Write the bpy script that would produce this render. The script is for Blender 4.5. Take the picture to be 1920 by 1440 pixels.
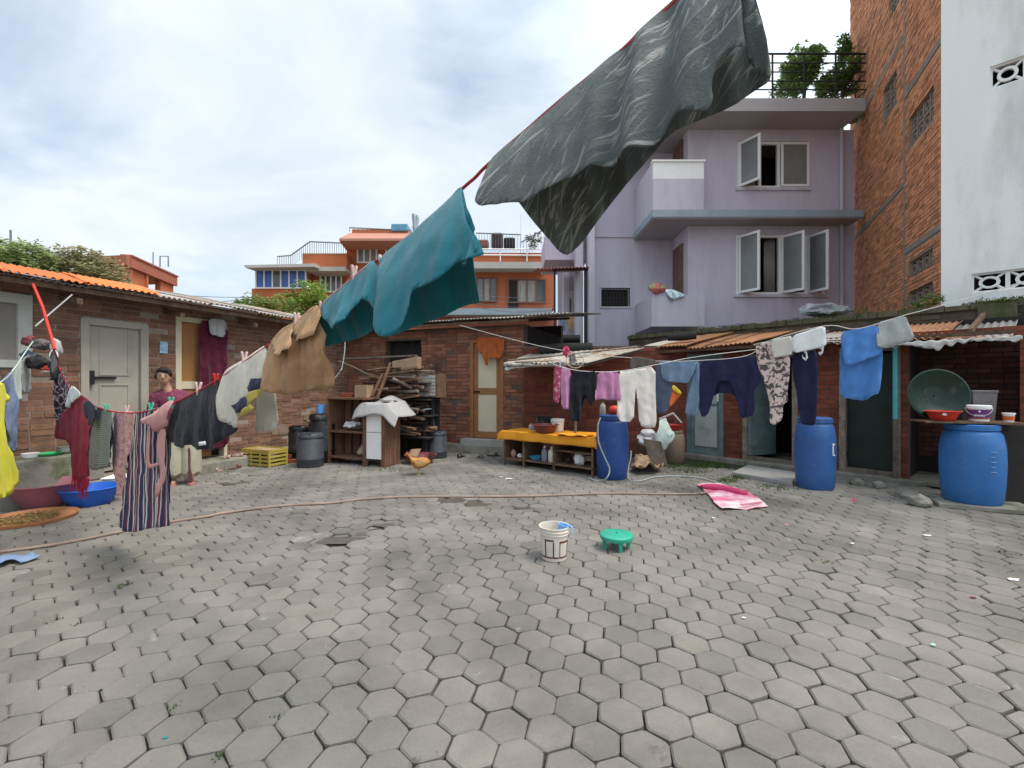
import bpy, bmesh, math, random
from mathutils import Vector, Matrix, noise as mnoise
random.seed(7)
rad = math.radians
D = bpy.data
for o in list(D.objects): D.objects.remove(o)
SC = bpy.context.scene
COL = SC.collection
# ------------------------------------------------------------------ camera
CAMZ, F = 1.4, 860.0                    # eye height, focal length in photo pixels (1920 wide)
cam = D.cameras.new('camera'); camo = D.objects.new('camera', cam); COL.objects.link(camo)
cam.sensor_width = 36; cam.lens = 36 * F / 1920; cam.clip_end = 900; cam.clip_start = 0.05
camo.location = (0, 0, CAMZ); camo.rotation_euler = (rad(90), 0, 0)
SC.camera = camo
# ------------------------------------------------------------------ sky and sun
SUN_AZ, SUN_EL = 108.0, 63.0            # azimuth clockwise from +Y (into the picture), elevation
w = D.worlds.new('World'); SC.world = w; w.use_nodes = True
nt = w.node_tree; nt.nodes.clear()
def N(t, kind, **kw):
    n = t.nodes.new(kind)
    for k, v in kw.items(): setattr(n, k, v)
    return n
sky = N(nt, 'ShaderNodeTexSky', sky_type='NISHITA', sun_disc=False)
sky.sun_elevation = rad(SUN_EL); sky.sun_rotation = rad(SUN_AZ)
sky.air_density = 1.0; sky.dust_density = 1.5
skm = N(nt, 'ShaderNodeMixRGB', blend_type='MULTIPLY'); skm.inputs[0].default_value = 1
skm.inputs[2].default_value = (0.15, 0.15, 0.15, 1)
nt.links.new(sky.outputs[0], skm.inputs[1])
tc = N(nt, 'ShaderNodeTexCoord')
sep = N(nt, 'ShaderNodeSeparateXYZ'); nt.links.new(tc.outputs['Generated'], sep.inputs[0])
mz = N(nt, 'ShaderNodeMath', operation='ADD'); nt.links.new(sep.outputs[2], mz.inputs[0]); mz.inputs[1].default_value = 0.28
mx = N(nt, 'ShaderNodeMath', operation='MAXIMUM'); nt.links.new(mz.outputs[0], mx.inputs[0]); mx.inputs[1].default_value = 0.05
dx = N(nt, 'ShaderNodeMath', operation='DIVIDE'); nt.links.new(sep.outputs[0], dx.inputs[0]); nt.links.new(mx.outputs[0], dx.inputs[1])
dy = N(nt, 'ShaderNodeMath', operation='DIVIDE'); nt.links.new(sep.outputs[1], dy.inputs[0]); nt.links.new(mx.outputs[0], dy.inputs[1])
cmb = N(nt, 'ShaderNodeCombineXYZ'); nt.links.new(dx.outputs[0], cmb.inputs[0]); nt.links.new(dy.outputs[0], cmb.inputs[1])
cmb.inputs[2].default_value = 3.7
n1 = N(nt, 'ShaderNodeTexNoise'); n1.inputs['Scale'].default_value = 1.15; n1.inputs['Detail'].default_value = 9; n1.inputs['Roughness'].default_value = 0.52
n1.inputs['Distortion'].default_value = 0.35
nt.links.new(cmb.outputs[0], n1.inputs['Vector'])
r1 = N(nt, 'ShaderNodeValToRGB'); nt.links.new(n1.outputs['Fac'], r1.inputs[0])
r1.color_ramp.elements[0].position = 0.36; r1.color_ramp.elements[0].color = (0.22, 0.22, 0.22, 1)
r1.color_ramp.elements[1].position = 0.53; r1.color_ramp.elements[1].color = (1, 1, 1, 1)
n2 = N(nt, 'ShaderNodeTexNoise'); n2.inputs['Scale'].default_value = 2.1; n2.inputs['Detail'].default_value = 8; n2.inputs['Roughness'].default_value = 0.55
n2.inputs['Distortion'].default_value = 0.5
mp = N(nt, 'ShaderNodeMapping'); mp.inputs['Location'].default_value = (3.1, 7.7, 1.3); mp.inputs['Scale'].default_value = (1.0, 1.15, 1)
nt.links.new(cmb.outputs[0], mp.inputs[0]); nt.links.new(mp.outputs[0], n2.inputs['Vector'])
r2 = N(nt, 'ShaderNodeValToRGB'); nt.links.new(n2.outputs['Fac'], r2.inputs[0])
r2.color_ramp.elements[0].position = 0.30; r2.color_ramp.elements[0].color = (0.56, 0.65, 0.74, 1)
r2.color_ramp.elements[1].position = 0.68; r2.color_ramp.elements[1].color = (0.76, 0.83, 0.89, 1)
# thin cloud is brighter towards the sun
sv = Vector((math.sin(rad(SUN_AZ)) * math.cos(rad(SUN_EL)), math.cos(rad(SUN_AZ)) * math.cos(rad(SUN_EL)), math.sin(rad(SUN_EL))))
dot = N(nt, 'ShaderNodeVectorMath', operation='DOT_PRODUCT'); nt.links.new(tc.outputs['Generated'], dot.inputs[0]); dot.inputs[1].default_value = sv
mr = N(nt, 'ShaderNodeMapRange'); nt.links.new(dot.outputs['Value'], mr.inputs[0])
mr.inputs[1].default_value = 0.3; mr.inputs[2].default_value = 1.0; mr.inputs[3].default_value = 0.95; mr.inputs[4].default_value = 2.3; mr.interpolation_type = 'SMOOTHSTEP'
mb = N(nt, 'ShaderNodeMixRGB', blend_type='MULTIPLY'); mb.inputs[0].default_value = 1
nt.links.new(r2.outputs[0], mb.inputs[1]); nt.links.new(mr.outputs[0], mb.inputs[2])
mc = N(nt, 'ShaderNodeMixRGB'); nt.links.new(r1.outputs[0], mc.inputs[0]); nt.links.new(skm.outputs[0], mc.inputs[1]); nt.links.new(mb.outputs[0], mc.inputs[2])
bg = N(nt, 'ShaderNodeBackground'); nt.links.new(mc.outputs[0], bg.inputs[0]); bg.inputs[1].default_value = 0.97
wo = N(nt, 'ShaderNodeOutputWorld'); nt.links.new(bg.outputs[0], wo.inputs[0])
sl = D.lights.new('sun', 'SUN'); so = D.objects.new('sun', sl); COL.objects.link(so)
sl.energy = 2.3; sl.angle = rad(20); sl.color = (1.0, 0.92, 0.79)
so.rotation_euler = sv.to_track_quat('Z', 'Y').to_euler(); so.location = (20, -10, 30)
SC.view_settings.view_transform = 'Standard'; SC.view_settings.look = 'None'
SC.view_settings.exposure = 0.45; SC.view_settings.gamma = 1.0
SC.render.engine = 'CYCLES'
# ------------------------------------------------------------------ pixel helpers (photo pixels -> world metres)
V = Vector
def ray(px, py): return V(((px - 960) / F, 1.0, -(py - 720) / F))
def at(px, py, Y): r = ray(px, py); return V((r.x * Y, Y, CAMZ + r.z * Y))
def G(px, py, z=0.0):
    r = ray(px, py); Y = (z - CAMZ) / r.z; return V((r.x * Y, Y, z))
def onplane(px, py, O, n):
    r = ray(px, py); C = V((0, 0, CAMZ)); t = (V(O) - C).dot(n) / r.dot(n); return C + r * t
def onwall(px, py, O, d):                                  # -> (s along wall, z)
    n = V((-d[1], d[0], 0)); P = onplane(px, py, (O[0], O[1], 0), n)
    return (P - V((O[0], O[1], 0))).dot(V((d[0], d[1], 0))), P.z
def pix(P):
    if P[1] < 0.05: return (1e6, 1e6)
    return (960 + F * P[0] / P[1], 720 - F * (P[2] - CAMZ) / P[1])
# ------------------------------------------------------------------ object helpers
def tag(o, label=None, cat=None, group=None, kind=None):
    if label: o['label'] = label
    if cat: o['category'] = cat
    if group: o['group'] = group
    if kind: o['kind'] = kind
    return o
def thing(name, label, cat, loc=(0, 0, 0), rz=0, group=None):
    o = D.objects.new(name, None); COL.objects.link(o); o.location = loc; o.rotation_euler = (0, 0, rz); o.empty_display_size = .1
    return tag(o, label, cat, group)
bpy_vl = bpy.context.view_layer
def link(name, me, mat=None, parent=None, world=True, smooth=False):
    o = D.objects.new(name, me); COL.objects.link(o)
    if mat is not None:
        for m in (mat if isinstance(mat, (list, tuple)) else [mat]): me.materials.append(m)
    if smooth:
        for p in me.polygons: p.use_smooth = True
    if parent is not None:
        o.parent = parent
        if world: o.matrix_parent_inverse = pmat(parent).inverted()
    return o
def pmat(o):
    m = Matrix.LocRotScale(o.location, o.rotation_euler, o.scale)
    if o.parent: m = pmat(o.parent) @ o.matrix_parent_inverse @ m
    return m
class MB:
    """collects shapes in world (or local) coordinates; build() links them as one mesh object"""
    def __init__(s): s.v = []; s.f = []; s.mi = []; s.cur = 0
    def add(s, vs, fs):
        b = len(s.v); s.v += [tuple(v) for v in vs]; s.f += [tuple(i + b for i in f) for f in fs]; s.mi += [s.cur] * len(fs); return s
    def box(s, a, b, M=None):
        x0, y0, z0 = a; x1, y1, z1 = b
        vs = [V(p) for p in ((x0, y0, z0), (x1, y0, z0), (x1, y1, z0), (x0, y1, z0), (x0, y0, z1), (x1, y0, z1), (x1, y1, z1), (x0, y1, z1))]
        if M: vs = [M @ v for v in vs]
        return s.add(vs, [(0, 3, 2, 1), (4, 5, 6, 7), (0, 1, 5, 4), (1, 2, 6, 5), (2, 3, 7, 6), (3, 0, 4, 7)])
    def obox(s, P, ax, ay, az):               # box from corner P with three edge vectors
        P = V(P); ax, ay, az = V(ax), V(ay), V(az)
        vs = [P, P + ax, P + ax + ay, P + ay, P + az, P + ax + az, P + ax + ay + az, P + ay + az]
        fs = [(0, 3, 2, 1), (4, 5, 6, 7), (0, 1, 5, 4), (1, 2, 6, 5), (2, 3, 7, 6), (3, 0, 4, 7)]
        if ax.cross(ay).dot(az) < 0: fs = [f[::-1] for f in fs]
        return s.add(vs, fs)
    def tube(s, pts, r, n=8, caps=True):
        pts = [V(p) for p in pts]; rs = r if isinstance(r, (list, tuple)) else [r] * len(pts)
        rings = []; up = V((0, 0, 1)); prev = None
        for i, p in enumerate(pts):
            d = (pts[min(i + 1, len(pts) - 1)] - pts[max(i - 1, 0)]).normalized()
            if prev is None:
                a = d.orthogonal().normalized()
            else:
                a = (prev - d * prev.dot(d)); a = a.normalized() if a.length > 1e-6 else d.orthogonal().normalized()
            prev = a; b = d.cross(a)
            rings.append([p + (a * math.cos(2 * math.pi * k / n) + b * math.sin(2 * math.pi * k / n)) * rs[i] for k in range(n)])
        return s.rings(rings, caps)
    def rings(s, rings, caps=True, close=True):
        n = len(rings[0]); vs = [v for r in rings for v in r]; fs = []
        for i in range(len(rings) - 1):
            for k in range(n if close else n - 1):
                k2 = (k + 1) % n; fs.append((i * n + k, i * n + k2, (i + 1) * n + k2, (i + 1) * n + k))
        if caps: fs.append(tuple(range(n - 1, -1, -1))); fs.append(tuple((len(rings) - 1) * n + k for k in range(n)))
        return s.add(vs, fs)
    def lathe(s, prof, c=(0, 0, 0), n=28, M=None, sx=1, sy=1, caps=False, a0=0):
        c = V(c); rings = []
        for r, z in prof:
            ring = [V((r * sx * math.cos(a0 + 2 * math.pi * k / n), r * sy * math.sin(a0 + 2 * math.pi * k / n), z)) for k in range(n)]
            rings.append([c + ((M @ v) if M else v) for v in ring])
        return s.rings(rings, caps)
    def ell(s, c, r, n=10, m=7, M=None):
        prof = [(max(1e-4, math.sin(math.pi * i / m)), -math.cos(math.pi * i / m)) for i in range(m + 1)]
        c = V(c); rings = []
        for q, z in prof:
            ring = [V((q * r[0] * math.cos(2 * math.pi * k / n), q * r[1] * math.sin(2 * math.pi * k / n), z * r[2])) for k in range(n)]
            rings.append([c + ((M @ v) if M else v) for v in ring])
        return s.rings(rings, False)
    def build(s, name, mat=None, parent=None, smooth=False, world=True):
        me = D.meshes.new(name); me.from_pydata(s.v, [], s.f); me.update()
        o = link(name, me, mat, parent, world)
        if any(s.mi):
            me.polygons.foreach_set('material_index', s.mi)
        if smooth:
            me.polygons.foreach_set('use_smooth', [True] * len(me.polygons))
            try: me.set_sharp_from_angle(angle=rad(38))
            except Exception: pass
        return o
def bevel(o, wd=.006, seg=2):
    m = o.modifiers.new('bevel', 'BEVEL'); m.width = wd; m.segments = seg; m.limit_method = 'ANGLE'; m.angle_limit = rad(40); return o
def solid(o, t=.003, off=0):
    m = o.modifiers.new('solid', 'SOLIDIFY'); m.thickness = t; m.offset = off; return o
# ------------------------------------------------------------------ materials
MATS = {}
def newmat(name):
    m = D.materials.new(name); m.use_nodes = True; t = m.node_tree; b = t.nodes['Principled BSDF']; MATS[name] = m; return m, t, b
def mixrgb(t, fac, a, b, mode='MIX'):
    n = N(t, 'ShaderNodeMixRGB', blend_type=mode)
    for i, v in ((0, fac), (1, a), (2, b)):
        if hasattr(v, 'is_output') or isinstance(v, bpy.types.NodeSocket): t.links.new(v, n.inputs[i])
        elif i == 0: n.inputs[0].default_value = v
        else: n.inputs[i].default_value = (*v[:3], 1)
    return n.outputs[0]
def noise(t, sc, det=5, rough=.55, vec=None, dist=0):
    n = N(t, 'ShaderNodeTexNoise'); n.inputs['Scale'].default_value = sc; n.inputs['Detail'].default_value = det; n.inputs['Roughness'].default_value = rough
    n.inputs['Distortion'].default_value = dist
    if vec is not None: t.links.new(vec, n.inputs['Vector'])
    return n.outputs['Fac']
def ramp(t, fac, *els):
    r = N(t, 'ShaderNodeValToRGB'); t.links.new(fac, r.inputs[0]); e = r.color_ramp.elements
    while len(e) < len(els): e.new(.5)
    for i, (p, c) in enumerate(els): e[i].position = p; e[i].color = (*c[:3], 1) if hasattr(c, '__len__') else (c, c, c, 1)
    return r.outputs[0]
def coords(t, kind='Object'):
    if kind == 'World': return N(t, 'ShaderNodeNewGeometry').outputs['Position']
    if kind == 'UV': n = N(t, 'ShaderNodeUVMap'); return n.outputs[0]
    return N(t, 'ShaderNodeTexCoord').outputs[kind]
def scalec(c, k): return tuple(max(0, min(1, x * k)) for x in c)
def mat(name, col, rough=.8, var=.18, sc=6., bump=.0, bsc=60., col2=None, c2=(.55, .7), sc2=2., spec=.3, metal=0, rnd=0., space='World', sheen=0, stretch=None):
    """col with soft noise variation; col2 = second colour in patches (stains, wear, moss); rnd = brightness change per piece"""
    if name in MATS: return MATS[name]
    m, t, b = newmat(name); vec = coords(t, space)
    if stretch:
        mp = N(t, 'ShaderNodeMapping'); mp.inputs['Scale'].default_value = stretch; t.links.new(vec, mp.inputs[0]); vec = mp.outputs[0]
    c = ramp(t, noise(t, sc, 6, .6, vec), (.3, scalec(col, 1 - var)), (.7, scalec(col, 1 + var)))
    if col2: c = mixrgb(t, ramp(t, noise(t, sc2, 7, .65, vec), (c2[0], 0), (c2[1], 1)), c, col2)
    if rnd:
        oi = N(t, 'ShaderNodeObjectInfo'); ge = N(t, 'ShaderNodeNewGeometry')
        a = N(t, 'ShaderNodeMath', operation='ADD'); t.links.new(oi.outputs['Random'], a.inputs[0]); t.links.new(ge.outputs['Random Per Island'], a.inputs[1])
        f = N(t, 'ShaderNodeMath', operation='FRACT'); t.links.new(a.outputs[0], f.inputs[0])
        c = mixrgb(t, 1, c, ramp(t, f.outputs[0], (0, 1 - rnd), (.5, 1.0), (1, 1 + rnd * .8)), 'MULTIPLY')
    t.links.new(c, b.inputs['Base Color']); b.inputs['Roughness'].default_value = rough; b.inputs['Metallic'].default_value = metal
    b.inputs['Specular IOR Level'].default_value = spec
    if sheen: b.inputs['Sheen Weight'].default_value = sheen
    if bump:
        bn = N(t, 'ShaderNodeBump'); bn.inputs['Strength'].default_value = bump; bn.inputs['Distance'].default_value = .02
        t.links.new(noise(t, bsc, 6, .65, vec), bn.inputs['Height']); t.links.new(bn.outputs[0], b.inputs['Normal'])
    return m
def plastic(name, col, rough=.45, dirt=(.2, .18, .15), amt=(.6, .85)):
    if name in MATS: return MATS[name]
    m, t, b = newmat(name); pos = coords(t, 'World')
    c = ramp(t, noise(t, 4, 5, .6, pos), (.3, scalec(col, .86)), (.7, scalec(col, 1.12)))
    c = mixrgb(t, ramp(t, noise(t, 7, 8, .7, pos, .5), (.56, 0), (.70, .45)), c, tuple(.55 * x + .12 for x in col))      # faded, scuffed plastic
    mp = N(t, 'ShaderNodeMapping'); mp.inputs['Scale'].default_value = (60, 60, 6); t.links.new(pos, mp.inputs[0])
    c = mixrgb(t, ramp(t, noise(t, 1, 5, .7, mp.outputs[0], .8), (.66, 0), (.70, .5)), c, tuple(.5 * x + .22 for x in col))  # scratches
    c = mixrgb(t, ramp(t, noise(t, 5, 7, .65, pos), (amt[0], 0), (amt[1], .8)), c, dirt)
    t.links.new(c, b.inputs['Base Color']); t.links.new(ramp(t, noise(t, 12, 4, .6, pos), (.3, rough - .1), (.7, rough + .2)), b.inputs['Roughness']); b.inputs['Specular IOR Level'].default_value = .4
    return m
def cloth(name, col, var=.12, bump=.35, bsc=28, sheen=.1, col2=None, sc2=3):
    if name in MATS: return MATS[name]
    m, t, b = newmat(name); uv = coords(t, 'UV')
    c = ramp(t, noise(t, 9, 5, .6, uv), (.3, scalec(col, 1 - var)), (.7, scalec(col, 1 + var)))
    if col2: c = mixrgb(t, ramp(t, noise(t, sc2, 4, .6, uv), (.52, 0), (.6, 1)), c, col2)
    wv = noise(t, 900, 1, .5, uv); c = mixrgb(t, .25, c, mixrgb(t, wv, scalec(col, .6), scalec(col, 1.4)))
    t.links.new(c, b.inputs['Base Color']); b.inputs['Roughness'].default_value = .92; b.inputs['Specular IOR Level'].default_value = .15; b.inputs['Sheen Weight'].default_value = sheen
    cbump(t, b, uv, bump, bsc); return m
def cbump(t, b, uv, bump, bsc):
    mp = N(t, 'ShaderNodeMapping'); mp.inputs['Scale'].default_value = (1.6, .6, 1); t.links.new(uv, mp.inputs[0])
    bn = N(t, 'ShaderNodeBump'); bn.inputs['Strength'].default_value = bump; bn.inputs['Distance'].default_value = .03
    t.links.new(mixrgb(t, .35, noise(t, bsc, 4, .5, mp.outputs[0], .6), noise(t, bsc * 5, 3, .5, uv, 1.2)), bn.inputs['Height']); t.links.new(bn.outputs[0], b.inputs['Normal'])
# ------------------------------------------------------------------ shared materials
def brickmat(name, col, dark, rnd=.35, moss=None, grime=(.5, .75)):
    if name in MATS: return MATS[name]
    m = mat(name, col, .9, .22, 9, .5, 45, dark, grime, 1.6, rnd=rnd); return m
m_brick_left = brickmat('brick_left', (.235, .122, .080), (.13, .08, .06), .22)
m_brick_back = brickmat('brick_back', (.265, .112, .066), (.115, .06, .045), .32)
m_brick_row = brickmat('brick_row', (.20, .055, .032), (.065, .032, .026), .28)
m_brick_tall = brickmat('brick_tall', (.60, .265, .135), (.33, .20, .15), .30, grime=(.54, .78))
m_brick_moss = brickmat('brick_moss', (.15, .105, .075), (.06, .06, .03), .35, grime=(.4, .6))
m_mortar = mat('mortar', (.30, .25, .205), .95, .2, 20, .4, 80)
m_mortar_dark = mat('mortar_dark', (.13, .09, .075), .95, .25, 20, .4, 80)
m_conc = mat('concrete', (.34, .33, .31), .9, .16, 3, .3, 70, (.22, .215, .19), (.52, .75), 1.5)
m_conc_moss = mat('mossy_concrete', (.25, .235, .20), .95, .2, 6, .5, 60, (.10, .115, .055), (.50, .66), 2.6)
m_soil = mat('soil', (.062, .053, .042), .95, .3, 14, .6, 90, (.07, .10, .035), (.56, .68), 1.3)
m_earth = mat('earth', (.22, .18, .13), .95, .25, .6, .4, 8, (.10, .13, .05), (.5, .65), .12)
m_wood = mat('old_wood', (.155, .095, .06), .85, .35, 12, .4, 60, (.07, .05, .04), (.5, .7), 5, rnd=.3)
m_wood_grey = mat('grey_wood', (.20, .165, .13), .9, .3, 12, .4, 60, (.09, .075, .06), (.5, .7), 5, rnd=.35)
m_wood_red = mat('brown_door_wood', (.30, .135, .06), .6, .2, 10, .2, 70, (.16, .08, .05), (.6, .8), 3)
m_cream = mat('cream_panel', (.60, .545, .39), .6, .06, 4, .05, 50, (.42, .37, .26), (.58, .85), 2)
m_greydoor = mat('grey_door_paint', (.37, .345, .29), .6, .09, 2.5, .08, 50, (.27, .245, .205), (.57, .8), 1.7)
m_plywood = mat('brown_plywood', (.34, .16, .06), .6, .15, 5, .1, 60, stretch=(1, 1, .2))
m_black = mat('black_metal', (.02, .02, .022), .5, .2, 8)
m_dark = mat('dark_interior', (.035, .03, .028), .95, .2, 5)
m_white = mat('white_paint', (.82, .81, .79), .6, .04, 4, .03, 50, (.64, .62, .58), (.6, .8), 3)
m_glass = mat('window_glass', (.10, .11, .11), .12, .1, 2, spec=.6)
m_glass_grey = mat('frosted_glass', (.20, .205, .20), .25, .15, 1.5, spec=.5)
m_glass_blue = mat('blue_glass', (.045, .12, .42), .25, .1, 2, spec=.5)
m_curtain = mat('window_curtain', (.36, .33, .30), .9, .3, 6, stretch=(3, 3, .2))
def metalsheet(name, base, rust, lo, hi, rough=.6, sc2=1.6):
    return mat(name, base, rough, .15, 7, .25, 40, rust, (lo, hi), sc2, spec=.3, rnd=.25)
m_rust = metalsheet('rusty_sheet', (.40, .19, .09), (.22, .09, .045), .5, .62)
m_sheet = metalsheet('grey_sheet', (.36, .34, .31), (.33, .155, .08), .53, .62)
m_sheet_w = metalsheet('pale_sheet', (.44, .40, .33), (.30, .16, .085), .52, .64)
m_sheet_o = metalsheet('orange_sheet', (.72, .20, .055), (.52, .13, .04), .55, .75)
m_sheet_d = metalsheet('dull_sheet', (.24, .22, .20), (.15, .10, .08), .5, .65)
m_sheet_r = metalsheet('red_sheet', (.42, .16, .13), (.30, .11, .09), .5, .7)
m_moss = mat('moss', (.062, .078, .026), .95, .35, 25, .8, 120)
# ------------------------------------------------------------------ brick walls
_bm = []
for k in range(3):
    rr = random.Random(k); vs = []
    for z in (-.5, .5):
        for x, y in ((-.5, -.5), (.5, -.5), (.5, .5), (-.5, .5)):
            vs.append((x + rr.uniform(-.012, .012), y, z + rr.uniform(-.05, .05)))
    me = D.meshes.new('brick'); me.from_pydata(vs, [], [(0, 3, 2, 1), (4, 5, 6, 7), (0, 1, 5, 4), (1, 2, 6, 5), (2, 3, 7, 6), (3, 0, 4, 7)]); _bm.append((me, vs))
BF = [(0, 3, 2, 1), (4, 5, 6, 7), (0, 1, 5, 4), (1, 2, 6, 5), (2, 3, 7, 6), (3, 0, 4, 7)]
_bmm = {}
def bmesh_for(k, m):
    if (k, m.name) not in _bmm:
        c = _bm[k][0].copy(); c.name = 'brick'; c.materials.clear(); c.materials.append(m); _bmm[(k, m.name)] = c
    return _bmm[(k, m.name)]
def spans(a, b, cuts):
    out = [(a, b)]
    for c0, c1 in cuts:
        nxt = []
        for x, y in out:
            if c1 <= x or c0 >= y: nxt.append((x, y)); continue
            if c0 > x: nxt.append((x, c0))
            if c1 < y: nxt.append((c1, y))
        out = nxt
    return out
def wall_core(name, m, parent, O, d, n, L, z0, z1, holes, th=.22, s0=0):
    d3, n3 = V((d[0], d[1], 0)), V((n[0], n[1], 0)); O3 = V((O[0], O[1], 0))
    zs = sorted({z0, z1} | {min(max(h[i], z0), z1) for h in holes for i in (2, 3)})
    b = MB()
    for za, zb in zip(zs, zs[1:]):
        if zb - za < 1e-4: continue
        zm = (za + zb) / 2
        for a, c in spans(s0, L, [(h[0], h[1]) for h in holes if h[2] < zm < h[3]]):
            b.obox(O3 + d3 * a + V((0, 0, za)), d3 * (c - a), -n3 * th, V((0, 0, zb - za)))
    return b.build(name, m, parent)
def bricks(wall, m, O, d, n, L, z0, z1, holes, bl=.235, bh=.062, j=.012, proud=.008, s0=0, limit=300, jit=.004, drop=0, pname='brick'):
    d3, n3 = V((d[0], d[1], 0)), V((n[0], n[1], 0)); O3 = V((O[0], O[1], 0)); rr = random.Random(len(pname) + int(L * 100))
    items = []; z = z0; row = 0
    while z + bh <= z1 + .002:
        zm = z + bh / 2; cuts = [(h[0], h[1]) for h in holes if h[2] - .01 < zm < h[3] + .01]
        s = s0 - (bl + j) * (.5 if row % 2 else 0) - rr.uniform(0, .03)
        while s < L:
            l = bl if row % 2 == 0 or rr.random() < .8 else bl * .48
            for a, c in spans(max(s, s0), min(s + l, L), cuts):
                if c - a > .03 and rr.random() >= drop:
                    pr = proud + rr.uniform(-jit, jit); P = O3 + d3 * ((a + c) / 2) + n3 * (pr - .03) + V((0, 0, zm))
                    M = Matrix.Translation(P) @ Matrix(((d3.x, n3.x, 0, 0), (d3.y, n3.y, 0, 0), (0, 0, 1, 0), (0, 0, 0, 1))) @ Matrix.Rotation(rr.uniform(-.006, .006), 4, 'Y') @ Matrix.Diagonal((c - a, .06, bh + rr.uniform(-.004, .003), 1))
                    A = pix(P - d3 * (c - a) / 2); B = pix(P + d3 * (c - a) / 2); cx, cy = (A[0] + B[0]) / 2, (A[1] + B[1]) / 2
                    size = (abs(A[0] - B[0]) + abs(A[1] - B[1])) if -20 < cx < 1940 and -20 < cy < 1460 else 0
                    items.append((size, M))
            s += l + j
        z += bh + j; row += 1
    items.sort(key=lambda q: -q[0])
    for size, M in items[:limit]:
        if size <= 0: continue
        o = D.objects.new(pname, bmesh_for(rr.randrange(3), m)); COL.objects.link(o); o.parent = wall; o.matrix_basis = M
        o.matrix_parent_inverse = pmat(wall).inverted()
    rest = [M for i, (sz, M) in enumerate(items) if i >= limit or sz <= 0]
    if rest:
        b = MB()
        for M in rest: b.add([M @ V(q) for q in _bm[rr.randrange(3)][1]], BF)
        tag(b.build('brickwork', m, wall), kind='stuff')
def corr(P, a, b, m, parent, name='roof_sheet', pitch=.076, amp=.011, sag=.012, rag=0, th=.003):
    P, a, b = V(P), V(a), V(b); na = max(8, int(a.length / pitch * 6)); nb = 7; up = a.cross(b).normalized()
    if up.z < 0: up = -up
    ph = random.uniform(0, 9); vs = []
    for i in range(nb + 1):
        for k in range(na + 1):
            u, v = k / na, i / nb
            q = P + a * u + b * v + up * (amp * math.sin(2 * math.pi * u * a.length / pitch) + sag * mnoise.noise(V((u * a.length * 1.3 + ph, v * 2.2, ph))))
            if i == 0 and rag: q -= b.normalized() * rag * mnoise.noise(V((u * a.length * 5 + ph, 1, 2)))
            vs.append(q)
    fs = [(i * (na + 1) + k, i * (na + 1) + k + 1, (i + 1) * (na + 1) + k + 1, (i + 1) * (na + 1) + k) for i in range(nb) for k in range(na)]
    o = MB().add(vs, fs).build(name, m, parent, smooth=True); solid(o, th); return o
# ------------------------------------------------------------------ site lines (plan)
E1 = V((.366, .931, 0)); E2 = V((.931, -.366, 0))            # along the left wing / along the back house
LN = E2.copy()                                                # left wing faces right
EAVE_L = V((-5.62, 5.0, 0))                                   # point under the left eave
OL = EAVE_L - LN * .5 - E1 * 3.2                              # left wall origin (start out of frame)
LL = 9.55                                                     # wall length to the inner corner
OB = V((-.65, 9.5, 0)) - E2 * 3.5                             # back wall origin (inner corner)
BN = -E1                                                      # back house faces the camera
R0 = V((3.42, 8.92, 0)); RD = V((.655, -.7556, 0)); RN = V((-.7556, -.655, 0))   # shed row
# ------------------------------------------------------------------ ground
g = MB(); g.add([(-400, -60, -.06), (400, -60, -.06), (400, 700, -.06), (-400, 700, -.06)], [(0, 1, 2, 3)])
tag(g.build('ground', m_earth), kind='structure')
yard = MB(); yard.add([(-14, -2, -.022), (14, -2, -.022), (14, 13, -.022), (-14, 13, -.022)], [(0, 1, 2, 3)])
m_paver, t, b = newmat('paver_concrete'); pos = coords(t, 'World')
c = ramp(t, noise(t, 2.2, 7, .6, pos), (.3, (.158, .147, .131)), (.7, (.234, .218, .196)))
c = mixrgb(t, ramp(t, noise(t, 60, 4, .7, pos), (.35, 0), (.75, .35)), c, (.28, .265, .238))
c = mixrgb(t, ramp(t, noise(t, .55, 6, .65, pos, .5), (.47, 0), (.64, .85)), c, (.118, .110, .098))        # damp, dirty areas
c = mixrgb(t, ramp(t, noise(t, 1.3, 6, .7, pos), (.60, 0), (.72, .5)), c, (.145, .148, .095))               # algae
c = mixrgb(t, ramp(t, noise(t, 3.1, 6, .6, pos, .8), (.66, 0), (.74, .6)), c, (.42, .415, .39))           # pale worn spots
c = mixrgb(t, ramp(t, noise(t, 1.9, 8, .75, pos, 1.2), (.63, 0), (.69, .65)), c, (.085, .078, .064))      # grime spots
oi = N(t, 'ShaderNodeObjectInfo'); ge = N(t, 'ShaderNodeNewGeometry')
ad = N(t, 'ShaderNodeMath', operation='ADD'); t.links.new(oi.outputs['Random'], ad.inputs[0]); t.links.new(ge.outputs['Random Per Island'], ad.inputs[1])
fr = N(t, 'ShaderNodeMath', operation='FRACT'); t.links.new(ad.outputs[0], fr.inputs[0])
c = mixrgb(t, 1, c, ramp(t, fr.outputs[0], (0, (.84, .84, .83)), (.12, (.94, .94, .93)), (.85, (1.05, 1.04, 1.03)), (1, (1.15, 1.14, 1.12))), 'MULTIPLY')
t.links.new(c, b.inputs['Base Color']); b.inputs['Roughness'].default_value = .88; b.inputs['Specular IOR Level'].default_value = .25
bn = N(t, 'ShaderNodeBump'); bn.inputs['Strength'].default_value = .5; bn.inputs['Distance'].default_value = .012
bh = mixrgb(t, .35, noise(t, 180, 4, .7, pos), noise(t, 22, 5, .6, pos)); t.links.new(bh, bn.inputs['Height']); t.links.new(bn.outputs[0], b.inputs['Normal'])
yd = tag(yard.build('courtyard_paving', m_soil), kind='structure')
HS, HT = .186, -.227; HO = V((-.627, 2.195, 0))
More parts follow.
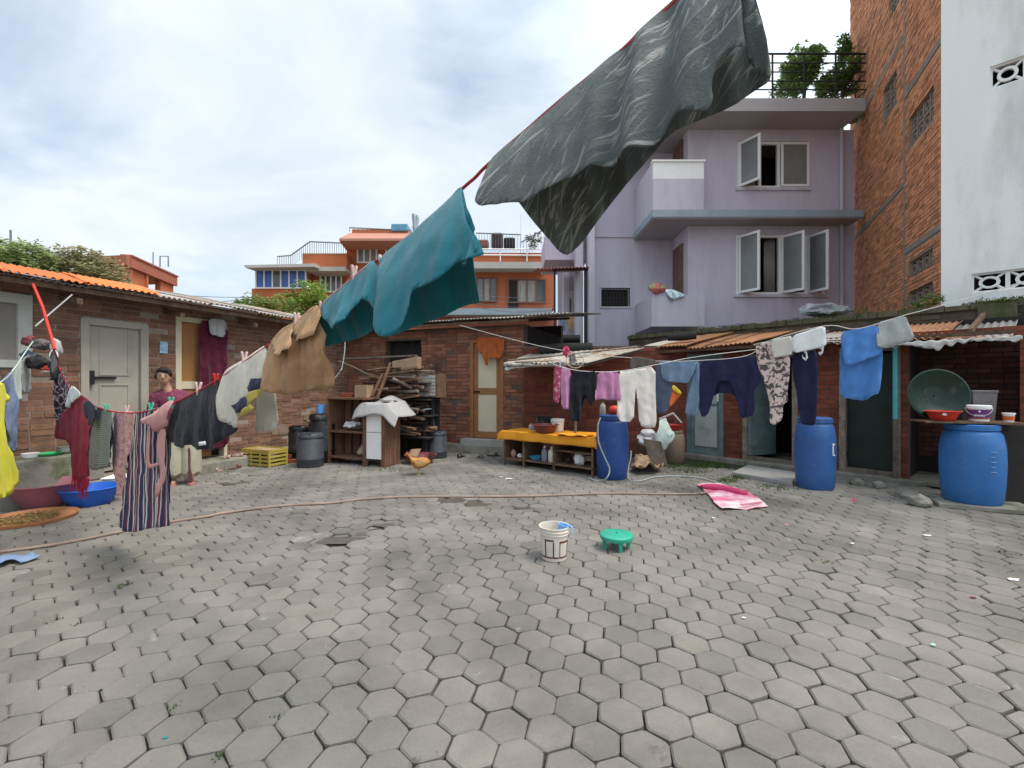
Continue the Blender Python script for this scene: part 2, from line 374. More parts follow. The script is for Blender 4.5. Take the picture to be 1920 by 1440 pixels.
hu = V((math.cos(HT), math.sin(HT), 0)) * HS; hv = V((math.cos(HT - math.pi / 3), math.sin(HT - math.pi / 3), 0)) * HS
def hexmesh(seed):
    rr = random.Random(seed); R = HS / math.sqrt(3); pts = []
    for k in range(6):
        for s in (-1, 1):
            a = HT + math.pi / 6 + k * math.pi / 3 + s * rr.uniform(.05, .11); r = R * rr.uniform(.908, .944)
            pts.append(V((math.cos(a) * r, math.sin(a) * r, 0)))
    n = len(pts); g = .007
    vs = [p + V((0, 0, -.03)) for p in pts] + [p + V((0, 0, -.007)) for p in pts] + [p * (1 - g / R * 1.3) + V((0, 0, 0)) for p in pts]
    fs = [(k, (k + 1) % n, n + (k + 1) % n, n + k) for k in range(n)] + [(n + k, n + (k + 1) % n, 2 * n + (k + 1) % n, 2 * n + k) for k in range(n)] + [tuple(2 * n + k for k in range(n))]
    return vs, fs
hexs = [hexmesh(k) for k in range(5)]; hexme = []
for vs, fs in hexs:
    me = D.meshes.new('paver'); me.from_pydata(vs, [], fs); me.materials.append(m_paver); hexme.append(me)
SUNK = [G(635, 1015), G(720, 985), G(700, 978), G(840, 938), G(880, 943), G(975, 950), G(440, 905), G(655, 1000)]
items = []; rr = random.Random(5)
for i in range(-75, 76):
    for j in range(-75, 60):
        P = HO + hu * i + hv * j
        if not (-8.2 < P.x < 8.2 and .75 < P.y < 10.4): continue
        if (P - EAVE_L).dot(LN) < .02 or (P - OB).dot(BN) < .25: continue
        if (P - R0).dot(RN) < .12 and P.x > 0: continue
        q = pix(P); vis = -60 < q[0] < 1980 and q[1] < 1500
        P = P + V((rr.gauss(0, .0022), rr.gauss(0, .0022), rr.gauss(0, .0022)))
        sk = min((P.xy - S.xy).length for S in SUNK)
        if sk < .09: P.z -= .022
        elif sk < .2: P.z -= .007
        M = Matrix.Translation(P) @ Matrix.Rotation(rr.gauss(0, .012), 4, 'X') @ Matrix.Rotation(rr.gauss(0, .012), 4, 'Y') @ Matrix.Rotation(rr.gauss(0, .02), 4, 'Z')
        sz = HS * F / max(P.y, .3) if (-10 < q[0] < 1930 and q[1] < 1448) else 0
        items.append((sz, M))
items.sort(key=lambda q: -q[0]); bb = MB()
for n_, (sz, M) in enumerate(items):
    k = rr.randrange(5)
    if n_ < 300:
        o = D.objects.new('paver', hexme[k]); COL.objects.link(o); o.parent = yd; o.matrix_basis = M
    else: bb.add([M @ q for q in hexs[k][0]], hexs[k][1])
tag(bb.build('pavers', m_paver, yd), kind='stuff')
# wet mud standing where pavers have sunk
m_mud = mat('wet_mud', (.10, .086, .070), .3, .25, 12, .15, 60, spec=.5)
def blob(c, rx, ry, z, seed, n=18, rz=0):
    rr = random.Random(seed); pts = []
    for k in range(n):
        a = 2 * math.pi * k / n; q = 1 + .55 * mnoise.noise(V((math.cos(a) * 1.3 + seed * 3.1, math.sin(a) * 1.3, seed)))
        x, y = rx * q * math.cos(a), ry * q * math.sin(a)
        pts.append(V((c.x + x * math.cos(rz) - y * math.sin(rz), c.y + x * math.sin(rz) + y * math.cos(rz), z)))
    return pts
for k, (px, py, rx, ry) in enumerate(((850, 938, .20, .10), (895, 944, .17, .10), (980, 950, .10, .09), (440, 905, .22, .12), (735, 984, .20, .09), (640, 1012, .20, .10), (690, 1000, .10, .06), (330, 1152, .17, .05), (395, 1140, .14, .04))):
    c = G(px, py); pts = blob(c, rx, ry, -.0045 - .0003 * k, k); tag(MB().add(pts, [tuple(range(len(pts)))]).build('puddle', m_mud, yd), kind='stuff')
# moss and grass growing in the joints and along the walls
m_grass = mat('grass', (.075, .13, .03), .8, .4, 30, rnd=.3)
gb = MB(); rr = random.Random(11)
def tuft(c, r, n, h):
    for _ in range(n):
        a = rr.uniform(0, 6.28); q = r * math.sqrt(rr.random()); b0 = V((c.x + q * math.cos(a), c.y + q * math.sin(a), -.02)); e = rr.uniform(0, 6.28)
        hh = h * rr.uniform(.4, 1.2); le = V((math.cos(e), math.sin(e), 0)); sd = V((-le.y, le.x, 0)) * rr.uniform(.002, .005)
        tip = b0 + V((0, 0, hh)) + le * hh * rr.uniform(.2, .9)
        gb.add([b0 - sd, b0 + sd, b0 + (tip - b0) * .55 + sd * .7 + V((0, 0, .01)), tip, b0 + (tip - b0) * .55 - sd * .7 + V((0, 0, .01))], [(0, 1, 2, 3, 4)])
for px, py, r, n, h in ((515, 1345, .015, 14, .028), (535, 1300, .012, 9, .025), (410, 1420, .015, 14, .03), (100, 1165, .04, 30, .025), (140, 1172, .03, 30, .025), (1365, 902, .14, 160, .06), (1385, 897, .12, 130, .06), (1290, 880, .35, 420, .06), (1330, 872, .30, 350, .07), (1400, 882, .22, 260, .09), (1250, 872, .25, 300, .07),
                        (700, 878, .30, 160, .04), (740, 880, .25, 130, .04), (640, 890, .3, 120, .03), (1010, 905, .2, 120, .03), (480, 872, .2, 120, .05), (400, 888, .3, 120, .04), (1550, 1055, .06, 50, .03), (1700, 930, .2, 120, .05), (1445, 915, .2, 150, .05), (540, 880, .2, 90, .04), (1900, 1040, .1, 60, .03), (230, 1100, .05, 40, .03), (330, 1325, .03, 20, .03), (1150, 905, .15, 100, .03)):
    tuft(G(px, py), r, n, h)
for _ in range(170):     # short weeds scattered in the joints
    P = HO + hu * rr.randint(-40, 40) + hv * rr.randint(-50, 12)
    k = rr.randrange(6); P = P + V((math.cos(HT + math.pi / 6 + k * math.pi / 3), math.sin(HT + math.pi / 6 + k * math.pi / 3), 0)) * HS / math.sqrt(3)
    if 1.2 < P.y < 8.6 and -5 < P.x < 5 and mnoise.noise(P * .5) > -.1: tuft(P, .016, rr.randint(5, 14), .022)
gr2 = MB()
for _ in range(1500):    # grit and crumbs of mortar
    Y = rr.uniform(1.3, 8.5); P = V((rr.uniform(-1.25, 1.25) * Y, Y, .001)); s_ = rr.uniform(.0015, .0045)
    if (P - EAVE_L).dot(LN) < .05 or ((P - R0).dot(RN) < .2 and P.x > 0): continue
    a = rr.uniform(0, 6.28); gr2.add([P + V((math.cos(a) * s_, math.sin(a) * s_, 0)), P + V((math.cos(a + 2) * s_, math.sin(a + 2) * s_, 0)), P + V((math.cos(a + 4) * s_ * 1.4, math.sin(a + 4) * s_ * 1.4, 0)), P + V((0, 0, s_))], [(0, 1, 3), (1, 2, 3), (2, 0, 3)])
tag(gr2.build('grit', mat('grit', (.30, .28, .25), .95, .6, 60, rnd=.6), yd), kind='stuff')
tag(gb.build('grass', m_grass), 'short green grass and weeds growing in the paving joints', None, kind='stuff')
# ------------------------------------------------------------------ left wing (brick rooms with corrugated roof)
def W(px, py): return onwall(px, py, OL, E1)
lw = thing('brick_house', 'long low brick house with rusty corrugated roof behind the left clothesline', 'house', OL)
def hole(px0, py0, px1, py1, fn): (a, z1), (b_, z2) = fn(px0, py0), fn(px1, py1); return (min(a, b_), max(a, b_), min(z1, z2), max(z1, z2))
sA0, _ = W(153, 600); sA1, _ = W(275, 600); zA = W(200, 572)[1]
sB0, _ = W(328, 600); sB1, _ = W(424, 600); zB = W(360, 596)[1]
sW0 = W(-70, 600)[0]; sW1, zw0 = W(58, 690); zw1 = W(40, 552)[1]
PL = .16
holesL = [(sA0, sA1, PL, 2.28), (sB0, sB1, PL, zB), (sW0, sW1, zw0, zw1)]
wl = wall_core('wall', m_mortar, lw, OL, E1, LN, LL, 0, 2.62, holesL)
bricks(wl, m_brick_left, OL, E1, LN, LL, PL + .01, 2.62, holesL, s0=2.2, jit=.009, drop=.012)
rp_ = random.Random(77)
def smear(wall, O, d, n, s, z, rx, rz_, seed, m):      # old mortar and plaster smeared over the bricks
    k = 22; pts = []
    for i in range(k):
        a = 2 * math.pi * i / k; q = 1 + .7 * mnoise.noise(V((math.cos(a) * 1.6 + seed * 2.3, math.sin(a) * 1.6, seed)))
        pts.append(V((O[0], O[1], 0)) + d * (s + rx * q * math.cos(a)) + n * .0165 + V((0, 0, z + rz_ * q * math.sin(a))))
    tag(MB().add(pts + [p - n * .02 for p in pts], [tuple(range(k))] + [(i, (i + 1) % k, k + (i + 1) % k, k + i) for i in range(k)]).build('mortar_smear', m, wall), kind='stuff')
m_smear = mat('old_plaster', (.26, .195, .15), .95, .2, 14, .5, 60, (.17, .12, .09), (.5, .65), 8)
for k_ in range(10):
    s = rp_.uniform(4.5, LL - .3); z = rp_.choice((rp_.uniform(.25, .7), rp_.uniform(.3, 2.3)))
    if any(h[0] - .25 < s < h[1] + .25 for h in holesL[:2]): continue
    smear(wl, OL, E1, LN, s, z, rp_.uniform(.06, .24), rp_.uniform(.04, .11), k_, m_smear)
b = MB(); b.obox(OL - LN * 3.4, E1 * LL, LN * .1, V((0, 0, 3.31))); b.obox(OL - LN * 3.4, E1 * .15, LN * 3.15, V((0, 0, 2.6))); b.build('back_wall', m_mortar_dark, lw)
b = MB(); b.obox(OL - LN * 3.2 + V((0, 0, .01)), E1 * LL, LN * 3.0, V((0, 0, .05))); b.build('floor', m_dark, lw)
b = MB(); b.obox(OL + E1 * .0 + V((0, 0, -.05)), E1 * LL, LN * .5, V((0, 0, PL + .05))); bevel(b.build('step', m_conc_moss, lw), .02)
sP = W(140, 850)[0]
b = MB(); b.obox(OL + E1 * .0 + V((0, 0, PL + .002)), E1 * (sP + .12), LN * .42, V((0, 0, .36))); bevel(b.build('washing_ledge', m_conc_moss, lw), .02)
# roof: sheets from eave up
rz = math.tan(rad(11.5)); roof = MB()
for k in range(8): roof.obox(OL + E1 * (k * 1.25 + .2) - LN * 3.2 + V((0, 0, 2.62 + 3.2 * rz * .98 - .12)), E1 * .06, LN * 3.6 + V((0, 0, -3.6 * rz)), V((0, 0, .07)))
roof.obox(OL + LN * .38 + V((0, 0, 2.545)), E1 * LL, LN * .05, V((0, 0, .06))); roof.obox(OL + LN * .02 + V((0, 0, 2.62)), E1 * LL, LN * .08, V((0, 0, .055)))
rf = roof.build('roof', m_wood, lw)
s = 0; k = 0; so_ = W(168, 535)[0] + .1; sc_ = W(440, 580)[0]
while s < LL + .3:
    mm = m_sheet_o if s < so_ - .3 else (m_sheet_w if s > sc_ + .25 else m_sheet)
    dz = .02 if k % 2 else .0; eave = OL + E1 * s + LN * .5 + V((0, 0, 2.655 + dz))
    rz_ = math.tan(rad(17.5)) if mm is m_sheet_o else rz; dp_ = .55 if mm is m_sheet_o else 3.7
    if mm is m_sheet_o: corr(eave + V((0, 0, -.03)) - LN * .03, E1 * .86, -LN * 3.6 + V((0, 0, 3.6 * rz)), m_sheet_d, rf, amp=.014)
    corr(eave, E1 * .86, -LN * dp_ + V((0, 0, dp_ * rz_)), mm, rf, rag=.02, amp=.014); s += .8; k += 1
# big grey door
fr_ = MB()
for a, b2 in ((sA0 - .02, sA0 + .07), (sA1 - .09, sA1 + .01)): fr_.obox(OL + E1 * a - LN * .10 + V((0, 0, PL)), E1 * (b2 - a), LN * .125, V((0, 0, 2.28 - PL)))
fr_.obox(OL + E1 * sA0 - LN * .1 + V((0, 0, 2.2)), E1 * (sA1 - sA0), LN * .12, V((0, 0, .09))); fr_.build('door_frame', m_greydoor, lw)
dr = MB(); dr.obox(OL + E1 * (sA0 + .075) - LN * .06 + V((0, 0, PL + .03)), E1 * (sA1 - sA0 - .17), LN * .035, V((0, 0, zA - PL - .05))); door = dr.build('door', m_greydoor, lw)
zm = W(200, 712)[1]
for z0, z1 in ((PL + .14, zm - .06), (zm + .06, zA - .1)):
    tr = MB(); a, c = sA0 + .2, sA1 - .22
    for q in ((a, z0, c - a, .02), (a, z1 - .02, c - a, .02), (a, z0 + .021, .02, z1 - z0 - .042), (c - .02, z0 + .021, .02, z1 - z0 - .042)):
        tr.obox(OL + E1 * q[0] - LN * .03 + V((0, 0, q[1])), E1 * q[2], LN * .016, V((0, 0, q[3])))
    tr.build('moulding', m_greydoor, door)
lt = MB(); zl = W(165, 710)[1]; sl_ = W(158, 710)[0]; lt.obox(OL + E1 * (sl_ + .02) - LN * .02 + V((0, 0, zl)), E1 * .34, LN * .03, V((0, 0, .03))); lt.obox(OL + E1 * (sl_ + .04) - LN * .015 + V((0, 0, zl - .08)), E1 * .06, LN * .04, V((0, 0, .19))); lt.build('latch', m_black, door)
# second doorway: plywood leaf with cream frame, curtain beside it
sB2 = W(376, 650)[0]; fr_ = MB()
for a, w_ in ((sB0, .085), (sB1 - .06, .06)): fr_.obox(OL + E1 * a - LN * .1 + V((0, 0, PL)), E1 * w_, LN * .12, V((0, 0, zB - PL)))
fr_.obox(OL + E1 * (sB0 + .085) - LN * .1 + V((0, 0, zB - .08)), E1 * (sB1 - sB0 - .145), LN * .118, V((0, 0, .08))); fr_.build('door_frame', m_cream, lw)
zc = W(355, 722)[1]
dr = MB(); dr.obox(OL + E1 * (sB0 + .09) - LN * .05 + V((0, 0, PL + .03)), E1 * (sB2 - sB0 + .1), LN * .03, V((0, 0, zB - PL - .12))); door = dr.build('door', m_plywood, lw)
ra = MB(); ra.obox(OL + E1 * (sB0 + .09) - LN * .019 + V((0, 0, zc - .06)), E1 * (sB2 - sB0 + .1), LN * .02, V((0, 0, .12))); ra.build('rail', m_cream, door)
# boarded window at the left edge
fr_ = MB(); a0, a1 = sW0, sW1
for q in ((a0, zw1 - .12, a1 - a0, .12), (a0, zw0, a1 - a0, .09), (a1 - .13, zw0 + .09, .13, zw1 - zw0 - .21)): fr_.obox(OL + E1 * q[0] - LN * .08 + V((0, 0, q[1])), E1 * q[2], LN * .11, V((0, 0, q[3])))
wn = fr_.build('window', mat('pale_frame', (.46, .47, .44), .7, .1, 5), lw)
bd = MB(); bd.obox(OL + E1 * a0 - LN * .05 + V((0, 0, zw0 + .08)), E1 * (a1 - a0 - .1), LN * .03, V((0, 0, zw1 - zw0 - .16))); bd.build('board', mat('grey_board', (.23, .215, .20), .85, .15, 3), wn)
# ------------------------------------------------------------------ back house with the firewood store and brown door
def WB(px, py): return onwall(px, py, OB, E2)
bh_ = thing('brick_house', 'small brick house with brown and cream door behind the yellow-covered table', 'house', OB)
LB = WB(982, 700)[0]
dA0 = WB(882, 700)[0]; dA1 = WB(944, 700)[0]; dz1 = WB(910, 636)[1]; dz0 = WB(910, 822)[1]
wi = hole(722, 640, 790, 705, WB)
holesB = [(dA0, dA1, dz0, dz1), wi]
wb = wall_core('wall', m_mortar_dark, bh_, OB, E2, BN, LB, 0, 2.6, holesB)
bricks(wb, m_brick_back, OB, E2, BN, LB, .12, 2.6, holesB, jit=.009, drop=.01)
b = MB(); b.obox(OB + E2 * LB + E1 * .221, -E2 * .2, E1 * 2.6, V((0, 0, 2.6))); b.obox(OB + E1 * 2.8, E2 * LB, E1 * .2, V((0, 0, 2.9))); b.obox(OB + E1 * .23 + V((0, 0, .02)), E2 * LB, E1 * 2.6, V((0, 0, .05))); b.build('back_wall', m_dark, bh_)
b = MB(); b.obox(OB + BN * .001 + V((0, 0, -.03)), E2 * LB, BN * .3, V((0, 0, dz0 * .55 + .03))); b.build('plinth', m_conc_moss, bh_)
b = MB(); b.obox(OB + E2 * (dA0 - .1) + BN * .002 + V((0, 0, dz0 * .55 + .002)), E2 * (dA1 - dA0 + .2), BN * .26, V((0, 0, dz0 * .45 - .004))); b.build('door_step', m_conc, bh_)
fr_ = MB()
for a in (dA0, dA1 - .07): fr_.obox(OB + E2 * a - BN * .09 + V((0, 0, dz0)), E2 * .07, BN * .11, V((0, 0, dz1 - dz0)))
fr_.obox(OB + E2 * (dA0 + .07) - BN * .09 + V((0, 0, dz1 - .07)), E2 * (dA1 - dA0 - .14), BN * .11, V((0, 0, .07))); fr_.build('door_frame', m_wood_red, bh_)
dr = MB(); x0, x1 = dA0 + .075, dA1 - .075; zmid = WB(910, 733)[1]
for q in ((x0, dz0 + .01, .09, dz1 - dz0 - .09), (x1 - .09, dz0 + .01, .09, dz1 - dz0 - .09), (x0 + .09, dz0 + .01, x1 - x0 - .18, .13), (x0 + .09, zmid - .07, x1 - x0 - .18, .13), (x0 + .09, dz1 - .17, x1 - x0 - .18, .09)):
    dr.obox(OB + E2 * q[0] - BN * .06 + V((0, 0, q[1])), E2 * q[2], BN * .045, V((0, 0, q[3])))
door = dr.build('door', m_wood_red, bh_)
for z0, z1 in ((dz0 + .13, zmid - .06), (zmid + .05, dz1 - .16)): pn = MB(); pn.obox(OB + E2 * (x0 + .085) - BN * .05 + V((0, 0, z0)), E2 * (x1 - x0 - .17), BN * .02, V((0, 0, z1 - z0))); pn.build('panel', m_cream, door)
hd = MB(); hd.obox(OB + E2 * (x0 + .01) - BN * .012 + V((0, 0, zmid - .03)), E2 * .13, BN * .03, V((0, 0, .03))); hd.build('handle', m_black, door)
b = MB()
for k in range(5): b.obox(OB + E2 * (wi[0] + (wi[1] - wi[0]) * (k + .5) / 5 - .008) - BN * .1 + V((0, 0, wi[2])), E2 * .016, BN * .016, V((0, 0, wi[3] - wi[2])))
b.build('window_bars', m_black, bh_)
b = MB(); b.obox(OB + E2 * (wi[0] - .05) - BN * .26 + V((0, 0, wi[2] - .05)), E2 * (wi[1] - wi[0] + .1), BN * .02, V((0, 0, wi[3] - wi[2] + .1))); b.build('dark_panel', m_dark, bh_)  # dark panel added behind the bars so the opening looks unlit
rb = MB(); rb.obox(OB - E2 * .6 + BN * .28 + V((0, 0, 2.60)), E2 * (LB + .8), BN * .05, V((0, 0, .05))); rb.obox(OB - E2 * .6 - BN * 2.5 + V((0, 0, 3.0)), E2 * (LB + .9), BN * .06, V((0, 0, .05)))
for k in range(5): rb.obox(OB + E2 * (k * 1.0 + .1) + BN * .3 + V((0, 0, 2.62)), E2 * .05, -BN * 2.9 + V((0, 0, .42)), V((0, 0, .04)))
rfb = rb.build('roof', m_wood, bh_)
s = -.9; k = 0
while s < LB + .25:
    corr(OB + E2 * s + BN * .42 + V((0, 0, 2.685 + (k % 2) * .016)), E2 * .85, -BN * 3.2 + V((0, 0, .44)), m_sheet_d if k % 3 else m_sheet, rfb, rag=.02, amp=.014); s += .79; k += 1
# ------------------------------------------------------------------ shed row on the right, wall behind the table, lean-to
def bx(b, px0, py0, px1, py1, Y, dep):
    P = at(px0, py1, Y); Q = at(px1, py0, Y); return b.box((P.x, Y, P.z), (Q.x, Y + dep, Q.z))
def WR(px, py): return onwall(px, py, R0, RD)
row = thing('shed_row', 'low brick row of wash sheds under patched rusty sheets on the right', 'shed', R0)
LR = 4.45
d1 = (WR(1291, 700)[0], WR(1354, 700)[0], .10, 1.98); d2 = (WR(1396, 700)[0], WR(1492, 700)[0], .08, 1.92); d3_ = (WR(1578, 700)[0], WR(1684, 700)[0], .07, 1.95)
d4 = (WR(1703, 760)[0], LR - .12, .0, 2.0)
holesR = [d1, d2, d3_, d4]
wr = wall_core('wall', m_mortar_dark, row, R0, RD, RN, LR, 0, 2.12, holesR, th=.16)
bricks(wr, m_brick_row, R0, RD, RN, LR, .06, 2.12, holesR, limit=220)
b = MB(); b.obox(R0 - RN * 1.6 - RD * .3, RD * (LR + .3), -RN * .1, V((0, 0, 2.4)))
for s in (-.02, d1[1] + .1, d2[1] + .16, d3_[1] + .05, LR): b.obox(R0 + RD * (s - .06) - RN * .162, RD * .1, -RN * 1.42, V((0, 0, 2.1)))
b.build('partition_wall', m_dark, row)
iw = wall_core('inner_wall', m_dark, row, R0 - RN * 1.0, RD, RN, LR - .05, 0, 2.05, [], th=.05, s0=d4[0] - .1)
bricks(iw, brickmat('brick_shaded', (.13, .055, .04), (.05, .028, .024), .3), R0 - RN * 1.0, RD, RN, LR - .06, .3, 2.04, [], s0=d4[0] - .09, limit=80)  # darker copy of the row brick, shade of the recess put into its colour
b = MB(); b.obox(R0 - RN * .01 - RD * .1, RD * LR, -RN * 1.55, V((0, 0, .05))); b.build('floor', m_conc_moss, row)
b = MB(); b.obox(R0 - RD * .3 + V((0, 0, -.03)), RD * (d3_[1] + .6), RN * .16, V((0, 0, .10))); bevel(b.build('kerb', m_conc_moss, row), .015)
m_teal = mat('teal_door_paint', (.135, .20, .20), .6, .25, 5, .1, 40, (.09, .08, .07), (.55, .75), 3)
m_tin = mat('worn_tin', (.38, .42, .40), .5, .12, 4, .1, 40, (.22, .24, .22), (.55, .75), 2.4)
# frames and doors of the row
def rbar(b, s0, s1, z0, z1, dep=.06, out=.02): b.obox(R0 + RD * s0 - RN * (dep - out) + V((0, 0, z0)), RD * (s1 - s0), RN * dep, V((0, 0, z1 - z0)))
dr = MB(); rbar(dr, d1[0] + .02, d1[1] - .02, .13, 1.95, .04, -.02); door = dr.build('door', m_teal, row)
pn = MB(); zz = WR(1325, 762)[1]; rbar(pn, d1[0] + .13, d1[1] - .1, .22, zz, .02, -.005); rbar(pn, d1[0] + .13, d1[1] - .1, zz + .05, 1.8, .02, -.006); pn.build('tin_panel', m_tin, door)
hd = MB(); rbar(hd, d1[1] - .09, d1[1] - .06, zz + .1, zz + .24, .03, .02); hd.build('handle', m_white, door)
for dd, mm in ((d1, m_teal), (d2, m_wood_grey), (d3_, m_wood_grey)):
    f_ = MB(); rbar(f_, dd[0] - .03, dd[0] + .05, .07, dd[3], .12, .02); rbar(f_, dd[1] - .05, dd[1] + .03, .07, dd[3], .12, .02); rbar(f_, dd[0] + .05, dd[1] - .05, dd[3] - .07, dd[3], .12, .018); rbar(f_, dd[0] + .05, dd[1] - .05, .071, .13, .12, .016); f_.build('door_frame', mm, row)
dr = MB(); P = R0 + RD * (d2[0] + .05) - RN * .03; q = (RD * .35 - RN * .93).normalized()
dr.obox(P + V((0, 0, .14)), q * .62, RD * .03, V((0, 0, 1.7))); dr.build('open_door', m_teal, row)
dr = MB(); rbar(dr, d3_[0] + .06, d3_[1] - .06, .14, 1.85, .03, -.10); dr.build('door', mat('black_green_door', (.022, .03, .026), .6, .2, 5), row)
# painted post
po = MB(); sP2 = WR(1682, 700)[0]; P = R0 + RD * sP2 + RN * .12; zt = WR(1682, 785)[1]
po.tube([P + V((0, 0, .02)), P + V((0, 0, zt))], .03, 8); po.cur = 1; po.tube([P + V((0, 0, zt + .001)), P + V((0, 0, 2.06))], .031, 8)
po.build('post', [m_wood_grey, mat('turquoise_paint', (.10, .42, .47), .55, .12, 6, col2=(.30, .28, .24), c2=(.6, .75), sc2=5)], row, smooth=True)
# roof of the row
rb = MB()
for s in (-.6, .5, 1.6, 2.7, 3.9): rb.obox(R0 + RD * s + RN * .40 + V((0, 0, 2.03)), RD * .05, -RN * 2.0 + V((0, 0, .40)), V((0, 0, .06)))
rb.obox(R0 - RD * .9 + RN * .36 + V((0, 0, 2.0)), RD * (LR + .75), RN * .05, V((0, 0, .05)))
rfr = rb.build('roof', m_wood, row)
s = -.95
for k, mm in enumerate((m_sheet_w, m_rust, m_rust, m_rust, m_sheet_w, m_sheet, m_sheet_w, m_rust, m_sheet, m_rust)):
    if s > LR - .35: break
    corr(R0 + RD * s + RN * .46 + V((0, 0, 2.085 - .036 * s + .02 * (k % 2) + .012 * math.sin(k * 2.1))), RD * .63, -RN * 2.05 + V((0, 0, .36 + .03 * math.sin(k))), mm, rfr, rag=.06 if k > 4 else .03, sag=.025, amp=.014); s += .575
# torn white plastic hanging from the roof edge at the far right
m_plast = mat('torn_plastic', (.55, .54, .50), .5, .1, 20, .3, 60)
vs = []; n_ = 60; A = R0 + RD * (WR(1745, 640)[0] - .35) + RN * .47; L_ = 1.2
for i in range(n_ + 1):
    u = i / n_; top = A + RD * (u * L_) + V((0, 0, 1.96 + .01 * math.sin(i)))
    dp = .03 + .09 * abs(mnoise.noise(V((u * 11, 3, 1)))) + .07 * (math.exp(-((u - .35) / .12) ** 2))
    for j in range(4): vs.append(top + RN * (.02 + .03 * mnoise.noise(V((u * 23, j * .7, 4))) * j / 3) + V((0, 0, -dp * j / 3)))
o = MB().add(vs, [(i * 4 + j, i * 4 + 4 + j, i * 4 + 5 + j, i * 4 + 1 + j) for i in range(n_) for j in range(3)]).build('torn_lining', m_plast, row, smooth=True); solid(o, .003)
# wall behind the table
WO = V((.24, 9.14, 0)); wvec = R0 - WO; LW = wvec.length; WD = wvec.normalized(); WN = V((WD.y, -WD.x, 0))
if WN.y > 0: WN = -WN
tw = thing('brick_wall', 'red brick wall behind the table with the yellow cloth', 'wall', WO)
wc = wall_core('wall', m_mortar_dark, tw, WO, WD, WN, LW, 0, 2.15, [], th=.2)
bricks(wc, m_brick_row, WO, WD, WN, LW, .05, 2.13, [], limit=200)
# lean-to over the table
E0, Eb = V((-.14, 8.05, 1.745)), V((1.14, 7.3, 1.725)); Bk0, Bk1 = V((.42, 9.12, 2.0)), V((2.5, 8.86, 2.09))
ln = thing('lean_to', 'low lean-to of bent corrugated sheets over the yellow-covered table', 'lean-to', (E0.x, E0.y, 0))
fr_ = MB()
P = at(1079, 690, 7.62); fr_.tube([P + V((0, 0, .14)), V((P.x, P.y, 0))], .022, 6)
fr_.tube([E0 + V((0, 0, -.03)), Eb + V((0, 0, -.03))], .022, 6); fr_.tube([E0 + V((.1, .1, -.02)), Bk0 + V((0, 0, -.04))], .02, 6); fr_.tube([Eb + V((0, .05, -.03)), Bk1 + V((0, 0, -.05))], .02, 6)
fr_.build('frame', m_wood_grey, ln)
def quadsheet(A, B, C_, D_, m, parent, name='roof_sheet', pitch=.076, amp=.013, sag=.02):   # A-B front edge, D-C back edge
    na = int((B - A).length / pitch * 6); nb = 7; vs = []; ph = random.uniform(0, 9); up = (B - A).cross(D_ - A).normalized(); up = up if up.z > 0 else -up
    for i in range(nb + 1):
        for k in range(na + 1):
            u, v = k / na, i / nb; P = (A * (1 - u) + B * u) * (1 - v) + (D_ * (1 - u) + C_ * u) * v
            vs.append(P + up * (amp * math.sin(2 * math.pi * u * (B - A).length / pitch) + sag * mnoise.noise(V((u * 3 + ph, v * 2, ph)))))
    o = MB().add(vs, [(i * (na + 1) + k, i * (na + 1) + k + 1, (i + 1) * (na + 1) + k + 1, (i + 1) * (na + 1) + k) for i in range(nb) for k in range(na)]).build(name, m, parent, smooth=True); solid(o, .003); return o
for k in range(3):
    a, c = k / 3 - .02, (k + 1) / 3 + .03; lift = V((0, 0, .012 * (k % 2)))
    quadsheet(E0.lerp(Eb, a) + lift, E0.lerp(Eb, c) + lift, Bk0.lerp(Bk1, c) + lift, Bk0.lerp(Bk1, a) + lift, (m_sheet_w, m_sheet, m_sheet_w)[k], ln)
# ------------------------------------------------------------------ mossy boundary wall behind the row
MO = R0 - RN * 1.78 - RD * 2.6; LM = 6.95
mw = thing('boundary_wall', 'old mossy brick boundary wall behind the shed roofs', 'wall', MO)
wc = wall_core('wall', m_mortar_dark, mw, MO, RD, RN, LM, 0, 2.6, [], th=.24)
bricks(wc, m_brick_moss, MO, RD, RN, LM, 1.8, 2.6, [], limit=240, jit=.012)
cp = MB(); rr = random.Random(3)
for k in range(24):
    s0_, s1_ = LM * k / 24, LM * (k + 1) / 24 - .01; zt = 2.66 + .0 * (k / 24) + rr.uniform(-.015, .02)
    cp.obox(MO + RD * s0_ + RN * .05 + V((0, 0, 2.57)), RD * (s1_ - s0_), -RN * .34, V((0, 0, zt - 2.57)))
cp.build('coping', mat('mossy_coping', (.12, .105, .07), .95, .3, 9, .7, 40, (.07, .085, .03), (.45, .6), 4), mw)
ms = MB()
for _ in range(5200):
    s = rr.uniform(0, LM); q = rr.uniform(-.3, .06); z = 2.66 + rr.uniform(-.03, .035) - (.05 if q > .03 else 0)
    P = MO + RD * s + RN * q + V((0, 0, z))
    if mnoise.noise(P * 1.6) < -.12: continue
    a = rr.uniform(0, 6.28); e = V((math.cos(a), math.sin(a), rr.uniform(-.2, .9))) * rr.uniform(.012, .04); f_ = V((-e.y, e.x, rr.uniform(-.01, .02))) * .6
    ms.add([P, P + f_, P + e + f_ * .4, P + e], [(0, 1, 2, 3)])
ms.build('moss', m_moss, mw)
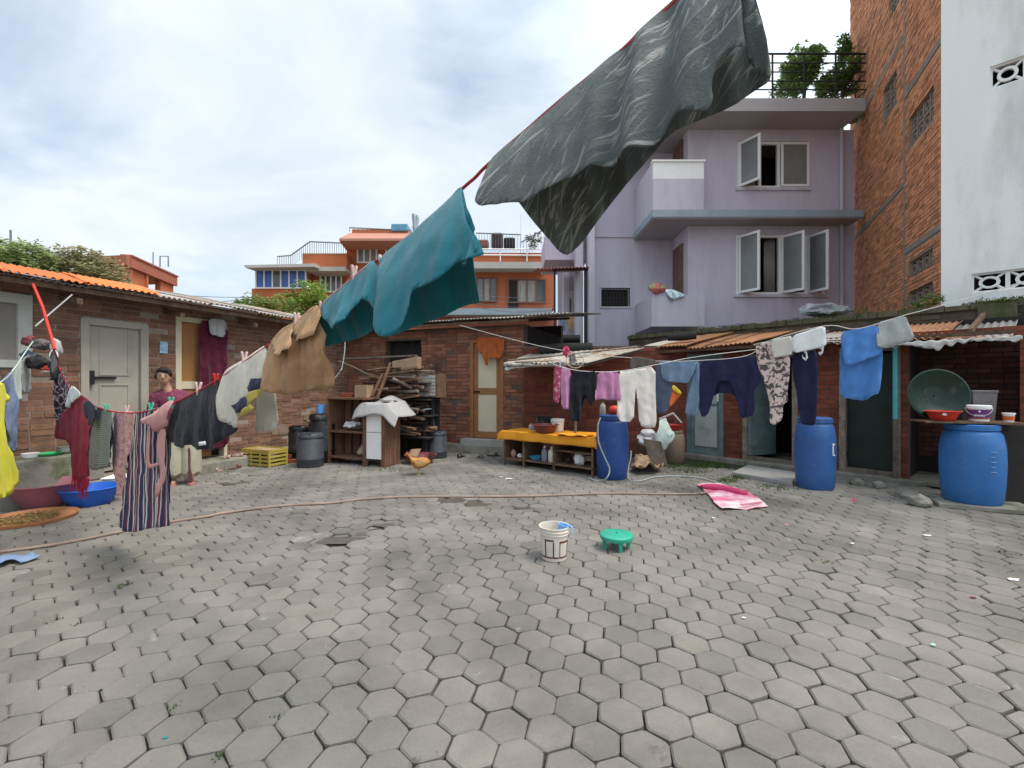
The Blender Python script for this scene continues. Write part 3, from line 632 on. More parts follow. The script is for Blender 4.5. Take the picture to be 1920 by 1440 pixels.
# end pier with a cushion of moss
pr = MB(); sq = onwall(1868, 600, MO, RD)[0]; pr.obox(MO + RD * (sq - .2) + RN * .07 + V((0, 0, 2.2)), RD * .42, -RN * .4, V((0, 0, .44))); bevel(pr.build('pier', MATS['mossy_coping'], mw), .02)
ms = MB()
for _ in range(900):
    P = MO + RD * (sq + rr.uniform(-.22, .24)) + RN * rr.uniform(-.34, .09) + V((0, 0, 2.64 + abs(rr.gauss(0, .03))))
    a = rr.uniform(0, 6.28); e = V((math.cos(a), math.sin(a), rr.uniform(0, .9))) * rr.uniform(.015, .04); f_ = V((-e.y, e.x, .01)) * .6
    ms.add([P, P + f_, P + e + f_ * .4, P + e], [(0, 1, 2, 3)])
ms.build('moss', mat('bright_moss', (.16, .21, .035), .95, .3, 25), mw)
# ------------------------------------------------------------------ tall building: white plaster face, raw brick side
TC = V((7.67, 8.2, 0)); TW = V((.70, -.714, 0)); TWN = V((-.714, -.70, 0)); TB = V((.415, .9098, 0)); TBN = V((-.9098, .415, 0))
tow = thing('tall_building', 'tall building with white plaster face and raw brick side wall', 'building', TC)
def WT(px, py): return onwall(px, py, TC, TB)
def WP(px, py): return onwall(px, py, TC, TW)
TH = 15.0; LT = 6.3; LWt = 10.0
m_plaster = mat('white_plaster', (.84, .845, .82), .9, .05, 1.2, .25, 60, (.50, .505, .475), (.46, .72), .9, stretch=(1, 1, .3))
vu = (WP(1857, 125)[0], WP(1857, 125)[0] + 1.6, WP(1857, 167)[1], WP(1857, 125)[1]); vl = (WP(1822, 514)[0], WP(1822, 514)[0] + 1.7, WP(1822, 550)[1], WP(1822, 514)[1])
wpz = wall_core('plaster_wall', m_plaster, tow, TC, TW, TWN, LWt, 0, TH, [vu, vl], th=.25)
def jali(parent, O, d, n, s0, s1, z0, z1, nx, ny, m):
    d3, n3 = V((d[0], d[1], 0)), V((n[0], n[1], 0))
    for i in range(nx):
        for j in range(ny):
            w_ = (s1 - s0) / nx; h_ = (z1 - z0) / ny; C0 = V((O[0], O[1], 0)) + d3 * (s0 + w_ * i) - n3 * .10 + V((0, 0, z0 + h_ * j)); b = MB(); t_ = .028
            z = V((0, 0, 1)); nn = n3 * .06
            b.obox(C0, d3 * w_, nn, z * t_); b.obox(C0 + z * (h_ - t_), d3 * w_, nn, z * t_); b.obox(C0 + z * t_, d3 * t_, nn, z * (h_ - 2 * t_)); b.obox(C0 + z * t_ + d3 * (w_ - t_), d3 * t_, nn, z * (h_ - 2 * t_))
            cc = C0 + d3 * w_ / 2 + z * h_ / 2; ri, ro = .20, .31; K = 14
            ring = [[cc + (d3 * math.cos(6.2832 * k / K) * w_ + z * math.sin(6.2832 * k / K) * h_) * r + nn * o_ for k in range(K)] for r, o_ in ((ri, .05), (ri, .95), (ro, .95), (ro, .05), (ri, .05))]
            b.rings(ring, False)
            for a in (45, 135, 225, 315):
                u = d3 * math.cos(rad(a)) * w_ + z * math.sin(rad(a)) * h_; b.tube([cc + u * .28 + nn * .5, cc + u * .66 + nn * .5], .022, 5)
            b.build('vent_block', m, parent)
jali(tow, TC, TW, TWN, vu[0], vu[1], vu[2], vu[3], 4, 1, m_white); jali(tow, TC, TW, TWN, vl[0], vl[1], vl[2], vl[3], 4, 1, m_white)
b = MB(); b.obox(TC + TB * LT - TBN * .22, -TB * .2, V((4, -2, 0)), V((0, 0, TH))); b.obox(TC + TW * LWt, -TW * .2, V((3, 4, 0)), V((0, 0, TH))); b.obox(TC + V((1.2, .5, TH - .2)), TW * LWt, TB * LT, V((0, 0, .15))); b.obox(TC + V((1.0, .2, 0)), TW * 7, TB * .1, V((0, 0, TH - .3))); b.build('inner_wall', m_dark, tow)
sc0 = WT(1697, 400)[0]; bands = []
z1_, z2_, z3_, z4_ = WT(1690, 76)[1], WT(1699, 342)[1], WT(1710, 160)[1], WT(1710, 463)[1]
bands = [(sc0 - .05, sc0 + .05, 0, TH), (sc0 + .05, LT, z1_ - .06, z1_ + .06), (sc0 + .05, LT, z2_ - .05, z2_ + .05), (0, sc0 - .05, z3_ - .07, z3_ + .07), (0, sc0 - .05, z4_ - .06, z4_ + .06)]
vents = [hole(1685, 140, 1656, 245, WT), hole(1753, 205, 1704, 268, WT), hole(1752, 480, 1703, 520, WT), hole(1752, 540, 1703, 575, WT)]
vents = []
for pxa, pxb, pya, pyb in ((1682, 1657, 150, 212), (1752, 1705, 190, 250), (1751, 1704, 478, 512), (1751, 1704, 538, 568), (1690, 1668, -40, 20)):
    a, b2 = WT(pxa, 300)[0], WT(pxb, 300)[0]; m_ = (pxa + pxb) / 2; z0, z1 = WT(m_, pyb)[1], WT(m_, pya)[1]; vents.append((min(a, b2), max(a, b2), z0, z1))
wbk = wall_core('brick_side', m_mortar, tow, TC, TB, TBN, LT, 0, TH, vents, th=.22, s0=.001)
bricks(wbk, m_brick_tall, TC, TB, TBN, LT, 2.2, TH, vents + bands, s0=.01, proud=.012, jit=.007)
b = MB()
for a, c, z0, z1 in bands: b.obox(TC + TB * a - TBN * .02 + V((0, 0, z0)), TB * (c - a), TBN * .036, V((0, 0, z1 - z0)))
b.build('concrete_band', mat('rough_band', (.27, .235, .20), .95, .2, 6, .5, 40, (.30, .17, .11), (.52, .66), 3), tow)
for v_ in vents: jali(tow, TC, TB, TBN, v_[0], v_[1], v_[2], v_[3], max(2, int((v_[1] - v_[0]) / .26)), max(1, int((v_[3] - v_[2]) / .3)), mat('vent_concrete', (.25, .20, .165), .95, .2, 6))
# ------------------------------------------------------------------ purple house
HY = 13.0
m_purple = mat('lilac_paint', (.55, .505, .60), .85, .05, 1.5, .12, 60, (.41, .37, .43), (.52, .8), .9, stretch=(1.6, 1.6, .35))
m_lilac2 = mat('pale_lilac_paint', (.55, .52, .585), .85, .05, 1.5, .1, 60, (.40, .375, .41), (.5, .8), 1.2, stretch=(1.6, 1.6, .35))
m_blueedge = mat('blue_grey_trim', (.30, .36, .41), .8, .1, 4)
m_soffit = mat('grey_soffit', (.42, .40, .41), .9, .06, 2, .1, 40, (.30, .29, .28), (.55, .8), 1)
ho = thing('lilac_house', 'three-storey lilac house with open white casement windows and blue-edged balcony', 'house', at(1290, 640, HY) * V((1, 1, 0)) if False else (5.0, HY, 0))
xL = at(1290, 0, HY).x; xR = at(1602, 0, HY).x; OH = V((xL, HY, 0)); HD = V((1, 0, 0)); HN = V((0, -1, 0))
def WH(px, py): return onwall(px, py, OH, HD)
hu_ = hole(1383, 265, 1515, 352, WH); hl_ = hole(1380, 440, 1548, 552, WH)
zroof = at(0, 208, 12.1).z
wall_core('wall', m_purple, ho, OH, HD, HN, xR - xL, 0, zroof, [hu_, hl_], th=.25)
b = MB(); b.box((xL + .001, HY + .26, 0), (xL + .2, HY + 6, zroof)); b.box((xR - .2, HY + .26, 0), (xR, HY + 6, zroof)); b.build('side_wall', m_purple, ho)
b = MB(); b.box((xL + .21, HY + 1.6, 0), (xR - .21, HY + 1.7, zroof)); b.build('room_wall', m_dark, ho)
REC = 14.3; x0_ = at(1100, 0, REC).x
OR2 = V((x0_, REC, 0)); gw = hole(1127, 540, 1181, 575, lambda a, c: onwall(a, c, OR2, HD))
wall_core('recessed_wall', m_purple, ho, OR2, HD, HN, xL - x0_, 0, zroof, [gw], th=.2)
b = MB(); zq = at(0, 443, REC).z; b.box((x0_, REC - .04, zq - .04), (at(1192, 0, REC).x, REC + .01, zq)); b.build('string_course', m_lilac2, ho)
b = MB(); b.box((x0_ - .02, REC - .5, 0), (x0_ + .16, REC - .001, zroof - .3)); b.box((x0_ - .36, REC - .2, 0), (x0_ - .14, REC + .2, zroof - .3)); b.box((x0_ - .66, REC + .5, 0), (x0_ - .48, REC + .9, 5)); b.build('pilaster', m_lilac2, ho)
gf = MB(); s0_, s1_, z0, z1 = gw
for q in ((s0_ - .05, z0 - .05, s1_ - s0_ + .1, .05), (s0_ - .05, z1, s1_ - s0_ + .1, .05), (s0_ - .05, z0, .05, z1 - z0), (s1_, z0, .05, z1 - z0)): gf.obox(OR2 + HD * q[0] + HN * -.05 + V((0, 0, q[1])), HD * q[2], HN * .08, V((0, 0, q[3])))
wn = gf.build('window', m_lilac2, ho); gr_ = MB()
for k in range(1, 9): x = x0_ + s0_ + (s1_ - s0_) * k / 9; gr_.box((x - .008, REC + .02, z0), (x + .008, REC + .036, z1))
for k in range(1, 4): z = z0 + (z1 - z0) * k / 4; gr_.box((x0_ + s0_, REC + .036, z - .008), (x0_ + s1_, REC + .05, z + .008))
gr_.build('grille', m_black, wn)
b = MB(); b.box((x0_ + s0_, REC + .21, z0), (x0_ + s1_, REC + .24, z1)); b.build('pane', m_dark, wn)
# balcony ledge, slab edges, parapets
BY = 12.4; zl0, zl1 = at(0, 408, BY).z, at(0, 396, BY).z; xb0 = at(1225, 0, BY).x; xb1 = at(1618, 0, BY).x; xb2 = at(1320, 0, BY).x
b = MB(); b.box((xb0, BY, zl0 - .02), (xb1, HY - .001, zl1)); b.box((xb0, HY + .001, zl0 - .02), (xL - .001, REC - .001, zl1)); b.build('balcony_slab', m_soffit, ho)
b = MB(); b.box((xb0 - .03, BY - .03, zl0 + .01), (xb1, BY - .001, zl1 + .03)); b.box((xb0 - .03, BY, zl0 + .01), (xb0 - .001, REC - .001, zl1 + .03)); b.build('slab_trim', m_blueedge, ho)
zp1 = at(0, 335, BY).z; zp2 = at(0, 300, BY).z
b = MB(); b.box((xb0, BY, zl1 + .001), (xb2, BY + .12, zp1)); b.box((xb0, BY + .121, zl1 + .001), (xb0 + .12, REC - .002, zp2 - .02)); b.box((xb2 - .12, BY + .121, zl1 + .001), (xb2, HY - .002, zp1)); b.build('balcony_parapet', m_lilac2, ho)
b = MB(); b.box((xb0 + .003, BY + .003, zp1 + .001), (xb2 - .003, BY + .117, zp2 - .05)); b.box((xb0 - .03, BY - .03, zp2 - .049), (xb2 + .03, BY + .14, zp2)); b.build('balcony_rail', m_white, ho)
LY = 12.6; zb0, zb1 = at(0, 612, LY).z, at(0, 553, LY).z; xa0 = at(1222, 0, LY).x
b = MB(); b.box((xa0, LY, zb0), (xL + .3, LY + .12, zb1)); b.box((xa0, LY + .121, zb0), (xa0 + .12, REC - .002, zb1)); b.box((xa0 + .121, LY + .121, zb0), (xL, REC - .002, zb0 + .12)); b.build('lower_balcony', m_lilac2, ho)
for y0, y1 in ((560, 457), (390, 262)): b = MB(); b.box((xL - .05, HY + .35, at(0, y0, 13.4).z), (xL - .001, HY + 1.1, at(0, y1, 13.4).z)); b.build('balcony_door', mat('brown_balcony_door', (.16, .10, .07), .7, .2, 5), ho)
# roof slab
RY = 12.1; z0, z1 = at(0, 208, RY).z, at(0, 184, RY).z; xr0 = at(1215, 0, RY).x; xr1 = at(1622, 0, RY).x
b = MB(); b.box((xr0, RY, z0), (xr1, HY + 6.5, z1)); b.box((x0_ - .5, REC - .8, z0 + .001), (xr0 - .001, HY + 6.4, z1 - .001)); b.build('roof_slab', m_soffit, ho)
# casement windows
def leaf(parent, x, y, z0, z1, w_, ang, name='casement'):
    a = rad(ang); u = V((math.cos(a), -math.sin(a), 0)); n_ = V((-u.y, u.x, 0)) * .04; P = V((x, y, z0)); h_ = z1 - z0; t_ = .065; b = MB()
    for s_, zz_, ws, hs in ((0, 0, w_, t_), (0, h_ - t_, w_, t_), (0, t_, t_, h_ - 2 * t_), (w_ - t_, t_, t_, h_ - 2 * t_)): b.obox(P + u * s_ + V((0, 0, zz_)), u * ws, n_, V((0, 0, hs)))
    f_ = b.build(name, m_white, parent); g_ = MB(); g_.obox(P + u * t_ * .9 + n_ * .4 + V((0, 0, t_ * .9)), u * (w_ - 1.8 * t_), n_ * .2, V((0, 0, h_ - 1.8 * t_))); g_.build('pane', m_glass_grey, f_)
for (s0_, s1_, z0, z1), lv, mul in ((hu_, ((1384, 60), (1462, 0)), (1426, 1461)), (hl_, ((1383, 60), (1463, 58), (1513, 74)), (1463, 1513))):
    b = MB(); W3 = .64; y = HY + .03; ms_ = [s0_] + [WH(q, 300)[0] for q in mul] + [s1_]
    for q in ((s0_, z0, s1_ - s0_, .07), (s0_, z1 - .07, s1_ - s0_, .07)) + tuple((ms_[k] - (.035 if 0 < k < 3 else (.0 if k == 0 else .07)), z0 + .07, .07, z1 - z0 - .14) for k in range(4)): b.box((xL + q[0], y, q[1]), (xL + q[0] + q[2], y + .08, q[1] + q[3]))
    fr_ = b.build('window_frame', m_white, ho)
    b = MB(); b.box((xL + s0_ - .06, HY - .05, z0 - .08), (xL + s1_ + .06, HY + .02, z0 - .001)); b.build('sill', m_lilac2, fr_)
    for hp, a in lv: leaf(ho, at(hp, 0, HY).x + .03, HY + .02 - (.045 if a == 0 else 0), z0 + .03, z1 - .03, .62 if a else s1_ - ms_[2] - .02, a)
    b = MB(); vs = []; n_ = 24
    for i in range(n_ + 1):
        u = i / n_; X = xL + ms_[1] - .30 + u * .32; yy = HY + .3 + .03 * math.sin(i * 1.6); vs += [(X, yy, z0), (X, yy, z1)]
    b.add(vs, [(2 * i, 2 * i + 2, 2 * i + 3, 2 * i + 1) for i in range(n_)]); solid(b.build('curtain', m_curtain, ho, smooth=True), .004)
dp = MB()
for ya, yb in ((240, 396), (410, 610)): X = at(1579, 0, HY - .1).x; dp.tube([(X, HY - .08, at(0, ya, HY).z), (X, HY - .08, at(0, yb, HY).z)], .05, 8)
dp.build('downpipe', m_lilac2, ho, smooth=True)
# roof railing
rl = MB(); X0, X1 = at(1330, 0, 12.4).x, at(1626, 0, 12.4).x; zb = at(0, 184, RY).z
for k in range(6): x = X0 + (X1 - X0) * k / 5; rl.tube([(x, 12.4, zb), (x, 12.4, at(0, 100, 12.4).z)], .025, 6)
for py in (101, 118, 135, 152, 168): z = at(0, py, 12.4).z; rl.tube([(X0, 12.4, z), (X1, 12.4, z)], .018 if py > 101 else .028, 6)
for py in (101, 135, 168): z = at(0, py, 12.4).z; rl.tube([(X1, 12.4, z), (X1, 17, z)], .018, 6)
rl.build('roof_railing', m_black, ho)
# porch to the left of the lilac house: red sheet canopy, black posts and rail
pc = thing('porch', 'black steel porch with red corrugated canopy left of the lilac house', 'porch', (1.3, 13.2, 0))
b = MB(); bx(b, 1022, 440, 1102, 487, 14.6, 2.0); b.build('upper_block', m_purple, pc)
b = MB(); b.box((at(1046, 0, 15.2).x, 15.2, 0), (x0_ - .05, 15.3, at(0, 487, 14.6).z)); b.build('rear_wall', m_lilac2, pc)
b = MB(); bx(b, 1054, 545, 1076, 640, 15.15, .04); b.build('door', m_white, pc)
b = MB(); bx(b, 1058, 560, 1071, 598, 15.1, .04); b.build('pane', m_glass_grey, pc)
for px in (1040, 1098): b = MB(); P = at(px, 503, 13.2); b.tube([P, (P.x, P.y, 2.2)], .05 if px > 1050 else .03, 6); b.build('post', m_black, pc)
b = MB(); P, Q = at(1040, 592, 13.2), at(1098, 592, 13.2); b.tube([P, Q], .025, 6); P, Q = at(1036, 505, 13.2), at(1103, 505, 13.2); b.tube([P, Q], .04, 6); b.build('rail', m_black, pc)
corr(at(1008, 503, 13.0), at(1105, 501, 13.0) - at(1008, 503, 13.0), V((-.12, 1.6, .28)), m_sheet_r, pc, 'canopy_sheet', pitch=.1, amp=.02)
b = MB(); bx(b, 1036, 628, 1088, 645, 13.2, 1.5); b.build('floor_slab', m_black, pc)
# ------------------------------------------------------------------ far orange building
OY = 25.0
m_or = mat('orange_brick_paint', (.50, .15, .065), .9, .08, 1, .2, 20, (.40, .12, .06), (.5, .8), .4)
m_or2 = mat('dull_and_shaded_orange', (.36, .12, .075), .9, .08, 1, .2, 20)  # lower wall's own reddish tone; also painted shade on the left building
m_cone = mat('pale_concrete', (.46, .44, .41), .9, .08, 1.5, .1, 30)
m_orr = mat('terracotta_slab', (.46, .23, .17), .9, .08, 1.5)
m_rail = mat('grey_rail', (.16, .18, .20), .6, .1, 5)
ob = thing('orange_building', 'far orange brick building with terraces and blue-glazed sunroom', 'building', (-8, OY, 0))
b = MB(); bx(b, 472, 541, 578, 720, OY, 5); bx(b, 582, 507, 650, 720, OY + 1.0, 5); bx(b, 567, 475, 650, 500, OY - .2, 4); bx(b, 650, 440, 800, 720, OY + .6, 6); bx(b, 790, 504, 1040, 578, OY + .4, 6); bx(b, 790, 474, 1022, 491, OY - .2, .3); bx(b, 660, 430, 765, 440, OY, .3); b.build('wall', m_or, ob)
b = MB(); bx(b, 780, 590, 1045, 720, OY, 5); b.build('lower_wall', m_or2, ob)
b = MB(); bx(b, 575, 500, 648, 508, OY - .3, 5); bx(b, 785, 491, 1022, 503, OY - .5, 5); bx(b, 650, 452, 775, 461, OY - .1, .65); b.build('slab', m_cone, ob)
b = MB(); bx(b, 780, 578, 1035, 590, OY - .8, 2); b.build('blue_ledge', m_blueedge, ob)
P = [at(457, 497, OY - .9), at(590, 494, OY - .9), at(590, 500, OY - .9), at(460, 502, OY - .9)]; b = MB(); b.add(P + [V((p.x, OY + 5, p.z + .3)) for p in P], [(0, 3, 2, 1), (4, 5, 6, 7), (0, 1, 5, 4), (1, 2, 6, 5), (2, 3, 7, 6), (3, 0, 4, 7)]); b.build('sunroom_roof', m_cone, ob)
A_ = at(636, 447, OY - 1.1); B_ = at(782, 447, OY - 1.1); A2, B2 = at(655, 437, OY), at(782, 437, OY); b = MB(); b.add([A_, B_, B2, A2, A_ + V((0, 0, -.12)), B_ + V((0, 0, -.12)), V((B2.x, OY + .6, A_.z - .12)), V((A2.x - .4, OY + .6, A_.z - .12)), V((A2.x - .3, OY + 5, A2.z))], [(0, 1, 2, 3), (4, 5, 1, 0), (7, 6, 5, 4), (0, 3, 8)]); b.build('tiled_eave', m_orr, ob)
def farwin(px0, py0, px1, py1, Y, nx, mg, mf=m_white, parent=None, ny=1):
    f_ = MB(); bx(f_, px0, py0, px1, py0 + 2.5, Y, .1); bx(f_, px0, py1 - 2.5, px1, py1, Y, .1)
    for k in range(nx + 1): x = px0 + (px1 - px0 - 2.5) * k / nx; bx(f_, x, py0 + 2.5, x + 2.5, py1 - 2.5, Y, .1)
    wn = f_.build('window', mf, parent)
    for k in range(nx): xa = px0 + (px1 - px0 - 2.5) * k / nx + 2.5; xb = px0 + (px1 - px0 - 2.5) * (k + 1) / nx; g_ = MB(); bx(g_, xa - .3, py0 + 2.2, xb + .3, py1 - 2.2, Y + .05, .02); g_.build('pane', mg if isinstance(mg, bpy.types.Material) else mg[k % len(mg)], wn)
farwin(478, 505, 574, 541, OY - .1, 6, [m_glass_blue, m_glass_blue, m_glass, m_glass_blue, m_glass_blue, m_glass_blue], parent=ob)
farwin(599, 515, 641, 548, OY + .85, 4, m_glass, parent=ob); farwin(669, 457, 707, 493, OY + .45, 3, m_glass_grey, parent=ob); farwin(722, 457, 760, 493, OY + .45, 3, m_glass_grey, parent=ob)
m_bf = mat('brown_window_frame', (.20, .10, .07), .7, .1, 5)
farwin(893, 520, 932, 566, OY + .25, 3, [m_glass_grey, m_curtain, m_glass], m_bf, ob); farwin(952, 523, 1024, 568, OY + .25, 4, [m_dark, m_curtain, m_curtain, m_glass], m_bf, ob)
b = MB(); bx(b, 953, 566, 972, 578, OY + .3, .05); b.build('door', m_dark, ob)
def rail(parent, pts, Y, py0, n, m, h=None, dy=0):
    b = MB()
    for (xa, ya), (xb, yb) in zip(pts, pts[1:]):
        b.tube([at(xa, ya, Y), at(xb, yb, Y)], .035, 5); k_ = max(2, int(abs(xb - xa) / n))
        for k in range(k_ + 1):
            x = xa + (xb - xa) * k / k_; y = ya + (yb - ya) * k / k_; b.tube([at(x, y, Y), at(x, y + h, Y)], .014, 4)
    return b.build('railing', m, parent)
rail(ob, [(520, 481), (545, 479), (581, 453), (648, 456)], OY - .3, 0, 4, m_rail, 22); rail(ob, [(655, 427), (770, 432)], OY, 0, 8, m_rail, 8); rail(ob, [(893, 437), (976, 440)], OY - .2, 0, 5, m_rail, 32)
rail(ob, [(976, 455), (1020, 430)], OY - .2, 0, 5, m_rail, 30)
b = MB()
for py in (467, 478): b.tube([at(893, py, OY - .3), at(1022, py + 1, OY - .3)], .04, 5)
for px in (938, 988): b.tube([at(px, 466, OY - .3), at(px, 490, OY - .3)], .04, 5)
b.tube([at(977, 400, OY - .2), at(977, 470, OY - .2)], .03, 5); b.build('terrace_rail', m_white, ob)
tk = MB(); bx(tk, 733, 419, 764, 433, OY - .1, 1.2); tag(bevel(tk.build('water_tank', plastic('tank_blue', (.10, .30, .42))), .05), 'blue water tank on the top terrace of the far orange building', 'water tank')
for k, (px, w_, h_, lab) in enumerate(((905, 11, 14, 'brown clay planter by the far terrace railing'), (932, 11, 27, 'dark cloth hung over the far terrace railing'), (955, 11, 18, 'low dark planter next to the cloth on the far terrace'))):
    b = MB(); bx(b, px - w_, 462 - h_, px + w_, 464, OY, .5); tag(bevel(b.build('planter' if k != 1 else 'hanging_cloth', (mat('terracotta_pot', (.22, .10, .07)), mat('dark_cloth_far', (.06, .035, .04)), m_dark)[k]), .12), lab, 'planter' if k != 1 else 'cloth')
# far orange building at the left
ol = thing('orange_building', 'flat-roofed orange building rising above the left corrugated roof', 'building', (-17.5, 21, 0))
C0 = at(239, 600, 21); C0.z = 0; dl = V((-.21, .978, 0)); dn = V((.978, .21, 0)); zt = at(239, 480, 21).z
dl2 = V((-.9, .12, 0)).normalized(); Lr = 5.2
hw = (1.9, 3.5, 1.5, zt - .95); fn = lambda px, py: onwall(px, py, (C0.x, C0.y), dl)
hw = hole(275, 513, 301, 560, fn); hw = (hw[0], hw[1], 1.0, fn(288, 518)[1]); Lr = fn(325, 500)[0]
wall_core('wall', m_or, ol, C0, dl, dn, Lr, 0, zt - .5, [hw], th=.25)
wall_core('wall', m_or2, ol, C0, dl2, V((-dl2.y, dl2.x, 0)) if V((-dl2.y, dl2.x, 0)).y < 0 else V((dl2.y, -dl2.x, 0)), 4.5, 0, zt - .5, [], th=.25)  # face turned from the sun, its shade painted as a duller orange
b = MB(); O_ = V((C0.x, C0.y, zt - .5)); b.obox(O_ + dn * .15, dl * (Lr + .1), -dn * .4, V((0, 0, .5))); b.obox(O_ + dn * .1 + V((0, -.2, .05)), dl2 * 4.6, V((0, .4, 0)), V((0, 0, .45))); b.obox(O_ + V((0, 0, .1)), dl * Lr, dl2 * 4.4, V((0, 0, .2))); b.obox(O_ + dn * .2 + V((0, 0, .5)), dl * (Lr + .15), -dn * .5, V((0, 0, .07))); b.build('parapet', m_or2, ol)
b = MB(); b.obox(C0 + dl * hw[0] - dn * 1.2, dl * (hw[1] - hw[0]), dn * .1, V((0, 0, zt))); b.build('recess', m_dark, ol)
b = MB(); b.obox(C0 + dl * (hw[0] - .15) + dn * .001, dl * .15, dn * .08, V((0, 0, zt - .5))); b.build('pilaster', m_or, ol)
w2 = MB(); P = C0 + dl2 * 2.0 + V((0, -.15, 0)); z0, z1 = at(0, 522, 21).z, at(0, 500, 21).z; w2.obox(P + V((0, 0, z0)), dl2 * .9, V((0, .1, 0)), V((0, 0, z1 - z0))); wn = w2.build('window', m_white, ol)
w2 = MB(); w2.obox(P + dl2 * .12 + V((0, -.01, z0 + .1)), dl2 * .66, V((0, .05, 0)), V((0, 0, z1 - z0 - .2))); w2.build('pane', m_dark, wn)
b = MB(); P = at(300, 500, 22); b.tube([P, P + V((0, 0, .5)), P + V((.4, 0, .5)), P + V((.4, 0, 0))], .03, 5); P = at(287, 500, 22); b.tube([P, P + V((0, 0, .7))], .025, 5); b.build('roof_pipe', m_rail, ol)
# ------------------------------------------------------------------ trees and plants
def leafmat(name, c, var=.35):
    if name in MATS: return MATS[name]
    m = mat(name, c, .6, var, .9, rnd=.45, spec=.3); t = m.node_tree; b = t.nodes['Principled BSDF']; src = b.inputs['Base Color'].links[0].from_socket
    tr = N(t, 'ShaderNodeBsdfTranslucent'); t.links.new(src, tr.inputs[0]); mx = N(t, 'ShaderNodeMixShader'); mx.inputs[0].default_value = .45; t.links.new(b.outputs[0], mx.inputs[1]); t.links.new(tr.outputs[0], mx.inputs[2]); t.links.new(mx.outputs[0], t.nodes['Material Output'].inputs[0]); return m
m_bark = mat('bark', (.12, .09, .06), .95, .3, 10, .5, 40)
def crown(cl, n, size, seed, shell=.55, droop=.4):
    rr = random.Random(seed); b = MB()
    tot = sum(r[0] * r[1] * r[2] for c, r in cl)
    for c, r in cl:
        c = V(c)
        for _ in range(int(n * r[0] * r[1] * r[2] / tot)):
            while True:
                q = V((rr.uniform(-1, 1), rr.uniform(-1, 1), rr.uniform(-1, 1)))
                if shell * rr.random() < q.length < 1.0: break
            P = c + V((q.x * r[0], q.y * r[1], q.z * r[2])); P += V((1, 1, 1)) * 0
            if mnoise.noise(P * (1.1 / size * .12)) < -.16: continue
            P += V((mnoise.noise(P * 2), mnoise.noise(P * 2 + V((5, 0, 0))), mnoise.noise(P * 2 + V((0, 7, 0))))) * size * 2
            a = rr.uniform(0, 6.28); e = V((math.cos(a), math.sin(a), rr.uniform(-droop, .5))).normalized() * size * rr.uniform(.7, 1.5); s_ = V((-math.sin(a), math.cos(a), rr.uniform(-.6, .6))).normalized() * size * rr.uniform(.22, .38)
            b.add([P, P + e * .45 + s_, P + e, P + e * .45 - s_], [(0, 1, 2, 3)])
    return b
def tree(name, label, base, cl, n, size, m, seed, cat='tree', trunk=.16, group=None):
    t_ = thing(name, label, cat, base, group=group); top = V(cl[0][0]); base = V(base)
    b = MB(); mid = base.lerp(top, .5) + V((.15, 0, 0)); b.tube([base, mid, top], [trunk, trunk * .75, trunk * .4], 8)
    for c, r in cl[1:]: b.tube([mid, mid.lerp(V(c), .55) + V((0, 0, .2)), V(c)], [trunk * .5, trunk * .35, trunk * .15], 6)
    b.build('trunk', m_bark, t_, smooth=True); crown(cl, n, size, seed).build('crown', m, t_); return t_
def c_(px, py, Y, rx, rz, ry=None): return (at(px, py, Y), (rx * Y / F, (ry or rx) * Y / F, rz * Y / F))
tree('tree', 'broad green tree at the far left above the orange roof sheets', (at(40, 0, 14).x, 14, 0), [c_(30, 500, 14, 75, 48), c_(-30, 490, 14, 60, 45), c_(60, 480, 14.5, 35, 32)], 7000, .13, leafmat('leaf_green', (.28, .36, .14)), 1)
tree('tree', 'brownish mango tree beside the left orange building', (at(130, 0, 15).x, 15, 0), [c_(125, 505, 15, 62, 45), c_(150, 490, 15, 28, 28), c_(190, 520, 15, 45, 40), c_(210, 545, 15, 35, 26)], 7500, .13, leafmat('leaf_brown', (.36, .34, .18)), 2)
tree('tree', 'bright green tree in front of the far orange building', (at(580, 0, 18).x, 18, 0), [c_(578, 565, 18, 45, 38), c_(555, 580, 18, 40, 30), c_(612, 590, 18, 30, 32)], 4600, .14, leafmat('leaf_bright', (.24, .34, .07)), 3)
tree('tree', 'low green tree showing behind the pale end of the left roof', (at(480, 0, 17).x, 17, 0), [c_(490, 578, 17, 50, 22), c_(455, 573, 17, 20, 16), c_(530, 585, 17, 40, 24)], 3200, .13, leafmat('leaf_low', (.20, .28, .08)), 4)
zb = at(0, 184, RY).z
def rplant(label, cl, n, size, m, seed, X, Y):
    t_ = thing('roof_plant', label, 'plant', (X, Y, zb)); b = MB(); b.lathe([(.12, 0), (.17, .25), (.18, .27), (.15, .27), (.13, .2)], (X, Y, zb), 12, caps=True); b.build('pot', mat('terracotta_pot', (.22, .10, .07)), t_, smooth=True)
    b = MB(); 
    for c, r in cl: b.tube([(X, Y, zb + .2), V((X, Y, zb + .2)).lerp(V(c), .5) + V((.05, 0, .1)), c], [.03, .022, .01], 6)
    b.build('stem', m_bark, t_); crown(cl, n, size, seed, .2).build('foliage', m, t_)
m_rp = leafmat('leaf_roof', (.20, .29, .09)); PY = 13.2
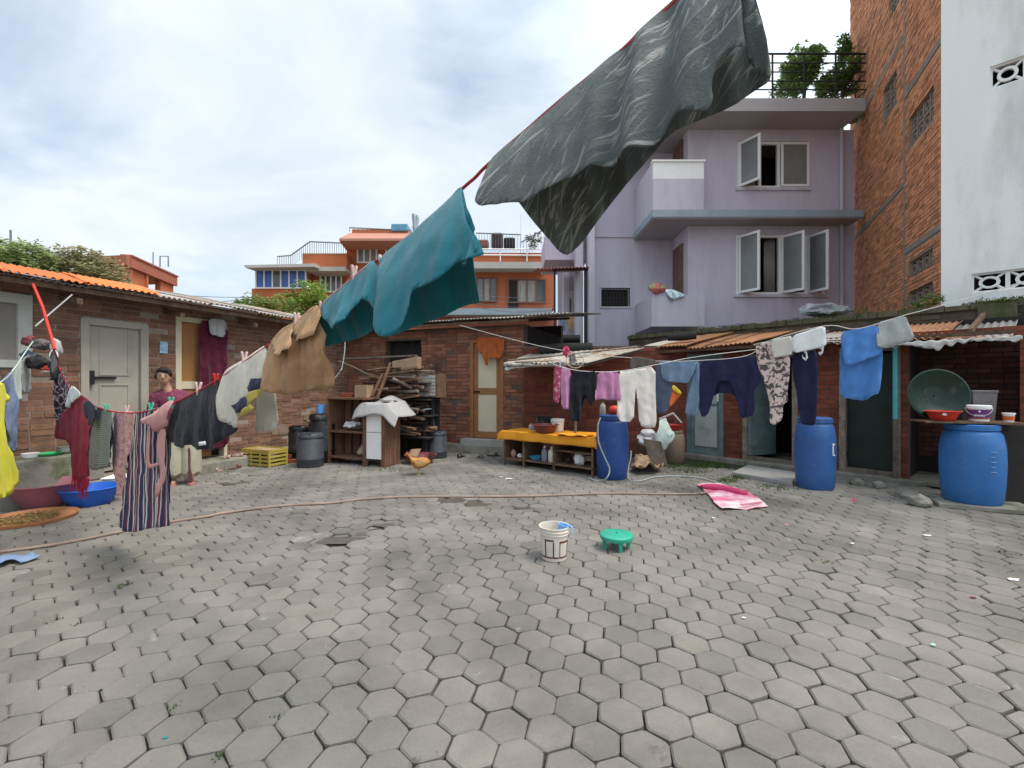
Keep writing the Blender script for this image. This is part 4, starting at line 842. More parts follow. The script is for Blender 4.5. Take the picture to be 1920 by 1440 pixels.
for k, (lab, cl, n, sz, px) in enumerate((('tall bushy potted shrub at the left of the lilac roof terrace', [c_(1512, 118, PY, 32, 36), c_(1500, 140, PY, 34, 30), c_(1478, 168, PY, 28, 14)], 5200, .10, 1505), ('slim leafy potted tree by the roof railing corner of the lilac house', [c_(1583, 95, PY, 17, 24), c_(1588, 130, PY, 26, 26), c_(1560, 150, PY, 24, 18)], 3800, .10, 1575), ('low spreading plant at the right end of the lilac roof terrace', [c_(1602, 165, PY, 18, 16), c_(1550, 172, PY, 22, 10)], 1900, .09, 1600))):
    rplant(lab, cl, n, sz, m_rp, 20 + k, at(px, 0, PY).x, PY)
rp = tag(crown([c_(1630, 190, 12.6, 14, 26), c_(1618, 215, 12.6, 8, 12)], 700, .09, 31, .1).build('hanging_weed', m_rp), 'dark weed clump hanging in the gap between lilac house and brick side', 'plant')
tag(crown([c_(1740, 566, 8.0, 22, 12), c_(1715, 572, 8.0, 16, 8)], 420, .06, 32, .1).build('weed', leafmat('leaf_weed', (.10, .19, .05))), 'green weed growing at the foot of the brick side wall', 'plant')
tag(crown([c_(1575, 586, 9.0, 38, 7)], 420, .06, 33, .1).build('fern', leafmat('leaf_fern', (.17, .26, .03))), 'bright green ferns on top of the mossy wall', 'plant')
tag(crown([c_(1003, 452, OY, 14, 14)], 260, .18, 34, .1).build('terrace_plant', leafmat('leaf_terrace', (.10, .12, .05))), 'spiky potted plant on the far orange terrace', 'plant')
# ------------------------------------------------------------------ laundry: outlines sit in the vertical plane of their line, real size, two layers, folds
class Line:
    def __init__(s, A, B):
        s.A, s.B = V((*A, 0)), V((*B, 0)); s.d = (s.B - s.A).normalized(); s.n = V((-s.d.y, s.d.x, 0))
        if s.n.dot(-s.A) < 0: s.n = -s.n                       # towards the camera
    def p(s, px, py, off=0): return onplane(px, py, s.A + s.n * off, s.n)
L1 = Line((-5.4, 5.2), (.6, 1.1)); LA = Line((-1, 9.1), (5.2, 4.0)); LBn = Line((.55, 6.42), (5.3, 6.30)); L4 = Line((-5.0, 4.75), (-3.2, 2.6))
def chaikin(p, k=1):
    for _ in range(k):
        q = []
        for i in range(len(p)):
            a, b = p[i], p[(i + 1) % len(p)]; q += [(a[0] * .78 + b[0] * .22, a[1] * .78 + b[1] * .22), (a[0] * .22 + b[0] * .78, a[1] * .22 + b[1] * .78)]
        p = q
    return p
def sstep(a, b, x): t = max(0, min(1, (x - a) / (b - a))); return t * t * (3 - 2 * t)
def panel(out, ln, ends, tilt=0., amp=.012, freq=7., seed=1, cell=.03, billow=0., off=0., sm=1, slant=0., pleat=None):
    P0, P1 = ln.p(*ends[0]), ln.p(*ends[1]); d = (P1 - P0).normalized(); n = ln.n
    w = (V((0, 0, -1)) + n * tilt).normalized(); m = d.cross(w).normalized(); m = m if m.dot(n) > 0 else -m
    P0 = P0 + m * off
    pts = []; dw = d.dot(w); det = 1 - dw * dw
    for px, py in chaikin(out, sm):
        h = onplane(px, py, P0, m) - P0; a, b = h.dot(d), h.dot(w); pts.append(((a - b * dw) / det, (b - a * dw) / det))
    bm = bmesh.new(); f = bm.faces.new([bm.verts.new((u, v, 0)) for u, v in pts]); bm.normal_update()
    us = [p[0] for p in pts]; vs = [p[1] for p in pts]
    for k in range(int((max(us) - min(us)) / cell)):
        x = min(us) + (k + .5) * cell; bmesh.ops.bisect_plane(bm, geom=bm.verts[:] + bm.edges[:] + bm.faces[:], dist=1e-6, plane_co=(x, 0, 0), plane_no=(1, 0, 0))
    cv = cell * 1.3
    for k in range(int((max(vs) - min(vs)) / cv)):
        y = min(vs) + (k + .5) * cv; bmesh.ops.bisect_plane(bm, geom=bm.verts[:] + bm.edges[:] + bm.faces[:], dist=1e-6, plane_co=(0, y, 0), plane_no=(0, 1, 0))
    bmesh.ops.triangulate(bm, faces=bm.faces[:]); bm.verts.index_update()
    H = max(vs) + 1e-3; VV = []; UV = []
    for q in bm.verts:
        u, v = q.co.x, q.co.y; e = sstep(-.01, .12, v) * (.35 + .65 * max(0, v) / H); ph = seed * 1.7
        x = (u + slant * v) * freq + .45 * mnoise.noise(V((u * 2.2, v * 1.8, ph)))
        o = amp * e * (math.sin(6.2832 * x + ph) + .55 * math.sin(6.2832 * x * 2.3 + ph * 2 + v * 3) + 1.2 * mnoise.noise(V((u * freq * 1.5, v * freq * .5, ph))))
        o += (amp * .7 * mnoise.noise(V((u * 16, v * 9, ph))) + .3 * amp * (1 - abs(mnoise.noise(V((u * 9 + v * 5, v * 8 - u * 3, ph + 3)))) * 3)) * sstep(0, .06, v)
        if pleat:
            pu, pw, pa, pf = pleat; o += pa * math.exp(-((u - pu) / pw) ** 2) * math.sin(6.2832 * pf * (u - pu) + .8 + .6 * v) * sstep(-.02, .1, v)
        o += billow * math.sin(math.pi * max(0, min(1, v / H)))
        VV.append(P0 + d * u + w * v + m * o); UV.append((u + seed * .37, v))
    FF = [tuple(q.index for q in f.verts) for f in bm.faces]; bm.free(); return VV, FF, UV
def clothobj(name, panels, mats, parent=None, th=.0014):
    VV, FF, UV, MI = [], [], [], []
    for (v, f, uv), mi in panels:
        b = len(VV); VV += v; UV += uv; FF += [tuple(i + b for i in q) for q in f]; MI += [mi] * len(f)
    me = D.meshes.new(name); me.from_pydata(VV, [], FF); me.update(); ul = me.uv_layers.new(name='UVMap')
    for lp in me.loops: ul.data[lp.index].uv = UV[lp.vertex_index]
    o = link(name, me, mats, parent, smooth=True); me.polygons.foreach_set('material_index', MI)
    try: me.set_sharp_from_angle(angle=rad(70))
    except Exception: pass
    solid(o, th); return o
def laundry(name, label, cat, ln, ends, pans, mats, group=None, cell=.03):
    ps = []
    for i, p in enumerate(pans):
        out, kw = p[0], dict(p[1]); mi = kw.pop('mi', 0); kw.setdefault('seed', len(name) + i * 3); kw.setdefault('cell', cell); ps.append((panel(out, ln, kw.pop('ends', ends), **kw), mi))
    return tag(clothobj(name, ps, mats), label, cat, group)
# --- fabrics
def fabric(name, build, bump=.3, bsc=26, rough=.92):
    m, t, b = newmat(name); uv = coords(t, 'UV'); t.links.new(build(t, uv), b.inputs['Base Color']); b.inputs['Roughness'].default_value = rough; b.inputs['Specular IOR Level'].default_value = .15; b.inputs['Sheen Weight'].default_value = .08
    cbump(t, b, uv, bump, bsc); return m
def mapv(t, uv, sc=(1, 1, 1), rot=0):
    mp = N(t, 'ShaderNodeMapping'); mp.inputs['Scale'].default_value = sc; mp.inputs['Rotation'].default_value = (0, 0, rot); t.links.new(uv, mp.inputs[0]); return mp.outputs[0]
def mapo(t, uv, th, sc): return mapv(t, mapv(t, uv, (1, 1, 1), th), sc)
def f_leaf(t, uv):       # grey-green cloth with pale feathery leaf strokes
    base = ramp(t, noise(t, 5, 4, .6, uv), (.3, (.082, .094, .094)), (.7, (.130, .144, .142)))
    for sc, rot, th in (((58, 7, 1), 2.45, .585), ((52, 6, 1), 2.12, .59), ((60, 8, 1), 2.8, .60), ((44, 5, 1), 1.75, .60)):
        n_ = noise(t, 1.0, 3, .5, mapo(t, uv, rot, sc), .9); msk = noise(t, 3.2, 3, .5, mapv(t, uv, (1, 1, 1), rot + 1))
        k = N(t, 'ShaderNodeMath', operation='MULTIPLY'); t.links.new(ramp(t, n_, (th, 0), (th + .06, 1)), k.inputs[0]); t.links.new(ramp(t, msk, (.46, 0), (.55, 1)), k.inputs[1])
        base = mixrgb(t, k.outputs[0], base, (.30, .305, .295))
    return base
def stripes(cols, freq, rot=0., warp=0.):
    def f_(t, uv):
        v = mapv(t, uv, (1, 1, 1), rot); sp = N(t, 'ShaderNodeSeparateXYZ'); t.links.new(v, sp.inputs[0]); x = N(t, 'ShaderNodeMath', operation='MULTIPLY'); t.links.new(sp.outputs[0], x.inputs[0]); x.inputs[1].default_value = freq
        fr = N(t, 'ShaderNodeMath', operation='FRACT'); t.links.new(x.outputs[0], fr.inputs[0]); r = N(t, 'ShaderNodeValToRGB'); r.color_ramp.interpolation = 'CONSTANT'; t.links.new(fr.outputs[0], r.inputs[0]); e = r.color_ramp.elements
        while len(e) < len(cols): e.new(.5)
        for i, (p, c) in enumerate(cols): e[i].position = p; e[i].color = (*c, 1)
        return mixrgb(t, .3, r.outputs[0], mixrgb(t, noise(t, 30, 4, .6, uv), (.1, .1, .12), (.8, .8, .8)), 'SOFT_LIGHT')
    return f_
def spots(base, c1, sc, lo, hi, c2=None, kind='noise'):
    def f_(t, uv):
        if kind == 'vor':
            n_ = N(t, 'ShaderNodeTexVoronoi'); n_.inputs['Scale'].default_value = sc; t.links.new(uv, n_.inputs['Vector']); fac = n_.outputs['Distance']
        elif kind == 'edge':
            n_ = N(t, 'ShaderNodeTexVoronoi', feature='DISTANCE_TO_EDGE'); n_.inputs['Scale'].default_value = sc; t.links.new(uv, n_.inputs['Vector']); fac = n_.outputs['Distance']
        else: fac = noise(t, sc, 4, .6, uv, .8)
        c = mixrgb(t, ramp(t, fac, (lo, 0), (hi, 1)), base, c1)
        if c2: c = mixrgb(t, ramp(t, noise(t, sc * 1.7, 3, .6, uv), (.58, 0), (.63, 1)), c, c2)
        return c
    return f_
m_leaf = fabric('leaf_print_cloth', f_leaf, .35, 20); m_teal_c = cloth('teal_terry', (.010, .155, .20), .2, .3, 120, .25)
m_tan = cloth('tan_cloth', (.44, .26, .135), .18, .5, 30, .1, (.34, .19, .10), 5); m_offw = cloth('off_white_cloth', (.62, .575, .49), .1, .4, 24); m_ltgrey = cloth('thin_white_cloth', (.56, .53, .47), .08, .35, 20)
m_nvy = cloth('navy_cloth', (.022, .022, .062), .2, .4, 22); m_yel = cloth('mustard_trim', (.42, .33, .06), .1); m_blk = cloth('black_cloth', (.014, .014, .02), .3, .5, 22, .15)
m_pinkc = cloth('salmon_cloth', (.55, .27, .255), .1, .4, 30); m_wht = cloth('white_cloth', (.72, .72, .72), .05, .3, 20); m_crim = cloth('crimson_cloth', (.30, .018, .05), .15, .4, 24, .1)
m_strp = fabric('striped_cloth', stripes([(0, (.035, .025, .085)), (.10, (.5, .5, .5)), (.17, (.035, .025, .085)), (.38, (.55, .54, .52)), (.46, (.20, .03, .04)), (.56, (.5, .5, .5)), (.60, (.035, .025, .085)), (.80, (.16, .03, .05)), (.88, (.52, .52, .52)), (.93, (.04, .03, .10))], 4.3), .25)
m_gstr = fabric('grey_striped_cloth', stripes([(0, (.28, .30, .35)), (.55, (.11, .118, .14))], 62, math.pi / 2), .25)
m_lace = fabric('pink_lace_cloth', spots((.62, .37, .41), (.42, .19, .23), 34, .5, .62), .5, 40); m_gir = fabric('plum_net_print', spots((.42, .36, .40), (.035, .012, .028), 13, .03, .075, kind='edge'), .3)
m_jean = cloth('light_denim', (.17, .245, .34), .15, .4, 24, .1); m_jean2 = cloth('grey_denim', (.125, .155, .225), .15, .4, 24); m_flor = fabric('floral_cloth', spots((.64, .50, .45), (.10, .085, .085), 16, .50, .53), .25, 18)
m_blue = cloth('blue_cloth', (.085, .235, .56), .1, .4, 22); m_pnk = cloth('pink_cloth', (.50, .215, .37), .12, .5, 30); m_pr = fabric('crimson_print_cloth', spots((.30, .05, .10), (.55, .3, .36), 22, .55, .62), .3)
m_yellow = cloth('yellow_cloth', (.85, .80, .02), .04, .25, 16); m_mint = cloth('mint_cloth', (.60, .68, .64), .06, .3, 20); m_denim = cloth('denim_blue', (.20, .28, .44), .15, .35, 20, .1, (.11, .16, .28), 4)
m_leop = fabric('white_spot_cloth', spots((.68, .655, .61), (.10, .085, .075), 9, .16, .13, kind='vor'), .3); m_trw = cloth('ivory_cloth', (.66, .62, .57), .05, .35, 18); m_gauze = cloth('grey_gauze', (.44, .45, .44), .18, .7, 26)
# --- near line
TOPC = [(918, 300), (943, 277), (980, 246), (1033, 199), (1093, 149), (1147, 107), (1180, 76), (1200, 54), (1233, 26), (1263, -2), (1300, -35), (1350, -80), (1400, -115)]
laundry('patterned_shirt', 'big grey-green leaf-patterned shirt hanging closest to the camera', 'shirt', L1, ((918, 300), (1400, -115)), [
    (TOPC + [(1398, -60), (1395, 0), (1398, 60), (1402, 104), (1385, 103), (1362, 110), (1345, 131), (1334, 160), (1337, 187), (1322, 207), (1280, 214), (1247, 234), (1213, 278), (1181, 302), (1164, 299), (1155, 283), (1148, 300), (1130, 312), (1113, 317), (1067, 344), (1020, 369), (973, 389), (930, 395), (912, 397), (903, 388), (906, 370), (912, 345)], dict(tilt=.30, amp=.0075, freq=3.4, seed=4, billow=.03, pleat=(.58, .16, .028, 7.0))),
    (TOPC + [(1413, -20), (1435, 57), (1446, 138), (1443, 153), (1413, 172), (1370, 202), (1300, 230), (1257, 249), (1213, 302), (1180, 339), (1140, 389), (1113, 425), (1090, 457), (1067, 478), (1056, 474), (1040, 461), (1013, 431), (980, 392), (950, 350), (925, 320)], dict(tilt=-.55, amp=.010, freq=6, seed=9)),
    ([(1385, -100), (1402, -60), (1413, 0), (1435, 57), (1447, 138), (1442, 151), (1420, 136), (1401, 112), (1397, 60), (1392, 0)], dict(tilt=-.08, amp=.008, freq=14, seed=2))], [m_leaf], cell=.014)
TOPT = [(713, 481), (767, 444), (803, 410), (840, 376), (858, 354), (866, 350)]
laundry('teal_shirt', 'teal towelling shirt hung by its hem on the near line', 'shirt', L1, ((713, 481), (866, 350)), [
    (TOPT + [(872, 371), (888, 427), (905, 470), (904, 478), (886, 488), (864, 497), (845, 513), (827, 534), (803, 540), (784, 547), (776, 561), (772, 579), (755, 606), (735, 626), (716, 634), (708, 622), (711, 593), (720, 544), (716, 510)], dict(tilt=.32, amp=.007, freq=3.5, seed=3, billow=.03)),
    (TOPT + [(880, 420), (891, 495), (901, 554), (903, 567), (871, 573), (827, 595), (779, 612), (730, 633), (714, 628), (711, 590), (718, 520)], dict(tilt=-.5, amp=.008, freq=5, seed=8)),
    ([(846, 372), (858, 354), (866, 350), (873, 374), (889, 428), (906, 471), (904, 478), (886, 488), (863, 497), (855, 470), (845, 435), (843, 400)], dict(tilt=.36, amp=.007, freq=9, seed=5))], [m_teal_c], cell=.016)
TOPS = [(600, 570), (635, 541), (667, 514), (699, 487)]
laundry('teal_shorts', 'smaller teal towelling shorts left of the teal shirt', 'shorts', L1, ((600, 570), (699, 487)), [
    (TOPS + [(706, 495), (716, 517), (722, 537), (712, 560), (700, 590), (694, 566), (680, 562), (660, 580), (642, 604), (626, 620), (610, 602), (602, 585)], dict(tilt=.34, amp=.010, freq=6, seed=3)),
    (TOPS + [(712, 505), (722, 537), (714, 590), (708, 614), (680, 632), (633, 645), (605, 649), (602, 620), (600, 595)], dict(tilt=-.45, amp=.010, freq=8, seed=6))], [m_teal_c], cell=.018)
laundry('tan_shirt', 'tan brown child shirt with flapping sleeves on the near line', 'shirt', L1, ((507, 640), (597, 571)), [
    ([(597, 571), (580, 579), (563, 597), (526, 618), (507, 641), (503, 672), (488, 723), (505, 731), (525, 737), (547, 741), (567, 736), (580, 731), (610, 728), (628, 725), (630, 718), (628, 686), (622, 648), (605, 602)], dict(tilt=0, amp=.020, freq=5.5, seed=4, billow=.03)),
    ([(565, 597), (545, 607), (526, 618), (507, 641), (510, 656), (516, 668), (530, 664), (545, 652), (550, 630), (548, 612)], dict(tilt=.5, amp=.008, freq=7, seed=8)),
    ([(598, 571), (582, 577), (565, 594), (553, 602), (549, 622), (551, 640), (570, 636), (585, 622), (594, 605), (600, 590)], dict(tilt=.42, amp=.008, freq=7, seed=2))], [m_tan], cell=.022)
laundry('thin_white_towel', 'thin off-white cloth hanging behind the tan and white shirts', 'cloth', L1, ((470, 668), (520, 640)), [([(468, 672), (500, 650), (508, 690), (514, 740), (520, 803), (500, 810), (478, 813), (478, 760), (474, 710)], dict(tilt=-.12, amp=.012, freq=6, seed=3, off=-.10))], [m_ltgrey])
laundry('white_shirt', 'off-white shirt with navy and mustard cuffs next to the tan shirt', 'shirt', L1, ((420, 697), (499, 646)), [
    ([(499, 646), (480, 658), (459, 673), (428, 690), (420, 699), (417, 720), (411, 748), (413, 780), (418, 790), (432, 798), (446, 804), (449, 788), (462, 772), (480, 752), (492, 735), (499, 708), (503, 682)], dict(tilt=.05, amp=.009, freq=4.5, seed=5, billow=.015)),
    ([(434, 761), (447, 752), (458, 743), (466, 757), (452, 772), (444, 777)], dict(tilt=.16, mi=1, amp=.004, off=.012, sm=0)),
    ([(444, 777), (455, 768), (467, 757), (474, 765), (462, 776), (446, 785)], dict(tilt=.16, mi=2, amp=.004, off=.013, sm=0)),
    ([(463, 727), (470, 710), (490, 709), (493, 722), (484, 731), (466, 738)], dict(tilt=.14, mi=1, amp=.004, off=.012, sm=0)),
    ([(458, 745), (465, 736), (484, 730), (494, 724), (492, 733), (478, 748), (464, 764)], dict(tilt=.14, mi=2, amp=.004, off=.013, sm=0))], [m_offw, m_nvy, m_yel], cell=.025)
dk = laundry('black_shirt', 'black shirt with a small white tag beside the off-white shirt', 'shirt', L1, ((334, 752), (412, 712)), [
    ([(334, 752), (341, 746), (372, 731), (402, 713), (412, 711), (413, 740), (415, 774), (422, 794), (440, 798), (445, 804), (431, 818), (415, 827), (408, 838), (393, 847), (386, 841), (374, 845), (367, 842), (357, 832), (349, 841), (339, 837), (318, 825), (317, 812), (320, 783), (327, 762)], dict(tilt=.02, amp=.016, freq=3.6, seed=7, billow=.015)),
    ([(345, 748), (402, 714), (412, 712), (420, 780), (428, 810), (400, 835), (360, 838), (335, 815), (330, 780)], dict(tilt=-.2, amp=.012, freq=4, seed=3, off=-.02))], [m_blk], cell=.035)
clothobj('tag', [(panel([(372, 829), (385, 827), (386, 834), (373, 836)], L1, ((334, 752), (412, 712)), tilt=.1, amp=.001, off=.03, sm=0), 0)], [m_wht], dk)
laundry('maroon_scarf', 'crimson cloth end showing below the black shirt', 'cloth', L1, ((400, 714), (420, 705)), [([(404, 716), (416, 708), (424, 770), (432, 828), (425, 833), (412, 832), (408, 780)], dict(tilt=-.1, amp=.01, freq=9, off=-.16))], [m_crim])
laundry('pink_bra', 'salmon pink bra with dangling straps over the striped skirt', 'bra', L1, ((268, 782), (330, 752)), [
    ([(268, 786), (283, 781), (296, 772), (306, 760), (318, 751), (329, 751), (328, 768), (321, 795), (310, 803), (298, 812), (291, 803), (287, 795), (275, 793)], dict(tilt=.02, amp=.010, freq=8, off=.035, billow=.03)),
    ([(300, 806), (312, 803), (308, 845), (309, 868), (313, 885), (305, 905), (298, 930), (290, 934), (293, 912), (302, 890), (298, 865), (294, 835)], dict(tilt=.02, amp=.006, off=.045)),
    ([(277, 800), (281, 799), (279, 850), (280, 872), (300, 866), (301, 871), (279, 880), (275, 878), (274, 850)], dict(tilt=.02, amp=.003, off=.04))], [m_pinkc], cell=.03)
laundry('pink_scarf', 'pale salmon scarf dangling on the far side of the black shirt by the woman', 'cloth', L1, ((340, 747), (366, 734)), [([(352, 838), (359, 839), (357, 868), (362, 890), (364, 903), (352, 907), (346, 899), (353, 882), (353, 860)], dict(tilt=0, amp=.006, off=-.25, ends=((340, 800), (366, 800))))], [m_pinkc])
laundry('striped_skirt', 'long navy, white and red striped skirt hanging low on the near line', 'skirt', L1, ((255, 771), (312, 760)), [
    ([(255, 771), (272, 771), (290, 766), (311, 760), (317, 792), (323, 842), (322, 898), (320, 945), (318, 986), (295, 989), (274, 992), (258, 997), (244, 999), (227, 992), (223, 981), (230, 940), (237, 895), (244, 842), (251, 798)], dict(tilt=.02, amp=.010, freq=4.2, seed=4)),
    ([(257, 771), (311, 761), (320, 850), (316, 970), (240, 985), (230, 960), (246, 850)], dict(tilt=-.12, amp=.02, freq=5, seed=8, off=-.03))], [m_strp], cell=.03)
laundry('lace_scarf', 'pale pink lace scarf left of the striped skirt', 'scarf', L1, ((211, 769), (255, 771)), [([(211, 769), (230, 771), (256, 771), (251, 798), (245, 838), (240, 880), (235, 905), (231, 929), (216, 928), (213, 887), (212, 842)], dict(tilt=0, amp=.016, freq=6, seed=5, off=-.05))], [m_lace])
laundry('grey_towel', 'grey finely striped towel between crimson shawl and pink lace', 'towel', L1, ((180, 762), (212, 770)), [([(180, 761), (196, 765), (212, 770), (211, 842), (211, 874), (192, 879), (177, 883), (166, 868), (168, 840), (173, 812)], dict(tilt=0, amp=.012, freq=4, seed=6)), ([(181, 762), (211, 769), (210, 868), (178, 876), (170, 850)], dict(tilt=-.14, amp=.01, seed=2))], [m_gstr])
cr = laundry('crimson_shawl', 'crimson shawl with fringe left of the grey towel', 'shawl', L1, ((140, 735), (180, 763)), [
    ([(147, 737), (165, 748), (181, 764), (177, 790), (171, 820), (168, 868), (167, 896), (136, 900), (135, 860), (133, 826), (122, 824), (106, 822), (106, 808), (113, 785), (130, 760)], dict(tilt=.02, amp=.014, freq=4.5, seed=3, billow=.01)),
    ([(156, 752), (166, 750), (181, 765), (178, 785), (173, 803), (164, 790), (158, 775)], dict(mi=1, tilt=.03, amp=.01, off=.05)),
    ([(150, 742), (176, 765), (170, 860), (140, 890), (136, 830), (118, 815), (122, 790)], dict(tilt=-.2, amp=.02, seed=7, off=-.03))], [m_crim, m_nvy])
fb = MB(); rr = random.Random(4)
for k in range(15): P = L1.p(137 + k * 2.1, 897, .02); fb.tube([P, P + V((rr.uniform(-.01, .01), rr.uniform(-.01, .01), -.06)), P + V((rr.uniform(-.03, .03), rr.uniform(-.02, .02), -rr.uniform(.1, .2)))], [.006, .007, .003], 5)
fb.build('fringe', m_crim, cr)
laundry('plum_netted_top', 'plum top with pale net pattern above the crimson shawl', 'shirt', L1, ((104, 690), (133, 732)), [([(113, 688), (122, 704), (133, 730), (126, 760), (112, 784), (106, 800), (104, 770), (102, 740), (104, 712), (107, 695)], dict(tilt=.03, amp=.02, freq=6)), ([(112, 692), (130, 730), (118, 775), (108, 780), (106, 730)], dict(tilt=-.25, amp=.01, off=-.02))], [m_gir])
laundry('small_white_shirt', 'small white top between plum top and crimson shawl', 'shirt', L1, ((128, 722), (150, 742)), [([(136, 722), (150, 735), (151, 743), (138, 752), (124, 768), (125, 745), (130, 730)], dict(tilt=.06, amp=.012, freq=6, off=.03)), ([(134, 726), (149, 742), (128, 762), (126, 745)], dict(tilt=-.2, amp=.01))], [m_wht])
laundry('black_sock_pair', 'black cloth high on the left end of the near line', 'cloth', L1, ((92, 640), (112, 690)), [([(101, 652), (108, 668), (114, 692), (108, 715), (98, 712), (91, 690), (94, 668)], dict(tilt=.05, amp=.02, freq=7)), ([(101, 656), (110, 690), (98, 705), (95, 675)], dict(tilt=-.3, amp=.01))], [m_blk])
# --- left edge line
laundry('yellow_garment', 'bright yellow garment cut by the left edge of the view', 'garment', L4, ((-60, 735), (14, 722)), [([(-60, 735), (-10, 722), (6, 716), (12, 735), (18, 748), (8, 765), (10, 810), (20, 845), (31, 880), (33, 905), (24, 922), (8, 935), (-20, 930), (-60, 900)], dict(tilt=.06, amp=.008, freq=3, off=.02)), ([(-55, 740), (8, 724), (10, 780), (22, 860), (28, 905), (-40, 900)], dict(tilt=-.15, amp=.008))], [m_yellow])
laundry('denim_jacket', 'faded blue denim garment behind the yellow garment', 'garment', L4, ((2, 712), (26, 694)), [([(3, 713), (14, 702), (26, 693), (28, 740), (31, 790), (31, 845), (22, 850), (12, 835), (8, 800), (6, 750)], dict(tilt=.0, amp=.02, freq=5)), ([(4, 715), (25, 696), (28, 840), (12, 830)], dict(tilt=-.14, amp=.02))], [m_denim])
laundry('mint_shirt', 'pale mint cloth on the left edge line beside the denim', 'cloth', L4, ((20, 697), (40, 672)), [([(20, 697), (30, 685), (40, 672), (40, 720), (38, 745), (31, 758), (27, 745), (25, 715)], dict(tilt=.0, amp=.015, freq=6)), ([(22, 697), (39, 675), (37, 740), (29, 745)], dict(tilt=-.2, amp=.01))], [m_mint])
laundry('grey_vest', 'pale grey vest hanging right of the mint cloth', 'vest', L4, ((40, 678), (57, 664)), [([(40, 678), (48, 668), (57, 664), (57, 736), (48, 737), (40, 734)], dict(tilt=0, amp=.01, off=-.1)), ([(41, 678), (56, 668), (56, 730), (42, 730)], dict(tilt=-.15, amp=.01, off=-.1))], [m_gauze])
# --- far lines on the right
LBE = ((1039, 686), (1230, 686))
laundry('crimson_print_trousers', 'crimson printed trousers at the left end of the low line', 'trousers', LBn, LBE, [([(1039, 684), (1052, 685), (1051, 720), (1049, 756), (1037, 754), (1038, 720)], dict(tilt=.03, amp=.012, freq=9)), ([(1040, 686), (1051, 686), (1049, 748), (1038, 746)], dict(tilt=-.12, amp=.01))], [m_pr])
laundry('mauve_trousers', 'mauve pink trousers left of the black trousers', 'trousers', LBn, LBE, [([(1052, 686), (1062, 689), (1071, 694), (1070, 735), (1069, 768), (1053, 767), (1051, 725)], dict(tilt=.02, amp=.014, freq=9)), ([(1053, 688), (1069, 694), (1068, 760), (1054, 758)], dict(tilt=-.12, amp=.01))], [m_pnk])
laundry('black_trousers', 'black trousers with uneven legs on the low line', 'trousers', LBn, LBE, [([(1070, 695), (1095, 697), (1120, 696), (1119, 725), (1115, 752), (1109, 763), (1102, 752), (1098, 741), (1091, 743), (1089, 765), (1088, 790), (1068, 790), (1068, 740)], dict(tilt=.02, amp=.014, freq=7)), ([(1071, 696), (1119, 697), (1116, 735), (1100, 738), (1086, 780), (1070, 780)], dict(tilt=-.12, amp=.01))], [m_blk])
laundry('pink_blouse', 'crinkled pink top between black and ivory trousers', 'shirt', LBn, LBE, [([(1121, 697), (1140, 698), (1160, 696), (1161, 720), (1166, 752), (1150, 750), (1140, 751), (1128, 748), (1114, 752), (1117, 725)], dict(tilt=.03, amp=.016, freq=8)), ([(1122, 698), (1159, 697), (1163, 745), (1117, 744)], dict(tilt=-.14, amp=.01))], [m_pnk])
laundry('ivory_trousers', 'ivory trousers folded over the low line in front of the blue drum', 'trousers', LBn, LBE, [
    ([(1160, 696), (1176, 695), (1192, 693), (1229, 685), (1229, 745), (1231, 801), (1215, 803), (1199, 798), (1195, 746), (1192, 726), (1190, 745), (1188, 792), (1156, 790), (1158, 740)], dict(tilt=.03, amp=.012, freq=6)),
    ([(1161, 697), (1228, 687), (1228, 780), (1202, 780), (1192, 722), (1185, 770), (1160, 772)], dict(tilt=-.12, amp=.01))], [m_trw])
laundry('spotted_top', 'ivory cloth with dark round spots above the ivory trousers', 'shirt', LBn, ((1183, 668), (1232, 675)), [([(1183, 668), (1205, 670), (1232, 675), (1230, 684), (1194, 692), (1180, 694)], dict(tilt=0, amp=.01, off=-.12)), ([(1184, 669), (1231, 676), (1229, 686), (1186, 690)], dict(tilt=-.2, amp=.01, off=-.12))], [m_leop])
LAE = lambda a, b: (a, b)
laundry('light_jeans', 'light blue jeans folded over the long white line', 'jeans', LA, ((1229, 677), (1310, 676)), [
    ([(1235, 676), (1270, 677), (1309, 675), (1301, 700), (1291, 719), (1266, 717), (1242, 714), (1240, 695)], dict(tilt=.10, amp=.014, freq=6)),
    ([(1228, 677), (1258, 677), (1262, 718), (1258, 745), (1250, 776), (1228, 777), (1229, 720)], dict(mi=1, tilt=-.10, amp=.012, freq=6)),
    ([(1290, 677), (1309, 675), (1313, 692), (1311, 730), (1312, 779), (1284, 781), (1289, 745), (1299, 705)], dict(tilt=.02, amp=.014, freq=6)), ([(1258, 680), (1292, 680), (1290, 700), (1260, 700)], dict(mi=1, tilt=-.1, amp=.01))], [m_jean, m_jean2])
laundry('navy_trousers', 'wide navy trousers next to the light jeans', 'trousers', LA, ((1310, 676), (1420, 668)), [
    ([(1310, 676), (1360, 672), (1398, 668), (1421, 668), (1427, 718), (1414, 728), (1417, 777), (1397, 784), (1388, 783), (1381, 745), (1369, 714), (1347, 714), (1336, 750), (1325, 782), (1312, 780), (1310, 720)], dict(tilt=.03, amp=.022, freq=5, seed=3)),
    ([(1312, 677), (1418, 669), (1422, 712), (1400, 775), (1382, 740), (1340, 735), (1320, 775)], dict(tilt=-.1, amp=.015))], [m_nvy])
